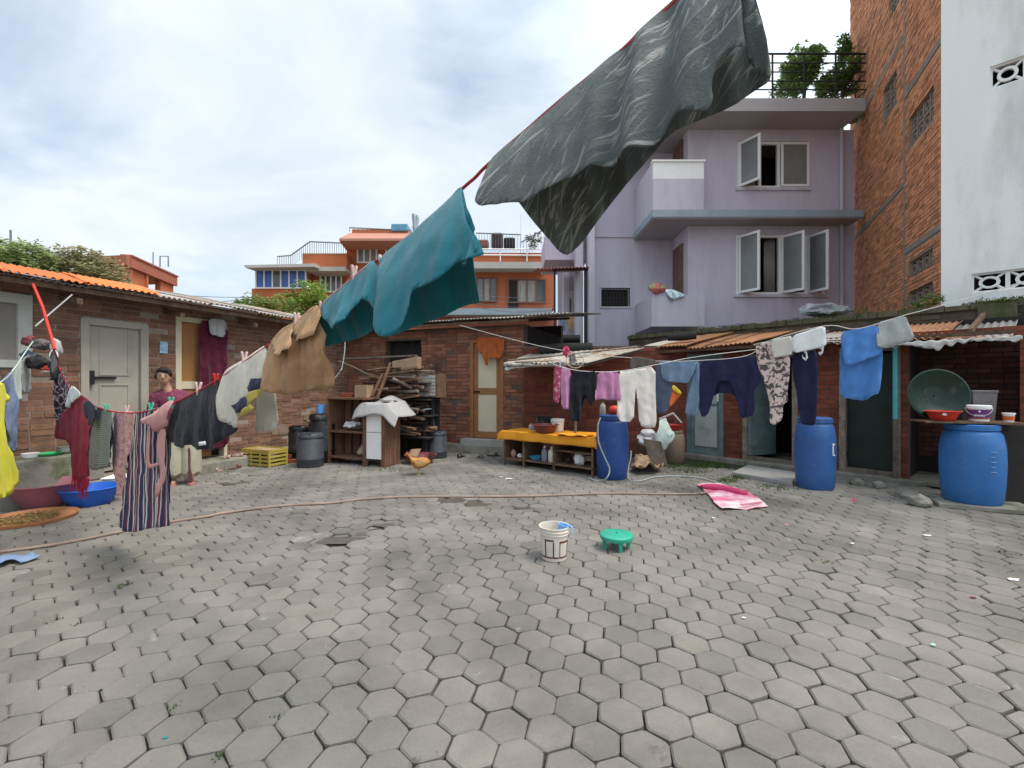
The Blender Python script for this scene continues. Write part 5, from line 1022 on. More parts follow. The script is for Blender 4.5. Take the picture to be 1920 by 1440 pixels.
laundry('floral_trousers', 'pale trousers with dark floral print on the long line', 'trousers', LA, ((1417, 645), (1482, 640)), [
    ([(1417, 645), (1432, 642), (1447, 640), (1450, 655), (1482, 664), (1481, 700), (1476, 740), (1479, 752), (1468, 758), (1467, 785), (1453, 798), (1442, 791), (1445, 765), (1438, 735), (1432, 710), (1422, 690), (1418, 665)], dict(tilt=.04, amp=.014, freq=6)),
    ([(1419, 647), (1446, 643), (1478, 668), (1474, 740), (1455, 785), (1446, 770), (1432, 700)], dict(tilt=-.08, amp=.01))], [m_flor])
laundry('white_towel', 'grey-white towel left of the bright white towel', 'towel', LA, ((1445, 637), (1487, 629)), [([(1445, 637), (1466, 633), (1487, 629), (1488, 664), (1470, 668), (1450, 672), (1446, 655)], dict(tilt=.10, amp=.008, freq=4, off=.02)), ([(1446, 638), (1486, 630), (1486, 655), (1449, 662)], dict(tilt=-.2, amp=.008))], [m_ltgrey])
laundry('bright_white_towel', 'bright white towel with hanging loops on the long line', 'towel', LA, ((1486, 629), (1548, 610)), [([(1486, 629), (1515, 620), (1547, 610), (1549, 630), (1550, 650), (1518, 656), (1488, 663), (1486, 645)], dict(tilt=.10, amp=.008, freq=4, off=.02)), ([(1487, 630), (1546, 612), (1548, 640), (1488, 655)], dict(tilt=-.2, amp=.008)),
    ([(1505, 658), (1512, 657), (1515, 670), (1511, 677), (1505, 672), (1504, 664), (1507, 670), (1511, 672), (1511, 664)], dict(amp=.001, off=.03, sm=0)), ([(1533, 652), (1545, 650), (1543, 662), (1538, 667), (1534, 662), (1537, 660), (1541, 659), (1540, 655)], dict(amp=.001, off=.03, sm=0))], [m_wht])
laundry('navy_leggings', 'long navy leggings hanging above the middle blue drum', 'leggings', LA, ((1484, 660), (1534, 652)), [([(1484, 662), (1510, 658), (1533, 654), (1533, 720), (1531, 790), (1524, 799), (1500, 795), (1495, 745), (1486, 700)], dict(tilt=0, amp=.02, freq=6, off=-.05)), ([(1486, 664), (1531, 657), (1528, 780), (1503, 785), (1490, 700)], dict(tilt=-.1, amp=.015, off=-.05))], [m_nvy])
laundry('blue_tunic', 'bright blue tunic folded over the long line', 'tunic', LA, ((1575, 622), (1646, 608)), [
    ([(1575, 623), (1610, 616), (1646, 608), (1650, 635), (1656, 662), (1620, 676), (1586, 689), (1579, 660)], dict(tilt=.12, amp=.016, freq=6)),
    ([(1576, 640), (1650, 630), (1656, 664), (1653, 705), (1649, 738), (1636, 741), (1622, 752), (1600, 749), (1574, 745), (1576, 700)], dict(tilt=-.02, amp=.018, freq=5, off=-.02))], [m_blue])
laundry('grey_gauze_cloth', 'grey white gauze cloth at the right end of the long line', 'cloth', LA, ((1645, 604), (1698, 591)), [([(1645, 605), (1670, 598), (1698, 591), (1704, 607), (1717, 637), (1692, 644), (1665, 653), (1646, 652), (1643, 640)], dict(tilt=.1, amp=.014, freq=6)), ([(1646, 606), (1697, 593), (1708, 630), (1650, 644)], dict(tilt=-.2, amp=.01))], [m_gauze])
# --- ropes
def rope(name, label, pts, r, m, group=None):
    q = []
    for i in range(len(pts) - 1):
        p0, p1, p2, p3 = pts[max(i - 1, 0)], pts[i], pts[i + 1], pts[min(i + 2, len(pts) - 1)]
        for k in range(6):
            t_ = k / 6; q.append(.5 * ((2 * p1) + (p2 - p0) * t_ + (2 * p0 - 5 * p1 + 4 * p2 - p3) * t_ * t_ + (3 * p1 - p0 - 3 * p2 + p3) * t_ ** 3))
    q.append(pts[-1]); b = MB(); b.tube(q, r, 7); return tag(b.build(name, m, smooth=True), label, 'rope', group)
m_redrope = mat('red_rope', (.42, .035, .04), .8, .3, 60, .5, 200); m_wrope = mat('white_line', (.66, .64, .60), .7, .1, 20); m_pale = mat('pale_green_cord', (.45, .58, .50), .8, .1, 20)
rope('clothesline', 'red rope clothesline running from the left pole up over the camera', [L1.p(*p) + V((0, 0, -.009 if p[0] > 130 else 0)) for p in ((60, 534), (75, 570), (93, 630), (108, 680), (133, 731), (160, 751), (200, 767), (250, 772), (300, 763), (340, 747), (402, 713), (460, 674), (510, 639), (565, 597), (605, 567), (667, 515), (713, 481), (770, 441), (865, 351), (890, 329), (918, 301), (1033, 200), (1180, 77), (1263, 0), (1350, -80), (1440, -160), (1600, -310))], .0058, m_redrope)
rope('clothesline', 'long white clothesline from the back house to the tall white building', [LA.p(*p) for p in ((862, 610), (1000, 646), (1100, 664), (1183, 671), (1235, 677), (1310, 676), (1400, 667), (1445, 638), (1548, 611), (1600, 617), (1646, 607), (1700, 590), (1800, 564), (1940, 522))], .0045, m_wrope)
rope('clothesline', 'short sagging white line carrying the ivory and black trousers', [LBn.p(*p) for p in ((1030, 678), (1052, 688), (1095, 696), (1160, 696), (1229, 684), (1300, 670), (1420, 655), (1560, 640), (1682, 652))], .0045, m_wrope)
rope('clothesline', 'pale green cord at the left edge of the yard', [L4.p(*p) for p in ((62, 640), (45, 664), (28, 690), (5, 714), (-40, 735), (-90, 745))], .005, m_pale)
rope('cord', 'pale cord hanging with a loose knot above the firewood', [at(647, 630, 7.6), at(646, 660, 7.6), at(641, 690, 7.6), at(639, 694, 7.58), at(632, 704, 7.6), at(624, 712, 7.6)], .007, m_pale)
rope('cable', 'thin dark cable sloping across the brown door', [at(880, 612, 9.0), at(930, 632, 8.8), at(985, 655, 8.6)], .004, m_black)
for k, (ya, yb) in enumerate(((553, 552), (564, 557))): rope('power_cable', ('upper', 'lower')[k] + ' thin cable against the sky between the orange buildings', [at(300, ya - 4, 22), at(380, ya + 3, 22), at(460, yb + 6, 22), at(560, yb + 10, 22)], .012, m_black)
for k in range(4): y = 553 + k * 7; rope('wire', ('top', 'second', 'third', 'lowest')[k] + ' wire in front of the far orange facade', [at(880, y, 20), at(960, y + 5 + 2 * k, 20), at(1040, y + 8, 20)], .011, m_rail)
# --- clothes pegs
def peg(px, py, col, label, ln=L1, h=.06, lean=.16, s=.85):
    P = ln.p(px, py); b = MB(); ax = ln.d; nn = ln.n
    for sg in (-1, 1):
        up = (V((0, 0, 1)) + nn * sg * lean).normalized(); sd = ax * .0055 * s; tk = nn * .006 * s
        prof = [(-.028, .004), (-.01, .007), (.01, .006), (.045, .009), (.056, .006)]; rings = []
        for z, w_ in prof: c = P + nn * sg * .004 * s + up * z * s if z > 0 else P + nn * sg * (.004 * s) + V((0, 0, z * s)); k_ = w_ / .007; rings.append([c - sd * k_ - tk, c + sd * k_ - tk, c + sd * k_ + tk, c - sd * k_ + tk])
        b.rings(rings)
    b.tube([P + nn * .012 + ax * .008 * math.cos(a) * 1 + V((0, 0, .006 * math.sin(a))) for a in [k * .7 for k in range(10)]], .0015, 4)
    return tag(bevel(b.build('clothes_peg', mat('peg_' + col, {'green': (.04, .46, .30), 'pink': (.62, .42, .40), 'grey': (.36, .44, .50), 'red': (.55, .03, .02), 'white': (.66, .66, .66)}[col], .35, .05, 5)), .0015), label, 'clothes peg')
for a in ((779, 428, 'grey', 'grey-blue peg on top of the teal shirt', L1, 0, .10, .95), (664, 518, 'pink', 'pale peg gripping the teal shorts'), (716, 500, 'white', 'white peg between the teal shorts and teal shirt'), (556, 604, 'pink', 'pink peg at the top of the tan shirt'), (604, 584, 'pink', 'pink peg where tan shirt meets teal shorts'), (458, 676, 'pink', 'pale pink peg on the off-white shirt', L1, 0, .2, .9), (372, 733, 'pink', 'pale pink peg on the black shirt', L1, 0, .2, 1.0), (405, 715, 'red', 'red peg between black and off-white shirts'), (321, 758, 'green', 'green peg holding the salmon bra', L1, 0, .2, .9), (283, 768, 'green', 'green peg on the striped skirt', L1, 0, .2, .9), (200, 769, 'green', 'green peg on the grey towel', L1, 0, .2, .9), (238, 771, 'pink', 'pale peg between lace scarf and striped skirt', L1, 0, .2, .8), (1050, 684, 'white', 'white clip at the left end of the low line', LBn, 0, .2, 1.3)):
    px, py, col, lab = a[:4]; peg(px, py, col, lab, *( (a[4], .06, a[6], a[7]) if len(a) > 4 else ()))
# ------------------------------------------------------------------ objects in the yard
def one(b, name, m, label, cat, group=None, smooth=False, bev=0):
    o = tag(b.build(name, m, smooth=smooth), label, cat, group)
    if bev: bevel(o, bev)
    return o
UP = V((0, 0, 1))
def drum(loc, r, h, m, label, name='drum', mark=None, lid=True, cat='drum'):
    t_ = thing(name, label, cat, loc); b = MB()
    b.lathe([(r * .2, 0), (r * .88, .0), (r * .94, .02), (r * 1.0, h * .25), (r * 1.03, h * .5), (r * 1.01, h * .72), (r * .93, h * .88), (r * .82, h * .925), (r * .80, h * .93), (r * .80, h * .985), (r * .76, h * .99), (r * .76, h * .90), (r * .2, h * .895)], loc, 32); b.build('body', m, t_, smooth=True)
    b = MB(); b.lathe([(r * .83, h * .935), (r * .86, h * .94), (r * .86, h * 1.0), (r * .80, h * 1.01)] + ([(r * .1, h * 1.005)] if lid else [(r * .77, h * 1.0)]), loc, 32); b.build('lid_ring', m, t_, smooth=True); return t_
def tub(loc, r, h, m, label, name='tub', cat='tub', sx=1, k=.72, tilt=None, lip=.02):
    b = MB(); M_ = tilt
    b.lathe([(.01, .004), (r * k * .95, .004), (r * k, .012), (r * .97, h * .96), (r * 1.0, h * .97), (r * 1.0 + lip, h * .985), (r * 1.0 + lip, h), (r * .985, h + .004), (r * .955, h * .95), (r * k * .96, .03), (r * .3, .022), (.01, .022)], loc, 36, M=M_, sx=sx)
    return one(b, name, m, label, cat, smooth=True)
p_blue = plastic('drum_blue', (.035, .115, .33)); p_blue_l = plastic('drum_light_blue', (.03, .145, .39)); p_navy = plastic('drum_navy', (.02, .06, .23))
drum(V((1.50, 6.86, 0)), .232, .93, p_navy, 'dark blue plastic drum with a hose beside the yellow-covered table')
d2o = G(1528, 914); dr2 = drum(d2o, .235, .94, p_blue, 'blue plastic drum with white mark in front of the open shed door')
d3o = G(1822, 948); d3o.z = .055
dr3 = drum(d3o, .275, .88, p_blue_l, 'largest blue plastic drum standing on a slab at the right edge')
mk = MB(); ang = -.95
def ondrum(c, r, a, z): return V((c.x + r * math.cos(a), c.y + r * math.sin(a), c.z + z))
a_ = math.atan2(-d2o.y, -d2o.x)
mk.tube([ondrum(d2o, .243, a_ + .95 + da, .52 + dz) for da, dz in ((.10, .09), (-.08, .09), (0, .09), (0, .0), (.02, -.05), (.12, -.055))], .012, 4); mk.build('painted_mark', m_white, dr2)
a3 = math.atan2(-d3o.y, -d3o.x)
for k in range(5): mk = MB(); mk.tube([ondrum(d3o, .2845, a3 + .55 + .07 * j, .60 - k * .055) for j in range(4 - (k % 2))], .0035, 4); mk.build('faded_lettering', mat('faded_print', (.30, .42, .60), .6), dr3)
b = MB(); b.box((-.42, -.3, 0), (.42, .33, .054), Matrix.Translation((d3o.x + .05, d3o.y, 0)) @ Matrix.Rotation(-.45, 4, 'Z')); one(b, 'stone_slab', m_conc_moss, 'grey stone slab under the largest blue drum', 'slab', bev=.01)
# board and tubs on top of the right drum
zb_ = d3o.z + .90; bd_ = Matrix.Translation((d3o.x - .02, d3o.y - .02, zb_)) @ Matrix.Rotation(-.30, 4, 'Z')
b = MB(); b.box((-.50, -.16, 0), (.44, .20, .018), bd_); one(b, 'wooden_board', m_wood, 'dark wooden board lying across the largest blue drum', 'board')
zt_ = zb_ + .019
rb_ = tub(bd_ @ V((-.27, 0, 0)) + UP * .02, .155, .11, plastic('basin_red', (.55, .035, .02)), 'red plastic basin on the board over the largest blue drum', 'basin', 'basin')
st = MB(); P = bd_ @ V((-.315, -.135, .10)); st.ell(P, (.03, .008, .016)); st.build('sticker', m_white, rb_)
gM = Matrix.Rotation(rad(78), 4, 'X') @ Matrix.Identity(4)
P = bd_ @ V((-.24, .27, .30)); tub(P, .30, .13, plastic('basin_green', (.010, .034, .022)), 'large dark green basin standing on its rim behind the red basin', 'green_basin', 'basin', tilt=Matrix.Rotation(-.3, 4, 'Z') @ Matrix.Rotation(rad(82), 4, 'X'), lip=.012, k=.45)
pb = thing('paint_bucket', 'white lidded paint bucket with purple label on the drum board', 'bucket', bd_ @ V((.06, 0, .02))); c0 = bd_ @ V((.06, -.01, .02))
b = MB(); b.lathe([(.01, .001), (.082, .001), (.085, .01), (.098, .15)], c0, 28, caps=False); b.build('body', m_white, pb, smooth=True)
b = MB(); b.lathe([(.0875, .045), (.0885, .045), (.0975, .135), (.0965, .135)], c0, 28); b.build('label_band', mat('purple_label', (.16, .035, .17), .5), pb, smooth=True)
b = MB(); b.lathe([(.0865, .028), (.0875, .028), (.0886, .044), (.0876, .044)], c0, 28); b.build('label_stripe', mat('red_label', (.40, .06, .05), .5), pb, smooth=True)
b = MB(); b.lathe([(.098, .145), (.107, .147), (.107, .178), (.10, .184), (.01, .182)], c0, 28); b.build('lid', m_white, pb, smooth=True)
ac = math.atan2(-c0.y, -c0.x); b = MB()
for i in range(8):     # the blurred white word on the label
    a = ac + .42 - i * .12; r_ = .0945
    for (da, dz), (db, dw) in (((-.03, 0), (-.03, .018)), ((-.03, .018), (.03, .018)), ((.03, .018), (.03, 0)))[: 3 if i % 2 == 0 else 2]:
        b.tube([ondrum(c0, r_ + .001, a + da, .058 + dz), ondrum(c0, r_ + .001, a + db, .058 + dw)], .003, 4)
b.build('lettering', m_white, pb); b = MB(); b.ell(ondrum(c0, .096, ac + .06, .115), (.014, .006, .010)); b.build('emblem', m_white, pb)
b = MB(); td = V((-math.sin(ac), math.cos(ac), 0)); f3 = V((math.cos(ac), math.sin(ac), 0))
b.tube([c0 + td * .11 * math.cos(t) + f3 * .105 * math.sin(t) + UP * (.15 - .085 * math.sin(t)) for t in [math.pi * k / 14 for k in range(15)]], .003, 5); b.build('handle', mat('wire_handle', (.5, .5, .5), .4), pb)
sp = thing('small_tub', 'small white and orange tub at the right end of the drum board', 'tub', bd_ @ V((.32, -.02, .02))); c1 = bd_ @ V((.32, -.02, .02))
b = MB(); b.lathe([(.01, .001), (.042, .001), (.050, .085)], c1, 20); b.build('body', m_white, sp, smooth=True); b = MB(); b.lathe([(.0445, .018), (.0455, .018), (.050, .066), (.049, .066)], c1, 20); b.build('label_band', mat('orange_label', (.62, .14, .04), .5, .3, 40), sp, smooth=True); b = MB(); b.lathe([(.05, .083), (.056, .085), (.056, .1), (.01, .102)], c1, 20); b.build('lid', m_white, sp, smooth=True)
b = MB(); Pg = bd_ @ V((.2, .26, .0)); b.lathe([(.01, 0), (.14, 0), (.165, .34), (.175, .345), (.175, .37), (.16, .372), (.13, .02), (.01, .02)], Pg, 4, M=Matrix.Rotation(.5, 4, 'Z')); one(b, 'grey_container', plastic('crate_grey', (.14, .13, .135)), 'grey square plastic container behind the paint bucket', 'container', bev=.01)
b = MB(); Pst = d3o + V((-.3, .35, -.05)); b.box((-.1, -.1, 0), (.55, .12, zb_ - .03), Matrix.Translation((Pg.x - .15, Pg.y, 0)) @ Matrix.Rotation(-.3, 4, 'Z')); one(b, 'support_block', m_dark, 'dark block holding up the back of the drum board', 'block')
# slab and rocks along the row
b = MB(); A = [G(1372, 892), G(1486, 912), G(1496, 893), G(1402, 878)]; vs = A + [p + UP * .06 for p in A]; b.add(vs, [(3, 2, 1, 0), (4, 5, 6, 7), (0, 1, 5, 4), (1, 2, 6, 5), (2, 3, 7, 6), (3, 0, 4, 7)]); one(b, 'concrete_slab', m_conc, 'flat grey concrete slab by the middle blue drum', 'slab', bev=.008)
def rock(P, r, seed, label, m=None, sq=(1, 1, .7)):
    bm = bmesh.new(); bmesh.ops.create_icosphere(bm, subdivisions=2, radius=1)
    vs = [P + V((v.co.x * sq[0], v.co.y * sq[1], v.co.z * sq[2])) * r * (1 + .35 * mnoise.noise(v.co * 1.4 + V((seed, 0, 0)))) for v in bm.verts]; fs = [tuple(v.index for v in f.verts) for f in bm.faces]; bm.free()
    return one(MB().add(vs, fs), 'rock', m or m_conc, label, 'rock')
rock(G(1725, 948) + UP * .05, .11, 1, 'big grey rock left of the slab under the largest blue drum', m_conc_moss); rock(G(1705, 935) + UP * .04, .09, 2, 'smaller grey rock behind the big rock near the largest drum', m_conc_moss); rock(G(1648, 915) + UP * .04, .08, 3, 'grey stone below the turquoise post', m_conc_moss); rock(G(1605, 908) + UP * .03, .09, 5, 'mossy stone at the foot of the dark shed door', m_conc_moss)
# --- table with yellow cloth
TF = G(945, 871); td = V((.792, -.61, 0)); tn = V((.61, .792, 0)); TL = 1.72; TDp = .62; TZ = .575
tb = thing('table', 'low wooden shelf table standing before the red brick wall', 'table', TF)
def tbox(b, s0, s1, q0, q1, z0, z1): b.obox(TF + td * s0 + tn * q0 + UP * z0, td * (s1 - s0), tn * (q1 - q0), UP * (z1 - z0))
b = MB(); tbox(b, -.04, TL + .04, -.03, TDp, TZ - .03, TZ); b.build('table_top', m_wood, tb)
b = MB(); tbox(b, 0, TL, 0, TDp, .10, .125); b.build('shelf', m_wood, tb)
b = MB(); tbox(b, 1.04, TL - .03, .02, TDp, .325, .345); b.build('shelf', m_wood, tb)
for s in (0, .40, 1.0, TL - .03): b = MB(); tbox(b, s, s + .03, 0, .03, 0, TZ - .031); tbox(b, s, s + .03, TDp - .03, TDp, 0, TZ - .031); tbox(b, s + .005, s + .025, .031, TDp - .031, .126, TZ - .031); b.build('leg', m_wood, tb)
m_tarp = mat('yellow_oilcloth', (.84, .35, .025), .5, .06, 3, .12, 14, (.70, .27, .02), (.5, .8), 2, spec=.35)
nu, nv = 46, 22; vs = []
for j in range(nv + 1):
    for i in range(nu + 1):
        s = -.12 + (TL + .20) * i / nu; q = (TDp + .20) * j / nv - .19; dr_ = 0
        if q < -.04: dr_ = (-.04 - q) * .9; q = -.045 - .015 * math.sin(i * .5)
        if s < -.05: dr_ += (-.05 - s) * 1.1
        if s > TL + .04: dr_ += (s - TL - .04) * 1.0
        z = TZ + .008 - dr_ + (.010 * mnoise.noise(V((s * 4, q * 5, 1))) + .01 * mnoise.noise(V((s * 9, q * 9, 4)))) * (1 if dr_ == 0 else .6) + (.006 if dr_ == 0 else 0)
        vs.append(TF + td * s + tn * q + UP * z)
o = one(MB().add(vs, [(j * (nu + 1) + i, j * (nu + 1) + i + 1, (j + 1) * (nu + 1) + i + 1, (j + 1) * (nu + 1) + i) for j in range(nv) for i in range(nu)]), 'oilcloth', m_tarp, 'yellow-orange oilcloth spread over the low table', 'tablecloth', smooth=True); solid(o, .004, 1)
vs = []
for j in range(7):
    for i in range(15): s = 1.12 + .52 * i / 14; q = -.09 + .27 * j / 6; vs.append(TF + td * s + tn * q + UP * (TZ + .035 + .012 * math.sin(i * .7) * (1 - j / 6) + .008 * mnoise.noise(V((s * 7, q * 9, 2)))))
o = one(MB().add(vs, [(j * 15 + i, j * 15 + i + 1, (j + 1) * 15 + i + 1, (j + 1) * 15 + i) for j in range(6) for i in range(14)]), 'folded_oilcloth', m_tarp, 'folded flap of orange oilcloth at the right front of the table', 'cloth', smooth=True); solid(o, .012)
def tp(s, q, z=TZ + .022): return TF + td * s + tn * q + UP * z
tub(tp(.78, .12), .215, .135, plastic('basin_maroon', (.17, .045, .035)), 'maroon plastic basin on the yellow-covered table', 'basin', 'basin', k=.7)
def bucket(P, r, h, m, label, name='bucket', ribs=True, parent=None):
    t_ = thing(name, label, 'bucket', P); b = MB()
    pr = [(.01, .003), (r * .84, .003), (r * .86, .012), (r * .96, h * .78)]
    pr += [(r * 1.03, h * .785), (r * 1.03, h * .80), (r * .975, h * .81), (r * .98, h * .87), (r * 1.05, h * .875), (r * 1.05, h * .89), (r * .99, h * .90)] if ribs else []
    pr += [(r, h * .97), (r * 1.05, h * .975), (r * 1.05, h), (r * .96, h), (r * .84, .02), (.01, .02)]
    b.lathe(pr, P, 30); b.build('body', m, t_, smooth=True); return t_
bk = bucket(tp(.55, .44), .13, .24, plastic('bucket_black', (.015, .015, .016)), 'black bucket at the back of the yellow-covered table'); P = tp(.55, .44)
b = MB(); b.tube([P + V((.135 * math.cos(t), -.02, .22 - .14 * math.sin(t))) + V((-.03, -.12, 0)) * math.sin(t) for t in [math.pi * k / 12 for k in range(13)]], .003, 5); b.build('handle', m_rail, bk)
bucket(tp(.83, .42), .115, .21, m_white, 'white bucket behind the maroon basin on the table')
for k, (s, q, c, lab) in enumerate(((.30, .40, (.45, .36, .34), 'pinkish jar at the left end of the yellow-covered table'), (.42, .30, (.18, .2, .3), 'small dark blue jar beside the maroon basin'), (.38, .48, (.5, .5, .48), 'small pale pot against the wall on the table'))): b = MB(); b.lathe([(.01, 0), (.045, 0), (.05, .02), (.048, .07), (.03, .085), (.03, .1), (.01, .1)], tp(s, q), 16); one(b, 'jar', plastic('jar%d' % k, c), lab, 'jar', smooth=True)
def bottle(P, r, h, m, label, name='bottle', cap=None, s=1):
    t_ = thing(name, label, 'bottle', P); b = MB(); b.lathe([(.01, .001), (r * .9, .001), (r, .02), (r, h * .62), (r * .85, h * .74), (r * .35, h * .88), (r * .32, h * .93)], P, 18); b.build('body', m, t_, smooth=True)
    b = MB(); b.lathe([(r * .36, h * .90), (r * .38, h * .91), (r * .36, h), (.002, h)], P, 12); b.build('cap', cap or m_white, t_, smooth=True); return t_
bottle(tp(.78, .10, .126), .055, .25, plastic('bottle_grey', (.20, .20, .26)), 'grey jerry bottle on the shelf under the yellow cloth'); bottle(tp(.92, .10, .126), .06, .25, plastic('bottle_white', (.62, .60, .52)), 'white jerry bottle on the shelf under the yellow cloth')
tub(tp(.60, .12, .126), .11, .06, plastic('bowl_blue', (.05, .30, .50)), 'light blue bowl on the shelf under the yellow cloth', 'bowl', 'bowl')
def lump(P, r, m, label, name, cat, seed=1, sq=(1, 1, 1), cr=.35, sub=3):
    bm = bmesh.new(); bmesh.ops.create_icosphere(bm, subdivisions=sub, radius=1); vs = []
    for v in bm.verts:
        k = 1 + cr * mnoise.noise(v.co * 1.6 + V((seed * 3.3, 0, 0))) + cr * .6 * mnoise.noise(v.co * 4.2 + V((0, seed, 0))); q = V((v.co.x * sq[0], v.co.y * sq[1], v.co.z * sq[2])) * r * k; vs.append(P + q)
    fs = [tuple(v.index for v in f.verts) for f in bm.faces]; bm.free(); return one(MB().add(vs, fs), name, m, label, cat, smooth=True)
m_bag = mat('white_plastic_bag', (.62, .62, .62), .4, .1, 12, .5, 30); m_bagg = mat('green_white_bag', (.58, .68, .62), .45, .1, 12, .5, 30, (.12, .42, .28), (.6, .64), 7); m_bagb = mat('pale_blue_bag', (.36, .50, .60), .4, .15, 12, .5, 30)
lump(tp(1.42, .12, .22), .10, m_bag, 'crumpled white bag on the right shelf of the table', 'plastic_bag', 'bag', 2, (.8, .8, 1.1)); lump(tp(.12, .12, .19), .06, mat('clay', (.36, .22, .15)), 'clay cup on the left shelf of the table', 'clay_cup', 'cup', 4, (.8, .8, 1.2), .15); lump(tp(.27, .10, .165), .045, m_bag, 'white bundle next to the clay cup on the left shelf', 'bundle', 'bundle', 5)
lump(tp(1.2, .14, .17), .05, m_dark, 'small dark bundle left of the white bag under the table', 'bundle', 'bundle', 6)
# --- around the dark blue drum
bottle(V((1.38, 6.98, .93)), .045, .20, plastic('bottle_clear', (.38, .36, .30)), 'upturned green-capped bottle on the dark blue drum', cap=plastic('cap_green', (.02, .30, .10)))
lump(V((1.56, 7.0, 1.0)), .085, plastic('ball_red', (.60, .05, .02)), 'red plastic bowl resting upside down on the dark blue drum', 'red_bowl', 'bowl', 3, (1, 1, .9), .04)
m_hose = mat('pale_hose', (.33, .38, .36), .5, .1, 10)
def zat(px, py, Y): return at(px, py, Y)
rope('hose', 'pale garden hose hanging from the dark blue drum to the ground', [zat(1126, 783, 6.6), zat(1121, 800, 6.55), zat(1123, 830, 6.52), zat(1134, 858, 6.5), zat(1143, 880, 6.5), zat(1137, 897, 6.48), G(1125, 901, .012), G(1112, 900, .012), G(1104, 896, .012)], .010, m_hose)
rope('hose', 'second pale hose looping behind the drum towards the pink mat', [zat(1183, 845, 6.95), zat(1182, 862, 6.9), zat(1177, 880, 6.85), G(1180, 899, .012), G(1200, 902, .012), G(1230, 894, .012), G(1280, 893, .012), G(1320, 898, .012), G(1345, 906, .012), G(1350, 912, .012)], .010, m_hose)
rope('brown_hose', 'long brown hose lying across the paving to the pink mat', [G(x, y, .014) for x, y in ((-60, 1045), (0, 1035), (120, 1018), (250, 992), (330, 977), (390, 968), (420, 962), (520, 949), (620, 943), (680, 936), (740, 932), (800, 931), (900, 931), (1000, 930), (1080, 927), (1150, 925), (1220, 926), (1290, 926), (1315, 925), (1330, 922))], .0125, mat('brown_hose', (.29, .215, .165), .6, .25, 4, col2=(.04, .035, .03), c2=(.62, .66), sc2=1.1))
bb_ = G(1222, 872); b = MB(); b.box((-.17, -.17, 0), (.17, .17, .36), Matrix.Translation(bb_) @ Matrix.Rotation(.3, 4, 'Z') @ Matrix.Rotation(-.06, 4, 'Y')); one(b, 'wooden_box', m_wood, 'dark wooden box beneath the plastic bags', 'box', bev=.008)
lump(bb_ + V((-.06, -.02, .47)), .16, m_bag, 'white plastic bag on the dark wooden box', 'plastic_bag', 'bag', 7, (1.1, .9, .8), .5); lump(bb_ + V((-.02, -.12, .40)), .13, m_bagb, 'pale blue plastic bag squeezed under the white one', 'plastic_bag', 'bag', 8, (1.4, .8, .5), .5)
bagl = Line((bb_.x - .1, bb_.y - .2), (bb_.x + .6, bb_.y - .2)); laundry('shopping_bag', 'white shopping bag with green print drooping beside the wooden box', 'bag', bagl, ((1235, 785), (1262, 790)), [([(1236, 786), (1248, 780), (1253, 800), (1265, 815), (1258, 830), (1251, 832), (1250, 842), (1236, 846), (1228, 832), (1224, 818), (1232, 806)], dict(tilt=.15, amp=.02, freq=6, billow=.06)), ([(1238, 790), (1250, 786), (1262, 815), (1245, 838), (1230, 818)], dict(tilt=-.3, amp=.02))], [m_bagg])
cb = G(1262, 866); drum(cb, .20, .56, mat('clay_brown', (.20, .14, .10), .8, .2, 5), 'brown clay water jar beside the shopping bag', 'clay_jar', cat='jar'); tub(cb + UP * .57, .14, .10, plastic('basin_red2', (.42, .03, .02)), 'small red bowl on the brown clay jar', 'bowl', 'bowl')
b = MB(); b.tube([at(1236, 786, 7.6), at(1262, 775, 7.55), at(1278, 793, 7.5)], [.016, .02, .014], 7); one(b, 'pipe', mat('grey_pipe', (.45, .42, .40)), 'pale bent pipe resting over the red bowl', 'pipe', smooth=True)
m_ply2 = mat('cardboard', (.36, .25, .16), .9, .15, 4, .2, 30, (.25, .16, .10), (.55, .7), 3)
def sheetpx(name, pts, label, cat, m, z=.02, bump=.03, th=.004, seed=1):
    bm = bmesh.new(); P = [G(x, y) for x, y in pts]; bm.faces.new([bm.verts.new((p.x, p.y, 0)) for p in P]); xs = [p.x for p in P]; ys = [p.y for p in P]; c = .035
    for k in range(int((max(xs) - min(xs)) / c)): bmesh.ops.bisect_plane(bm, geom=bm.verts[:] + bm.edges[:] + bm.faces[:], dist=1e-6, plane_co=(min(xs) + (k + .5) * c, 0, 0), plane_no=(1, 0, 0))
    for k in range(int((max(ys) - min(ys)) / c)): bmesh.ops.bisect_plane(bm, geom=bm.verts[:] + bm.edges[:] + bm.faces[:], dist=1e-6, plane_co=(0, min(ys) + (k + .5) * c, 0), plane_no=(0, 1, 0))
    bmesh.ops.triangulate(bm, faces=bm.faces[:]); bm.verts.index_update(); vs = [V((v.co.x, v.co.y, z + bump * (.5 + mnoise.noise(V((v.co.x * 4, v.co.y * 4, seed)))) + bump * .5 * mnoise.noise(V((v.co.x * 11, v.co.y * 11, seed))))) for v in bm.verts]; UV = [(v.co.x, v.co.y) for v in bm.verts]; fs = [tuple(v.index for v in f.verts) for f in bm.faces]; bm.free()
    return tag(clothobj(name, [((vs, fs, UV), 0)], [m], th=th), label, cat)
sheetpx('cardboard', [(1182, 884), (1190, 876), (1200, 866), (1218, 862), (1232, 872), (1246, 886), (1232, 890), (1200, 893)], 'crumpled brown cardboard on the ground by the dark blue drum', 'cardboard', m_ply2, .05, .16)
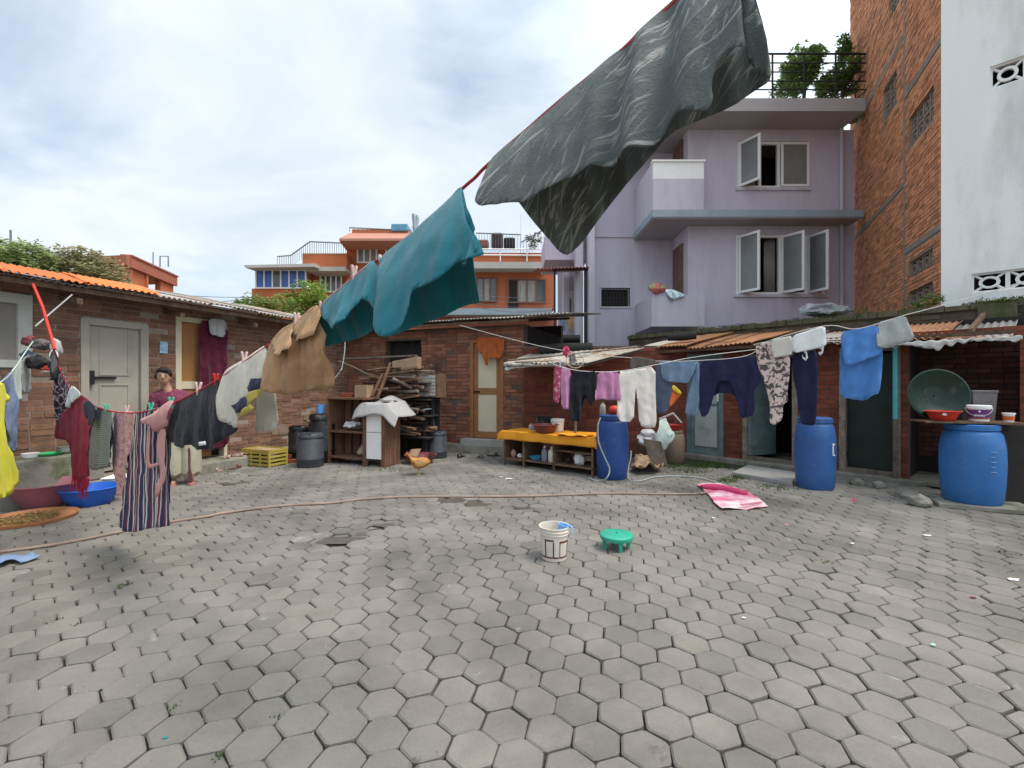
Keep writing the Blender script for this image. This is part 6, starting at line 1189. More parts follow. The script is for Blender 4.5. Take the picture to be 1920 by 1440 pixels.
b = MB(); b.add([at(1205, 822, 7.2), at(1240, 828, 7.2), at(1252, 872, 7.25), at(1222, 874, 7.25), at(1205, 822, 7.23), at(1240, 828, 7.23), at(1252, 872, 7.28), at(1222, 874, 7.28)], [(0, 3, 2, 1), (4, 5, 6, 7), (0, 1, 5, 4), (1, 2, 6, 5), (2, 3, 7, 6), (3, 0, 4, 7)]); one(b, 'plank', m_wood_grey, 'broken board leaning against the dark wooden box', 'plank')
kl = Line((2.4, 7.3), (3.2, 7.3)); laundry('orange_packet', 'orange and yellow plastic packet hanging beside the light jeans', 'packet', kl, ((1262, 720), (1278, 735)), [([(1262, 720), (1279, 736), (1270, 750), (1252, 768), (1256, 742)], dict(amp=.01, freq=4, tilt=.05)), ([(1262, 720), (1279, 736), (1275, 741), (1259, 731)], dict(amp=.01, freq=4, tilt=.05, off=.01, mi=1)), ([(1262, 722), (1277, 737), (1255, 764)], dict(amp=.01, tilt=-.2))], [mat('packet_orange', (.60, .12, .02), .4), mat('packet_yellow', (.75, .55, .05), .4)])
# --- pink mat, white bucket with mug, green stool
m_mat, t, b_ = newmat('pink_mat'); pos = coords(t, 'World'); c = ramp(t, noise(t, 2.6, 4, .5, pos), (.40, (.60, .14, .25)), (.47, (.66, .26, .36)), (.56, (.72, .58, .60))); t.links.new(c, b_.inputs['Base Color']); b_.inputs['Roughness'].default_value = .6
mt = sheetpx('pink_mat', [(1306, 911), (1318, 920), (1330, 932), (1338, 945), (1353, 958), (1375, 957), (1400, 957), (1440, 953), (1425, 940), (1408, 929), (1390, 920), (1350, 909), (1328, 908)], 'crumpled pink and white plastic mat lying on the paving', 'mat', m_mat, .012, .02)
mr_ = mat('mat_crimson', (.50, .05, .14), .55, .15, 10)
b = MB(); b.tube([G(1310, 912, .05), G(1340, 912, .06), G(1365, 917, .05), G(1388, 924, .045), G(1404, 925, .04)], [.03, .05, .045, .05, .03], 9); ro = b.build('rolled_edge', mr_, mt, smooth=True)
dm = ro.modifiers.new('d', 'SUBSURF'); dm.levels = dm.render_levels = 1
b = MB()
for k in range(9): P = G(1391 + k * 4.5, 949 - k * .6, .034); b.box((P.x - .012, P.y - .03, .046), (P.x + .006, P.y + .03, .05), None)
b.build('faded_lettering', mr_, mt)
wb_ = G(1039, 1046); wbk = bucket(wb_, .118, .262, mat('bucket_cream', (.66, .60, .52), .45, .06, 5, .03, 60), 'white pail with brown printed boxes and a blue mug hooked on its rim')
ac = math.atan2(-wb_.y, -wb_.x); m_brown = mat('brown_print', (.12, .03, .02), .5, .4, 60, col2=(.55, .48, .40), c2=(.62, .7), sc2=30)
def band(b, c, a0, a1, z0, z1, r0, r1):
    n_ = max(2, int(abs(a1 - a0) / .1)); vs = []
    for i in range(n_ + 1):
        a = a0 + (a1 - a0) * i / n_
        for z in (z0, z1): vs.append(ondrum(c, r0 + (r1 - r0) * z, a, z))
    b.add(vs, [(2 * i, 2 * i + 2, 2 * i + 3, 2 * i + 1) for i in range(n_)])
R_ = lambda z: .118 * (.86 + .10 * z / (.262 * .78)) + .0012; b = MB()
for a0, a1, z0, z1 in ((-1.3, .35, .030, .042), (.40, .46, .03, .15), (.0, -.09, .042, .160), (-.62, -.72, .042, .165), (-.72, -.02, .165, .178), (.38, 1.2, .150, .165), (1.2, 1.3, .04, .16), (.45, 1.3, .03, .042)):
    n_ = 8; vs = []
    for i in range(n_ + 1):
        for z in (z0, z1): vs.append(ondrum(wb_, R_(z), ac - a0 + (a0 - a1) * i / n_ if False else ac + a0 + (a1 - a0) * i / n_, z))
    b.add(vs, [(2 * i, 2 * i + 2, 2 * i + 3, 2 * i + 1) for i in range(n_)])
b.build('printed_box', m_brown, wbk)
P = wb_ + V((.07, -.02, .235)); mg = thing('mug', 'sky blue plastic mug hooked over the pail rim', 'mug', P); m_mug = plastic('mug_blue', (.20, .42, .72)); b = MB(); b.lathe([(.01, -.06), (.04, -.06), (.046, .035), (.049, .036), (.049, .04), (.043, .04), (.038, -.05), (.01, -.05)], P, 20, M=Matrix.Rotation(rad(12), 3, 'Y')); b.build('body', m_mug, mg, smooth=True)
b = MB(); e = V((.92, -.38, 0)); b.rings([[q + V((-.38, -.92, 0)) * w_ * s_ + UP * (.004 * k_) for s_, k_ in ((-1, -1), (1, -1), (1, 1), (-1, 1))] for q, w_ in ((P + e * .035 + UP * .036, .013), (P + e * .065 + UP * .038, .013), (P + e * .078 + UP * .02, .012), (P + e * .083 + UP * -.03, .011), (P + e * .085 + UP * -.075, .008))]); b.build('handle', m_mug, mg)
so_ = G(1156, 1028); m_stool = plastic('stool_green', (.025, .36, .24), .5, (.06, .16, .12), (.52, .75)); st = thing('stool', 'low round green plastic stool on the paving', 'stool', so_); b = MB(); b.lathe([(.01, .132), (.115, .130), (.13, .127), (.140, .118), (.142, .105), (.135, .085), (.10, .072), (.01, .070)], so_, 36); b.build('seat', m_stool, st, smooth=True)
for k in range(4):
    a = -1.57 + k * math.pi / 2 + .08; b = MB(); u = V((math.cos(a), math.sin(a), 0)); v_ = V((-u.y, u.x, 0)); b.rings([[so_ + u * (r_ + dr_ * .014) + v_ * s_ * w_ + UP * z for dr_, s_ in ((-1, -1), (1, -1), (1, 1), (-1, 1))] for z, r_, w_ in ((.0, .102, .012), (.04, .104, .015), (.085, .106, .02))]); bevel(b.build('leg', m_stool, st), .004)
# --- left foreground: tubs, tray, containers
tub(V((-5.33, 5.28, 0)), .345, .27, plastic('tub_plum', (.28, .10, .13), .5), 'large plum plastic tub below the washing ledge', k=.68)
tub(V((-4.93, 5.36, 0)), .285, .20, plastic('tub_blue', (.02, .13, .58)), 'bright blue plastic tub left of the striped skirt', k=.70)
P = V((-4.98, 4.74, 0)); tr = thing('tray', 'round orange tray of drying spices at the left edge', 'tray', P); b = MB(); b.lathe([(.01, .006), (.34, .006), (.35, .01), (.365, .035), (.375, .035), (.36, .002), (.01, .001)], P, 36); b.build('dish', mat('tray_orange', (.45, .20, .09), .6, .1, 5), tr, smooth=True)
b = MB(); rr = random.Random(8)
for _ in range(420): a = rr.uniform(0, 6.28); q = .25 * math.sqrt(rr.random()); b.ell(P + V((q * math.cos(a) - .03, q * math.sin(a), .010 + rr.uniform(0, .018))), (rr.uniform(.008, .02), rr.uniform(.006, .012), .006), 5, 3)
tag(b.build('spices', mat('spices', (.26, .18, .07), .9, .5, 40, rnd=.4), tr), kind='stuff')
wc_ = V((-5.0, 5.9, 0)); b = MB(); b.box((-.16, -.14, 0), (.16, .14, .22), Matrix.Translation(wc_) @ Matrix.Rotation(.25, 4, 'Z')); b.box((-.175, -.155, .2), (.175, .155, .225), Matrix.Translation(wc_) @ Matrix.Rotation(.25, 4, 'Z')); one(b, 'white_container', m_white, 'white square container behind the bright blue tub', 'container', bev=.012)
zl_ = PL + .365; gp = lambda px: OL + E1 * W(px, 845)[0] + LN * .2 + UP * zl_
b = MB(); b.lathe([(.01, 0), (.11, 0), (.14, .03), (.145, .03), (.115, -.0), (.01, .008)], gp(72), 22); one(b, 'dish', plastic('dish_green', (.03, .36, .12)), 'shallow green dish on the washing ledge', 'dish', smooth=True)
b = MB(); b.lathe([(.01, 0), (.06, 0), (.085, .03), (.085, .08), (.09, .085), (.01, .09)], gp(108), 20); one(b, 'steel_pot', mat('steel', (.35, .34, .33), .35, .1, 5, metal=.7), 'steel pot on the washing ledge next to the green dish', 'pot', smooth=True)
b = MB(); b.lathe([(.01, 0), (.07, 0), (.085, .05), (.01, .055)], gp(40), 20); one(b, 'white_bowl', m_white, 'white bowl on the washing ledge left of the green dish', 'bowl', smooth=True)
def shoe(P, a, m, label, L_=.25, sole=None):
    t_ = thing('slipper', label, 'slipper', P, 0); u = V((math.cos(a), math.sin(a), 0)); v_ = V((-u.y, u.x, 0)); b = MB(); out = []
    for i in range(18): q = 2 * math.pi * i / 18; out.append(P + u * (L_ / 2 * math.cos(q)) + v_ * ((.042 + .008 * math.cos(q)) * math.sin(q)))
    b.rings([out, [p + UP * .018 for p in out]]); b.build('sole', sole or m, t_)
    b = MB(); b.rings([[P + u * (.03 + .05 * j) + v_ * .046 * math.cos(math.pi * k / 8) + UP * (.018 + .045 * math.sin(math.pi * k / 8)) for k in range(9)] for j in range(2)], False, False); solid(b.build('strap', m, t_, smooth=True), .006); return t_
m_sl = mat('beige_slipper', (.42, .30, .24), .8); m_sk = mat('black_slipper', (.03, .03, .032), .6)
stp = lambda px, q: OL + E1 * W(px, 800)[0] + LN * q + UP * (PL + .001)
shoe(stp(398, .36), -.3, m_sl, 'left beige slipper on the step beneath the black shirt'); shoe(stp(422, .36), -.2, m_sl, 'right beige slipper on the step beneath the black shirt')
for k, (px, py, m_, lab) in enumerate(((400, 884, m_sl, 'beige slipper on the paving in front of the step'), (440, 878, mat('brown_slipper', (.20, .10, .07)), 'brown slipper on the paving near the yellow crate'), (110, 950, m_sk, 'black slipper in front of the plum tub'), (135, 953, m_sk, 'black slipper tucked beside the bright blue tub'), (865, 857, m_sk, 'black slipper below the brown door'), (900, 858, mat('grey_slipper', (.12, .12, .13)), 'grey slipper on the paving below the brown door'), (925, 855, m_sk, 'black slipper nearest to the yellow-covered table'))): shoe(G(px, py, .002), .2 + k, m_, lab)
sheetpx('blue_cloth', [(-40, 1048), (0, 1050), (22, 1046), (45, 1048), (60, 1044), (77, 1049), (58, 1054), (40, 1060), (22, 1058), (0, 1067), (-40, 1075)], 'blue cloth lying on the paving at the left edge', 'cloth', m_denim, .012, .07)
# bundle of shoes and bags hung at the left end of the red line
for k, (px, py, rx, m_, sq, lab) in enumerate(((55, 640, .075, mat('bundle_red', (.22, .06, .07)), (1, .7, .8), 'dark red bundle at the top of the hanging shoes'), (68, 645, .085, mat('bundle_grey', (.12, .10, .10)), (1.3, .7, .8), 'grey brown bundle hanging at the left pole'), (88, 650, .075, mat('bundle_pale', (.42, .38, .37)), (.7, .6, 1.2), 'pale pouch hanging near the left pole'), (52, 668, .075, mat('bundle_denim', (.10, .14, .20)), (.9, .7, 1.0), 'blue grey cloth bunch below the dark red bundle'), (92, 668, .06, m_wht, (.6, .5, 1.2), 'white shoe hanging by the left pole'), (78, 690, .075, mat('sandal_red', (.45, .06, .035)), (1.3, .5, .35), 'red sandal strap hanging below the white shoe'), (70, 680, .09, mat('bundle_dark', (.03, .028, .03)), (1.4, .6, .9), 'dark cloth behind the red sandal'), (82, 698, .06, mat('sandal_tan', (.36, .28, .24)), (1.4, .5, .3), 'tan sandal at the bottom of the hanging shoes'))):
    lump(L1.p(px, py) + V((0, .05 * (k % 3), 0)), rx, m_, lab, 'hanging_bundle', 'bundle', k + 2, sq, .4)
b = MB(); b.tube([OL + E1 * W(96, 530)[0] + LN * .45 + UP * 2.5, L1.p(66, 612)], .009, 6); one(b, 'steel_rod', mat('rod', (.36, .38, .38), .5), 'thin steel rod crossing the red rope under the left eave', 'rod', smooth=True)
b = MB(); A = OL + E1 * W(62, 530)[0] + LN * .46; b.tube([L1.p(62, 533), L1.p(80, 575), L1.p(103, 655)], .013, 7); one(b, 'red_pole', mat('red_pole', (.60, .045, .03), .5), 'red painted pole hanging from the left eave', 'pole', smooth=True)
# curtain, valance, poster on the left wall; orange cloth on brown door
lwl = Line((OL + LN * .09).xy, (OL + LN * .09 + E1 * 5).xy)
laundry('maroon_curtain', 'long maroon curtain covering the second doorway of the left house', 'curtain', lwl, ((374, 600), (425, 603)), [([(374, 600), (400, 602), (425, 604), (426, 680), (428, 760), (430, 838), (402, 842), (376, 846), (373, 760), (373, 680)], dict(tilt=.02, amp=.03, freq=6, seed=2))], [cloth('maroon_curtain', (.085, .012, .03), .2, .4, 18, .1)])
laundry('white_valance', 'pale lace cloth knotted at the top of the maroon curtain', 'cloth', lwl, ((391, 598), (425, 600)), [([(391, 598), (408, 597), (425, 601), (425, 624), (418, 633), (408, 630), (398, 628), (391, 622)], dict(tilt=.05, amp=.02, freq=9, off=.05))], [m_gauze])
b = MB(); s_, z_ = W(297, 662); s2, z2 = W(312, 641); b.obox(OL + E1 * s_ + LN * .022 + UP * z_, E1 * (s2 - s_), LN * .006, UP * (z2 - z_)); po_ = one(b, 'notice', mat('notice_blue', (.30, .45, .58), .6, .5, 14), 'small blue and white notice on the brick wall by the woman', 'notice')
bwl = Line((OB + BN * .06).xy, (OB + BN * .06 + E2 * 3).xy)
laundry('orange_cloth', 'orange cloth knotted over the top of the brown door', 'cloth', bwl, ((890, 634), (946, 632)), [([(891, 634), (918, 632), (946, 632), (945, 655), (940, 674), (928, 670), (918, 672), (915, 686), (909, 684), (907, 668), (898, 660), (892, 648)], dict(tilt=.08, amp=.025, freq=9, seed=5, off=.03))], [cloth('orange_cloth', (.40, .10, .03), .2, .6, 30)])
# --- crates, barrels, cupboard and firewood
yc = thing('yellow_crate', 'yellow slatted plastic crate beside the black barrels', 'crate', V((-4.36, 7.92, 0))); m_yc = plastic('crate_yellow', (.42, .33, .06), .6); u, v_ = E2, E1; P = V((-4.66, 7.9, 0)); CL, CW, CH = .64, .38, .29
for q0 in (0, CW - .015):
    for z in (0.02, .085, .15, .215, CH - .035): b = MB(); b.obox(P + v_ * q0 + UP * z, u * CL, v_ * .015, UP * .035); b.build('slat', m_yc, yc)
for s0 in (.0001, CL - .0151):
    for z in (0.02, .085, .15, .215, CH - .035): b = MB(); b.obox(P + u * s0 + v_ * .016 + UP * z, u * .015, v_ * (CW - .032), UP * .034); b.build('slat', m_yc, yc)
b = MB()
for s0, q0 in ((-.004, -.004), (CL - .03, -.004), (-.004, CW - .03), (CL - .03, CW - .03), (CL * .33, -.004), (CL * .66, -.004)): b.obox(P + u * s0 + v_ * q0, u * .034, v_ * .034 if q0 > 0 or s0 in (-.004, CL - .03) else v_ * .008, UP * CH)
b.build('corner_post', m_yc, yc); b = MB(); b.obox(P + u * .02 + v_ * .02 + UP * .005, u * (CL - .04), v_ * (CW - .04), UP * .012); b.build('bottom', m_yc, yc)
b = MB(); b.obox(P + u * .02 + v_ * .02 + UP * (CH - .07), u * (CL - .04), v_ * (CW - .04), UP * .05); one(b, 'cardboard_flat', m_ply2, 'flattened pale cardboard lying in the yellow crate', 'cardboard')
rr = random.Random(2)
for k, (px, py, z, lab) in enumerate(((528, 866, 0, 'red brick on the ground right of the yellow crate'), (546, 868, 0, 'red brick against the grey barrel'), (520, 868, .0, 'red brick touching the yellow crate'), (535, 866, .07, 'red brick lying on top of the other two bricks'))): b = MB(); P = G(px, py); b.box((-.11, -.05, z), (.11, .05, z + .065), Matrix.Translation(P) @ Matrix.Rotation(rr.uniform(-.5, .5), 4, 'Z')); one(b, 'loose_brick', m_brick_row, lab, 'brick', bev=.005)
p_gb = plastic('barrel_grey', (.05, .055, .07), .45); p_bb = plastic('barrel_black', (.012, .012, .015), .4)
def barrel(P, r, h, m, label):
    t_ = thing('barrel', label, 'barrel', P); b = MB(); b.lathe([(.01, 0), (r * .95, 0), (r, .02), (r, h * .22), (r * 1.03, h * .235), (r * 1.03, h * .26), (r, h * .275), (r, h * .80), (r * .9, h * .86), (r * .9, h * .9)], P, 30); b.build('body', m, t_, smooth=True)
    b = MB(); b.lathe([(r * .93, h * .88), (r * .98, h * .885), (r * .98, h * .96), (r * .9, h), (r * .3, h), (r * .28, h * .975), (.01, h * .97)], P, 30); b.build('lid', m, t_, smooth=True); b = MB(); b.obox(P + V((-.09, -r * .9, h * .985)), V((.18, 0, 0)), V((0, .05, 0)), UP * .03); b.build('handle', m, t_); return t_
barrel(G(582, 874), .215, .56, p_gb, 'grey plastic barrel standing in front of the black barrel'); bP = V((-3.42, 8.3, 0)); barrel(bP, .24, .86, p_bb, 'tall black barrel with the blue mug on its lid'); barrel(V((-3.95, 8.55, 0)), .2, .62, p_bb, 'short black barrel against the left brick wall')
b = MB(); b.lathe([(.01, 0), (.058, 0), (.068, .16), (.071, .16), (.071, .165), (.063, .165), (.054, .01), (.01, .01)], V((-3.42, 8.2, .865)), 22); one(b, 'blue_mug', plastic('mug_blue2', (.09, .32, .68)), 'blue plastic mug on the tall black barrel', 'mug', smooth=True)
barrel(V((-1.42, 8.72, 0)), .185, .50, p_gb, 'grey barrel between firewood and brown door')
tub(V((-1.62, 8.14, 0)), .27, .15, plastic('basin_plum', (.20, .05, .06)), 'wide plum basin on the ground behind the hen', 'basin', 'basin')
S0 = V((-3.27, 8.12, 0)); cu = thing('cupboard', 'old wooden cupboard with open shelves and white front panel', 'cupboard', S0)
def cb(name, s0, s1, q0, q1, z0, z1, m=m_wood): b = MB(); b.obox(S0 + E2 * s0 + E1 * q0 + UP * z0, E2 * (s1 - s0), E1 * (q1 - q0), UP * (z1 - z0)); return b.build(name, m, cu)
m_cup = mat('cupboard_wood', (.17, .085, .052), .75, .3, 9, .3, 60, (.08, .045, .035), (.55, .75), 4, stretch=(2, 2, .5))
cb('side', 0, .03, 0, .42, .0, 1.13, m_cup); cb('top', 0, .80, -.02, .42, 1.131, 1.165, m_cup); cb('shelf', .031, .78, .01, .42, .55, .58, m_cup); cb('shelf', .031, .78, .01, .42, .10, .13, m_cup); cb('back_board', .031, .78, .40, .42, .131, 1.13, m_dark)
for k in range(4): cb('back_slat', .05 + k * .19, .19 + k * .19, .385, .399, .135, 1.12, m_cup)
cb('post', .781, .85, -.01, .05, 0, 1.06, m_cup); cb('post', 1.165, 1.23, -.012, .05, 0, 1.0, m_cup); cb('panel', .851, 1.164, 0, .03, .13, .575, m_white); cb('panel', .851, 1.164, 0, .03, .585, 1.03, m_white); cb('top', .801, 1.25, .0, .42, 1.031, 1.055, m_cup)
for k in range(6): cb('slat', 1.20 + .003 * (k % 2), 1.232 + .003 * (k % 2), .056 + k * .062, .056 + k * .062 + .055, .0 + .01 * (k % 3), 1.02 - .01 * k, m_cup)
lump(S0 + E2 * .42 + E1 * .15 + UP * .68, .10, m_bag, 'crumpled pale bag on the middle shelf of the cupboard', 'paper_bag', 'bag', 3, (1.3, .9, .7), .45); lump(S0 + E2 * .55 + E1 * .2 + UP * .62, .07, m_wood, 'dark bundle of sticks on the middle shelf of the cupboard', 'bundle', 'bundle', 9, (1.6, 1, .5), .5); lump(S0 + E2 * .62 + E1 * .2 + UP * .23, .10, mat('feed_bag', (.38, .35, .26)), 'pale feed bag on the bottom shelf of the cupboard', 'feed_bag', 'bag', 12, (.8, .8, 1.1), .5)
# grey sheet draped over the right half of the cupboard, stone on it
m_gsh = cloth('grey_sheet_cloth', (.36, .35, .345), .08, .25, 14); nu, nv = 26, 20; vs = []; UVs = []
cq = S0 + E2 * 1.03 + E1 * .2
for j in range(nv + 1):
    for i in range(nu + 1):
        s = -.44 + .98 * i / nu; q = -.42 + .75 * j / nv; ss, qq = s, q
        ov = max(0, abs(s - .0) - .24) if s > 0 else max(0, -s - .30); of = max(0, -q - .20); dz = ov * .75 + of * .95 - .25 * min(ov, of)
        if of > 0: qq = -.20 - of * .45
        z = 1.075 - dz + .016 * mnoise.noise(V((s * 5, q * 5, 1))) + .03 * math.sin(s * 9 + 1) * (of > 0) * min(1, of * 5) + (.12 * sstep(.05, .33, q) * math.exp(-((s + .05) / .2) ** 2))
        vs.append(cq + E2 * (ss if ov == 0 else (.24 + (ov * .75) if s > 0 else -.30 - ov * .8)) + E1 * qq + UP * z); UVs.append((s, q))
tag(clothobj('grey_sheet', [((vs, [(j * (nu + 1) + i, j * (nu + 1) + i + 1, (j + 1) * (nu + 1) + i + 1, (j + 1) * (nu + 1) + i) for j in range(nv) for i in range(nu)], UVs), 0)], [m_gsh], th=.004), 'stiff grey sheet draped over the cupboard top', 'sheet')
rock(cq + E2 * .05 + E1 * .02 + UP * 1.12, .075, 8, 'stone weighing down the grey sheet', m_conc, (1.3, .9, .5))
ct = S0 + UP * 1.166; b = MB(); b.box((-.13, -.06, 0), (.13, .06, .075), Matrix.Translation(ct + E2 * .28 + E1 * .2) @ Matrix.Rotation(-.3, 4, 'Z')); one(b, 'loose_brick', m_brick_row, 'red brick lying on the left cupboard top', 'brick', bev=.006)
b = MB(); b.box((-.09, -.05, 0), (.09, .05, .10), Matrix.Translation(ct + E2 * .47 + E1 * .26) @ Matrix.Rotation(.4, 4, 'Z')); one(b, 'loose_brick', m_brick_left, 'pale brick standing behind the red brick on the cupboard', 'brick', bev=.008)
b = MB(); b.box((-.13, -.09, 0), (.13, .09, .21), Matrix.Translation(ct + E2 * .62 + E1 * .22) @ Matrix.Rotation(-.36, 4, 'Z')); one(b, 'cardboard_box', m_ply2, 'brown cardboard box on the cupboard top', 'box', bev=.004)
# firewood: planks and sticks stacked on a rack between cupboard and wall
rk = thing('firewood_rack', 'dark rack of boards holding the firewood behind the cupboard', 'rack', V((-2.6, 9.2, 0)))
rkO = S0 + E1 * .62
for s0 in (.3, .85, 1.45): b = MB(); b.obox(rkO + E2 * s0 + E1 * .45, E2 * .06, E1 * .06, UP * 1.4); b.build('post', m_dark, rk)
for z in (.40, .80, 1.10, 1.4): b = MB(); b.obox(rkO + E2 * .1 + E1 * .18 + UP * z, E2 * 1.45, E1 * .42, UP * .025); b.build('shelf', m_dark, rk)
b = MB(); b.obox(rkO + E2 * .1 + E1 * .62, E2 * 1.45, E1 * .02, UP * 1.25); b.build('back_board', m_dark, rk)
rr = random.Random(21)
for k in range(88):
    lay = (0.45, .85, 1.15, 1.45)[k % 4]; n_ = k // 4; L_ = rr.uniform(.4, 1.3); s0 = rr.uniform(.05, 1.6 - L_); z = lay + .035 + (n_ % 5) * .045; q = rr.uniform(-.02, .42); w_, h_ = rr.uniform(.05, .13), rr.uniform(.018, .05); tw_ = rr.uniform(-.35, .35); tz = rr.gauss(0, .10)
    d_ = (E2 + E1 * tw_ + UP * tz).normalized(); P = rkO + E2 * s0 + E1 * q + UP * z; b = MB(); a = rr.uniform(-.5, .5); y_ = (E1 * math.cos(a) + UP * math.sin(a)); z_ = d_.cross(y_)
    if k % 3 == 0: b.tube([P + d_ * L_ * i / 4 + V((0, 0, rr.uniform(-.01, .01))) for i in range(5)], [rr.uniform(.012, .03)] * 5, 6)
    else: b.obox(P, d_ * L_, y_ * w_, z_ * h_)
    one(b, 'firewood_stick' if k % 3 == 0 else 'plank', (m_wood_grey, m_wood, m_wood, m_cup)[rr.randrange(4)], 'weathered stick in the firewood stack' if k % 3 == 0 else 'weathered plank in the firewood stack', 'firewood', 'sticks stacked in the firewood rack' if k % 3 == 0 else 'planks stacked in the firewood rack')
P = at(640, 672, 8.6); b = MB(); b.obox(at(640, 674, 8.75), at(777, 668, 8.55) - at(640, 674, 8.75), E1 * .12, UP * .03); one(b, 'long_board', m_wood_grey, 'long board on top of the firewood stack', 'plank')
b = MB(); b.obox(at(735, 700, 8.5), at(782, 691, 8.45) - at(735, 700, 8.5), E1 * .15, UP * .22); one(b, 'pale_block', mat('pale_wood', (.30, .21, .14), .9, .2, 8), 'pale brown block of wood at the right of the firewood', 'wood block', bev=.008)
for k, (a, c, lab) in enumerate(((at(708, 745, 8.0), at(732, 680, 8.15), 'thick stick leaning up from the cupboard'), (at(698, 742, 8.05), at(717, 702, 8.15), 'shorter stick leaning beside the thick one'), (at(736, 710, 8.2), at(772, 728, 8.3), 'pale split log sticking out of the stack'), (at(635, 677, 8.3), at(690, 702, 8.35), 'thin pole slanting across the firewood'))): b = MB(); b.tube([a, a.lerp(c, .5) + V((.01, 0, .01)), c], [.028, .03, .026] if k != 3 else [.013] * 3, 7); one(b, 'branch', m_cup if k < 2 else m_wood_grey, lab, 'branch', smooth=True)
bxp = at(782, 745, 8.55); nb_ = thing('nest_box', 'small wooden nest box with grey front against the back wall', 'box', bxp); b = MB(); M_ = Matrix.Translation(bxp) @ Matrix.Rotation(-.375, 4, 'Z'); b.box((0, 0.012, 0), (.42, .34, .44), M_); b.build('body', m_wood, nb_); b = MB(); b.box((.02, 0, .02), (.24, .011, .42), M_); b.build('front_board', mat('grey_front', (.34, .33, .30), .9, .3, 20), nb_)
for k in range(6): b = MB(); b.box((.245, 0, .03 + k * .065), (.385, .011, .085 + k * .065), M_); b.build('slat', mat('pale_slat', (.42, .40, .36), .9, .2, 20), nb_)
b = MB(); b.box((.1, .02, 0), (.16, .3, .98), Matrix.Translation((bxp.x, bxp.y, 0)) @ Matrix.Rotation(-.375, 4, 'Z')); one(b, 'support_post', m_dark, 'dark post under the nest box', 'post')
b = MB(); b.obox(at(770, 772, 8.5), at(802, 768, 8.45) - at(770, 772, 8.5), E1 * .25, UP * .02); one(b, 'newspaper', m_bag, 'white folded papers on the firewood below the nest box', 'paper')
b = MB(); b.obox(G(758, 868, .0), V((.16, .1, .0)), V((-.02, .03, 0)), V((.1, .12, .22))); one(b, 'cardboard_piece', m_ply2, 'cardboard piece leaning behind the cupboard corner', 'cardboard')
# --- things on the roofs and the house
m_tyre = mat('tyre_rubber', (.02, .02, .02), .8, .2, 10, .3, 40)
def torus(c, R, r, m, label, name, M=None, cat='tyre'):
    b = MB(); rings = []
    for i in range(25):
        a = 2 * math.pi * i / 24; cc = V((R * math.cos(a), R * math.sin(a), 0)); u = V((math.cos(a), math.sin(a), 0)); ring = [cc + u * r * math.cos(2 * math.pi * k / 10) + UP * r * math.sin(2 * math.pi * k / 10) for k in range(10)]; rings.append([c + ((M @ q) if M else q) for q in ring])
    b.rings(rings, False); return one(b, name, m, label, cat, smooth=True)
b = MB(); b.tube([at(1012, 656, 9.0), at(1060, 652, 9.0), at(1110, 652, 9.0)], .10, 10); one(b, 'black_pipe', m_tyre, 'thick black pipe lying behind the lean-to roof', 'pipe', smooth=True)
b = MB(); b.tube([at(1040, 636, 12.6), at(1086, 636, 12.6)], .11, 10); one(b, 'rolled_mat', m_tyre, 'black roll lying on the porch floor', 'roll', smooth=True)
b = MB(); P, Q = at(1252, 633, 9.0), at(1306, 629, 8.8); b.tube([P, P.lerp(Q, .5), Q], [.07, .085, .07], 10); one(b, 'rubber_roll', m_tyre, 'black rubber roll on the rusty shed roof', 'roll', smooth=True)
torus(at(1078, 676, 7.35), .14, .008, mat('hose_loop', (.42, .34, .26)), 'coil of pale hose hanging at the lean-to edge', 'hose_coil', Matrix.Rotation(rad(62), 3, 'X'), 'hose')
lump(at(1062, 660, 7.5), .09, mat('bundle_pink', (.55, .06, .14)), 'bright pink cloth bunched on the lean-to roof', 'pink_bundle', 'cloth', 5, (.6, .6, 1.1), .5); lump(at(1073, 672, 7.45), .07, mat('bundle_grey2', (.22, .20, .20)), 'grey cloth next to the pink bunch on the lean-to', 'grey_bundle', 'cloth', 6, (.7, .6, 1.4), .5)
for k, (a, c, lab) in enumerate(((at(950, 676, 7.95), at(1035, 668, 8.1), 'upper thin batten lying on the lean-to roof'), (at(1030, 668, 7.9), at(1195, 650, 8.3), 'long batten lying along the right of the lean-to roof'), (at(965, 679, 7.85), at(1050, 677, 7.8), 'lower batten near the lean-to edge'))): b = MB(); b.tube([a, c], .018, 5); one(b, 'batten', m_wood_grey, lab, 'batten')
clb = Line(E0.xy, Eb.xy); laundry('torn_sheet', 'torn white plastic hanging from the left of the lean-to', 'plastic', clb, ((945, 686), (1000, 684)), [([(946, 682), (970, 681), (1000, 682), (1002, 687), (985, 689), (968, 690), (957, 692), (948, 696)], dict(tilt=.1, amp=.02, freq=9))], [m_plast])
lump(at(1545, 582, 9.3), .22, mat('clear_sheet', (.26, .28, .29), .2, .3, 6, .4, 20), 'grey plastic sheet bundled on the mossy wall', 'plastic_sheet', 'plastic', 3, (2.0, .8, .7), .5)
lump(at(1232, 541, 12.6), .16, mat('sack_red', (.45, .12, .10), .6, .5, 8, col2=(.30, .36, .14), c2=(.5, .55), sc2=6), 'colourful sack on the lower balcony of the lilac house', 'sack', 'sack', 4, (1.3, .8, .9), .4)
lbl = Line((3.9, 12.56), (6, 12.56)); laundry('silver_packet', 'silver blue packet drooping over the lower balcony wall', 'packet', lbl, ((1245, 545), (1285, 552)), [([(1245, 543), (1262, 542), (1275, 548), (1287, 553), (1280, 557), (1270, 559), (1262, 564), (1253, 556)], dict(tilt=.2, amp=.04, freq=4)), ([(1246, 544), (1283, 553), (1262, 560)], dict(tilt=-.2, amp=.02))], [mat('silver_film', (.45, .55, .60), .25, .3, 10, metal=.3)])
pl_ = Line((1.2, 13.6), (2.4, 13.6))
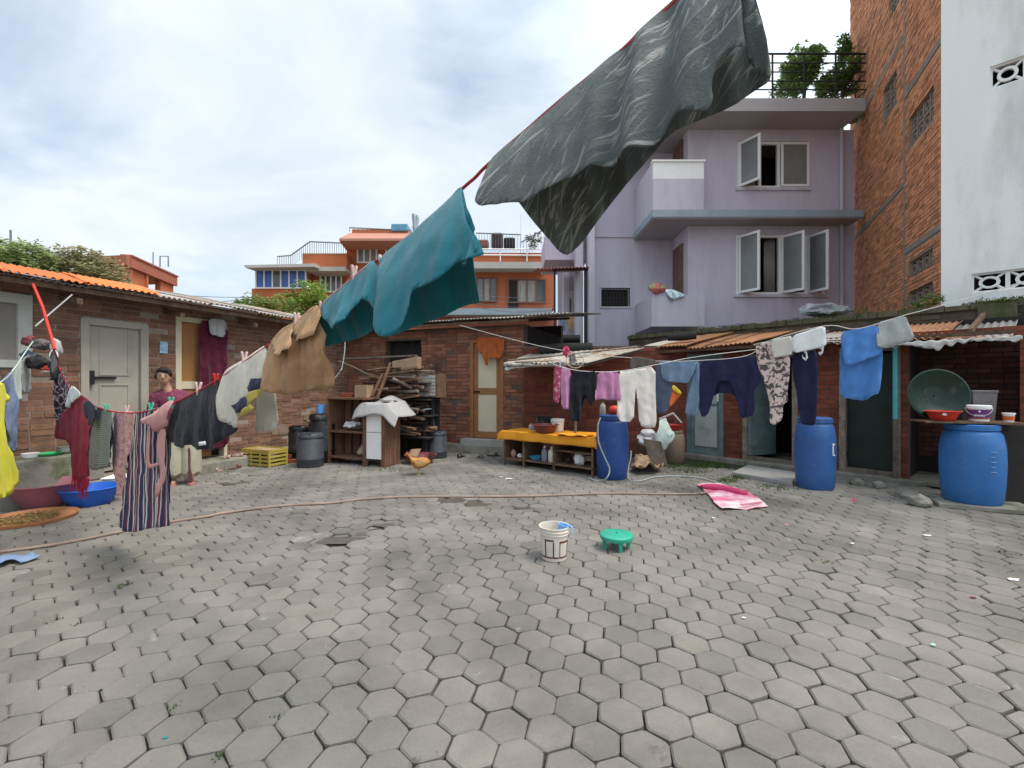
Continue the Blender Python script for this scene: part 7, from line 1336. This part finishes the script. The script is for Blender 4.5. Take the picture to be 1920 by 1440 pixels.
laundry('blue_towel', 'blue towel on the porch rail left of the lilac house', 'towel', pl_, ((1049, 591), (1060, 591)), [([(1049, 591), (1060, 591), (1060, 618), (1056, 622), (1050, 616)], dict(amp=.03, freq=4))], [m_jean]); laundry('brown_towel', 'brown and gold cloth on the porch rail', 'cloth', pl_, ((1062, 590), (1077, 590)), [([(1062, 590), (1077, 590), (1076, 612), (1070, 624), (1066, 610), (1062, 606)], dict(amp=.03, freq=4))], [m_tan])
b = MB(); P = at(20, 460, 30); b.tube([P + V((0, 0, -1)), P + V((0, 0, 1))], .06, 6); one(b, 'antenna', m_rail, 'thin mast rising above the far left tree', 'mast')
# litter on the paving
m_pap = mat('paper_white', (.66, .65, .62), .8, .1, 20)
for k, (px, py, w_, m_, lab) in enumerate(((1738, 1005, .055, m_pap, 'white paper scrap on the paving at right'), (1598, 1020, .03, m_pap, 'tiny white scrap right of the green stool'), (1900, 1088, .06, m_pap, 'white plastic scrap at the right edge'), (1600, 938, .07, mat('scrap_red', (.6, .05, .10)), 'red plastic scrap near the dark shed door'), (1825, 1122, .03, mat('scrap_plum', (.16, .04, .07)), 'dark plum scrap at lower right'), (1338, 972, .035, m_pap, 'white crumb of paper below the pink mat'), (1475, 985, .04, mat('scrap_pink', (.5, .25, .28)), 'pale pink scrap in the middle of the right paving'), (310, 1385, .02, mat('scrap_teal', (.04, .2, .2)), 'tiny teal scrap at lower left'), (1750, 1212, .018, mat('scrap_mint', (.35, .6, .45)), 'tiny mint scrap at lower right'), (955, 898, .09, m_pap, 'flat white litter left of the dark blue drum'), (940, 895, .05, m_pap, 'white litter speck by the table leg'), (1395, 1160, .02, m_pap, 'white crumb beneath the green stool area'))):
    pts = blob(G(px, py), w_ * .6, w_ * .4, .004, k + 40, 9); top = [p + V((0, 0, .002 + .01 * abs(mnoise.noise(p * 30)))) for p in pts]; b = MB(); b.rings([pts, top]); one(b, 'litter', m_, lab, 'litter')
# ------------------------------------------------------------------ woman
def fused(b, name, m, parent, vox=.012, smooth=4):
    o = b.build(name, m, parent); r = o.modifiers.new('fuse', 'REMESH'); r.mode = 'VOXEL'; r.voxel_size = vox; r.use_smooth_shade = True
    s = o.modifiers.new('smooth', 'SMOOTH'); s.factor = .5; s.iterations = smooth; return o
HP = V((-4.62, 6.42, 0)); wo_ = thing('person', 'woman in a plum top and pale trousers standing behind the laundry, looking this way', 'person', HP)
fw = V((.55, -.83, 0)).normalized(); sd = V((-fw.y, fw.x, 0)) * -1           # facing, her right-hand side direction
if sd.x > 0: sd = -sd
def bp(x, y, z): return HP + sd * x + fw * y + UP * z                          # x towards her right (picture left), y forward
m_skin = mat('skin', (.42, .23, .15), .55, .08, 12, .05, 80)
hx, hy, hz = .20, .06, 1.50                                                     # head centre, leaning to picture left
b = MB(); b.ell(bp(hx, hy, hz), (.075, .092, .115), 16, 12); b.ell(bp(hx, hy + .03, hz - .055), (.052, .06, .062), 12, 9)
b.tube([bp(hx, hy + .085, hz + .02), bp(hx, hy + .108, hz - .022), bp(hx, hy + .092, hz - .03)], [.010, .017, .012], 8)
for s in (-1, 1): b.ell(bp(hx + s * .078, hy - .005, hz - .008), (.012, .018, .03), 8, 6)
b.tube([bp(hx - .005, hy + .0, hz - .05), bp(hx - .03, hy - .02, hz - .14), bp(hx - .06, hy - .02, hz - .22)], [.05, .05, .06], 12)
b.tube([bp(.10, 0, 1.24), bp(.06, .01, 1.08), bp(.02, 0, .92), bp(0, 0, .82)], [.10, .12, .11, .13], 12)
for s in (-1, 1):
    x0 = .12 + s * .165; b.tube([bp(.12 + s * .06, 0, 1.27), bp(x0, 0, 1.24), bp(x0 + s * .05, -.02, 1.0), bp(x0 + s * .02, .08, .80), bp(x0 + s * .01, .10, .74)], [.05, .055, .042, .032, .026], 10)
    hc = bp(x0 + s * .01, .105, .70); b.ell(hc, (.03, .04, .045), 10, 7)
    for f_ in range(4): q = hc + fw * (-.026 + .018 * f_) - UP * .035; b.tube([q, q - UP * (.035 + .006 * (f_ in (1, 2))) + fw * .004, q - UP * (.058 + .008 * (f_ in (1, 2))) - sd * s * -.012], [.009, .0085, .007], 6)
    b.tube([hc + fw * .03, hc + fw * .05 - UP * .03, hc + fw * .05 - UP * .055], [.011, .010, .008], 6)
    l0 = s * .09; b.tube([bp(l0, 0, .84), bp(l0 * 1.1, .02, .46), bp(l0 * 1.1, -.01, .10), bp(l0 * 1.1, -.02, .05)], [.095, .062, .042, .04], 10); b.tube([bp(l0 * 1.1, -.04, .045), bp(l0 * 1.1, .06, .04), bp(l0 * 1.15, .14, .03)], [.035, .038, .03], 8)
fused(b, 'body', m_skin, wo_)
m_hair = mat('hair', (.016, .013, .012), .5, .2, 30, .5, 120, stretch=(1, 1, .3))
b = MB(); b.ell(bp(hx, hy - .02, hz + .042), (.088, .098, .094), 16, 10); b.ell(bp(hx, hy - .07, hz - .03), (.078, .06, .09), 14, 9); b.ell(bp(hx + .07, hy + .02, hz + .01), (.02, .05, .055), 10, 7); b.ell(bp(hx - .066, hy + .01, hz + .03), (.02, .05, .045), 10, 7); b.ell(bp(hx + .01, hy + .05, hz + .085), (.066, .042, .03), 10, 7)
fused(b, 'hair', m_hair, wo_, .011, 2)
for s in (-1, 1):
    b = MB(); b.ell(bp(hx + s * .032, hy + .084, hz + .012), (.013, .007, .007), 8, 6); b.build('eye', mat('eye_dark', (.03, .02, .018), .3), wo_, smooth=True)
    b = MB(); b.tube([bp(hx + s * .014, hy + .094, hz + .034), bp(hx + s * .035, hy + .090, hz + .040), bp(hx + s * .055, hy + .072, hz + .032)], .004, 5); b.build('eyebrow', m_hair, wo_)
b = MB(); b.tube([bp(hx - .025, hy + .086, hz - .068), bp(hx, hy + .096, hz - .066), bp(hx + .025, hy + .086, hz - .068)], [.004, .008, .004], 6); b.build('lips', mat('lips', (.25, .09, .08), .4), wo_, smooth=True)
m_plum = cloth('plum_tunic', (.16, .035, .065), .2, .4, 24, .1, (.22, .07, .10), 8)
b = MB(); rings = []
for z, cx, rx, ry in ((1.33, .135, .085, .07), (1.29, .13, .15, .09), (1.24, .12, .195, .115), (1.12, .08, .185, .13), (.98, .04, .17, .13), (.84, .01, .19, .15), (.70, 0, .215, .165), (.62, 0, .225, .17)): rings.append([bp(cx + rx * math.cos(2 * math.pi * k / 28), ry * math.sin(2 * math.pi * k / 28) + (.012 * math.sin(k * 3) if z < .9 else 0), z) for k in range(28)])
b.rings(rings, False)
for s in (-1, 1): x0 = .12 + s * .165; b.tube([bp(x0 - s * .08, 0, 1.25), bp(x0, 0, 1.22), bp(x0 + s * .03, -.01, 1.10), bp(x0 + s * .05, -.018, .98)], [.085, .078, .07, .062], 14, False)
o = b.build('tunic', mat('plum_tunic_m', (.17, .035, .07), .9, .25, 10, .4, 40, (.26, .09, .13), (.52, .62), 30), wo_, smooth=True); solid(o, .004)
m_trs = mat('pale_trousers', (.42, .40, .30), .9, .1, 6, .5, 26)
for s in (-1, 1):
    b = MB(); l0 = s * .10; rings = []
    for z, r_, cy in ((.80, .12, 0), (.66, .125, .01), (.45, .125, .02), (.28, .13, .01), (.16, .125, 0), (.10, .07, -.01)): rings.append([bp(l0 + r_ * (1 + .05 * math.sin(k * 2.5 + z * 9)) * math.cos(2 * math.pi * k / 20), cy + r_ * 1.05 * math.sin(2 * math.pi * k / 20), z + .015 * math.sin(k * 1.9)) for k in range(20)])
    b.rings(rings, False); o = b.build('trouser_leg', m_trs, wo_, smooth=True); solid(o, .004)
    b = MB(); c = bp(l0 * 1.1, .05, .0); out = [c + fw * (.135 * math.cos(2 * math.pi * k / 16)) + sd * (.05 * math.sin(2 * math.pi * k / 16)) for k in range(16)]; b.rings([out, [p + UP * .022 for p in out]]); b.build('sandal', mat('sandal_pink', (.45, .20, .17), .7), wo_)
# ------------------------------------------------------------------ hen
hP = G(786, 890); hn = thing('hen', 'ginger brown hen walking on the paving by the cupboard', 'hen', hP); hf = V((-.96, -.28, 0)).normalized(); hs = V((-hf.y, hf.x, 0)); H = lambda x, y, z: hP + hf * x + hs * y + UP * z
b = MB(); prof = ((-.17, .20, .02, .025), (-.13, .195, .055, .06), (-.06, .185, .075, .085), (.02, .175, .08, .09), (.08, .19, .068, .08), (.12, .225, .045, .055), (.145, .27, .032, .036), (.16, .305, .026, .028), (.175, .325, .027, .027), (.195, .325, .02, .02), (.205, .322, .01, .01))
b.rings([[H(x + .25 * 0, ry * math.cos(2 * math.pi * k / 16), z + rz_ * math.sin(2 * math.pi * k / 16)) for k in range(16)] for x, z, ry, rz_ in prof])
m_hen = mat('hen_feathers', (.42, .19, .05), .85, .35, 30, .6, 60, (.52, .33, .14), (.5, .65), 14); fused(b, 'body', m_hen, hn, .008, 3)
for s in (-1, 1):
    b = MB(); rings = [[H(x, s * (.07 + .014 * math.sin(math.pi * t_)), z) + hs * s * .006 * q for q, z in ((0, zc - w_), (1, zc - w_ * .3), (1, zc + w_ * .4), (0, zc + w_))] for x, zc, w_, t_ in ((.07, .20, .03, .1), (.02, .195, .055, .5), (-.06, .195, .045, .7), (-.13, .205, .012, .4))]
    b.rings(rings); b.build('wing', mat('hen_wing', (.50, .27, .10), .85, .3, 40, .5, 60), hn, smooth=True)
    b = MB(); b.tube([H(.0, s * .03, .12), H(.01, s * .03, .06), H(-.005, s * .03, .008)], [.018, .008, .006], 7)
    for a in (-.5, 0, .5): b.tube([H(-.005, s * .03, .008), H(-.005 + .045 * math.cos(a), s * .03 + .045 * math.sin(a), .005)], [.006, .003], 5)
    b.tube([H(-.005, s * .03, .008), H(-.03, s * .03, .005)], [.005, .003], 5); b.build('leg', mat('hen_leg', (.45, .30, .10), .6), hn, smooth=True)
    b = MB(); b.ell(H(.183, s * .024, .332), (.004, .004, .004), 6, 5); b.build('eye', m_black, hn)
for k in range(7): a = rad(28 + k * 9); b = MB(); c0_ = H(-.14, (k - 3) * .006, .205); tip = H(-.14 - .13 * math.cos(a), (k - 3) * .014, .205 + .14 * math.sin(a)); sdv = hs.cross(tip - c0_).normalized() * .016; b.rings([[c0_ - sdv * .6, c0_ + sdv * .6, c0_ + sdv * .6 + hs * .003, c0_ - sdv * .6 + hs * .003], [c0_.lerp(tip, .6) - sdv, c0_.lerp(tip, .6) + sdv, c0_.lerp(tip, .6) + sdv + hs * .003, c0_.lerp(tip, .6) - sdv + hs * .003], [tip - sdv * .3, tip + sdv * .3, tip + sdv * .3 + hs * .002, tip - sdv * .3 + hs * .002]]); b.build('tail_feather', mat('hen_tail', (.07, .035, .025), .8, .3, 20), hn)
b = MB(); b.rings([[H(x, -.003, .345), H(x, .003, .345), H(x, .002, z), H(x, -.002, z)] for x, z in ((.16, .348), (.17, .366), (.178, .355), (.186, .37), (.194, .356), (.203, .35))]); b.build('comb', mat('hen_comb', (.50, .03, .02), .5), hn); b = MB(); b.ell(H(.198, 0, .30), (.008, .006, .014), 8, 6); b.build('wattle', mat('hen_comb', (.5, .03, .02)), hn)
b = MB(); b.tube([H(.2, 0, .324), H(.228, 0, .315)], [.009, .001], 6); b.build('beak', mat('hen_beak', (.35, .22, .08), .5), hn)
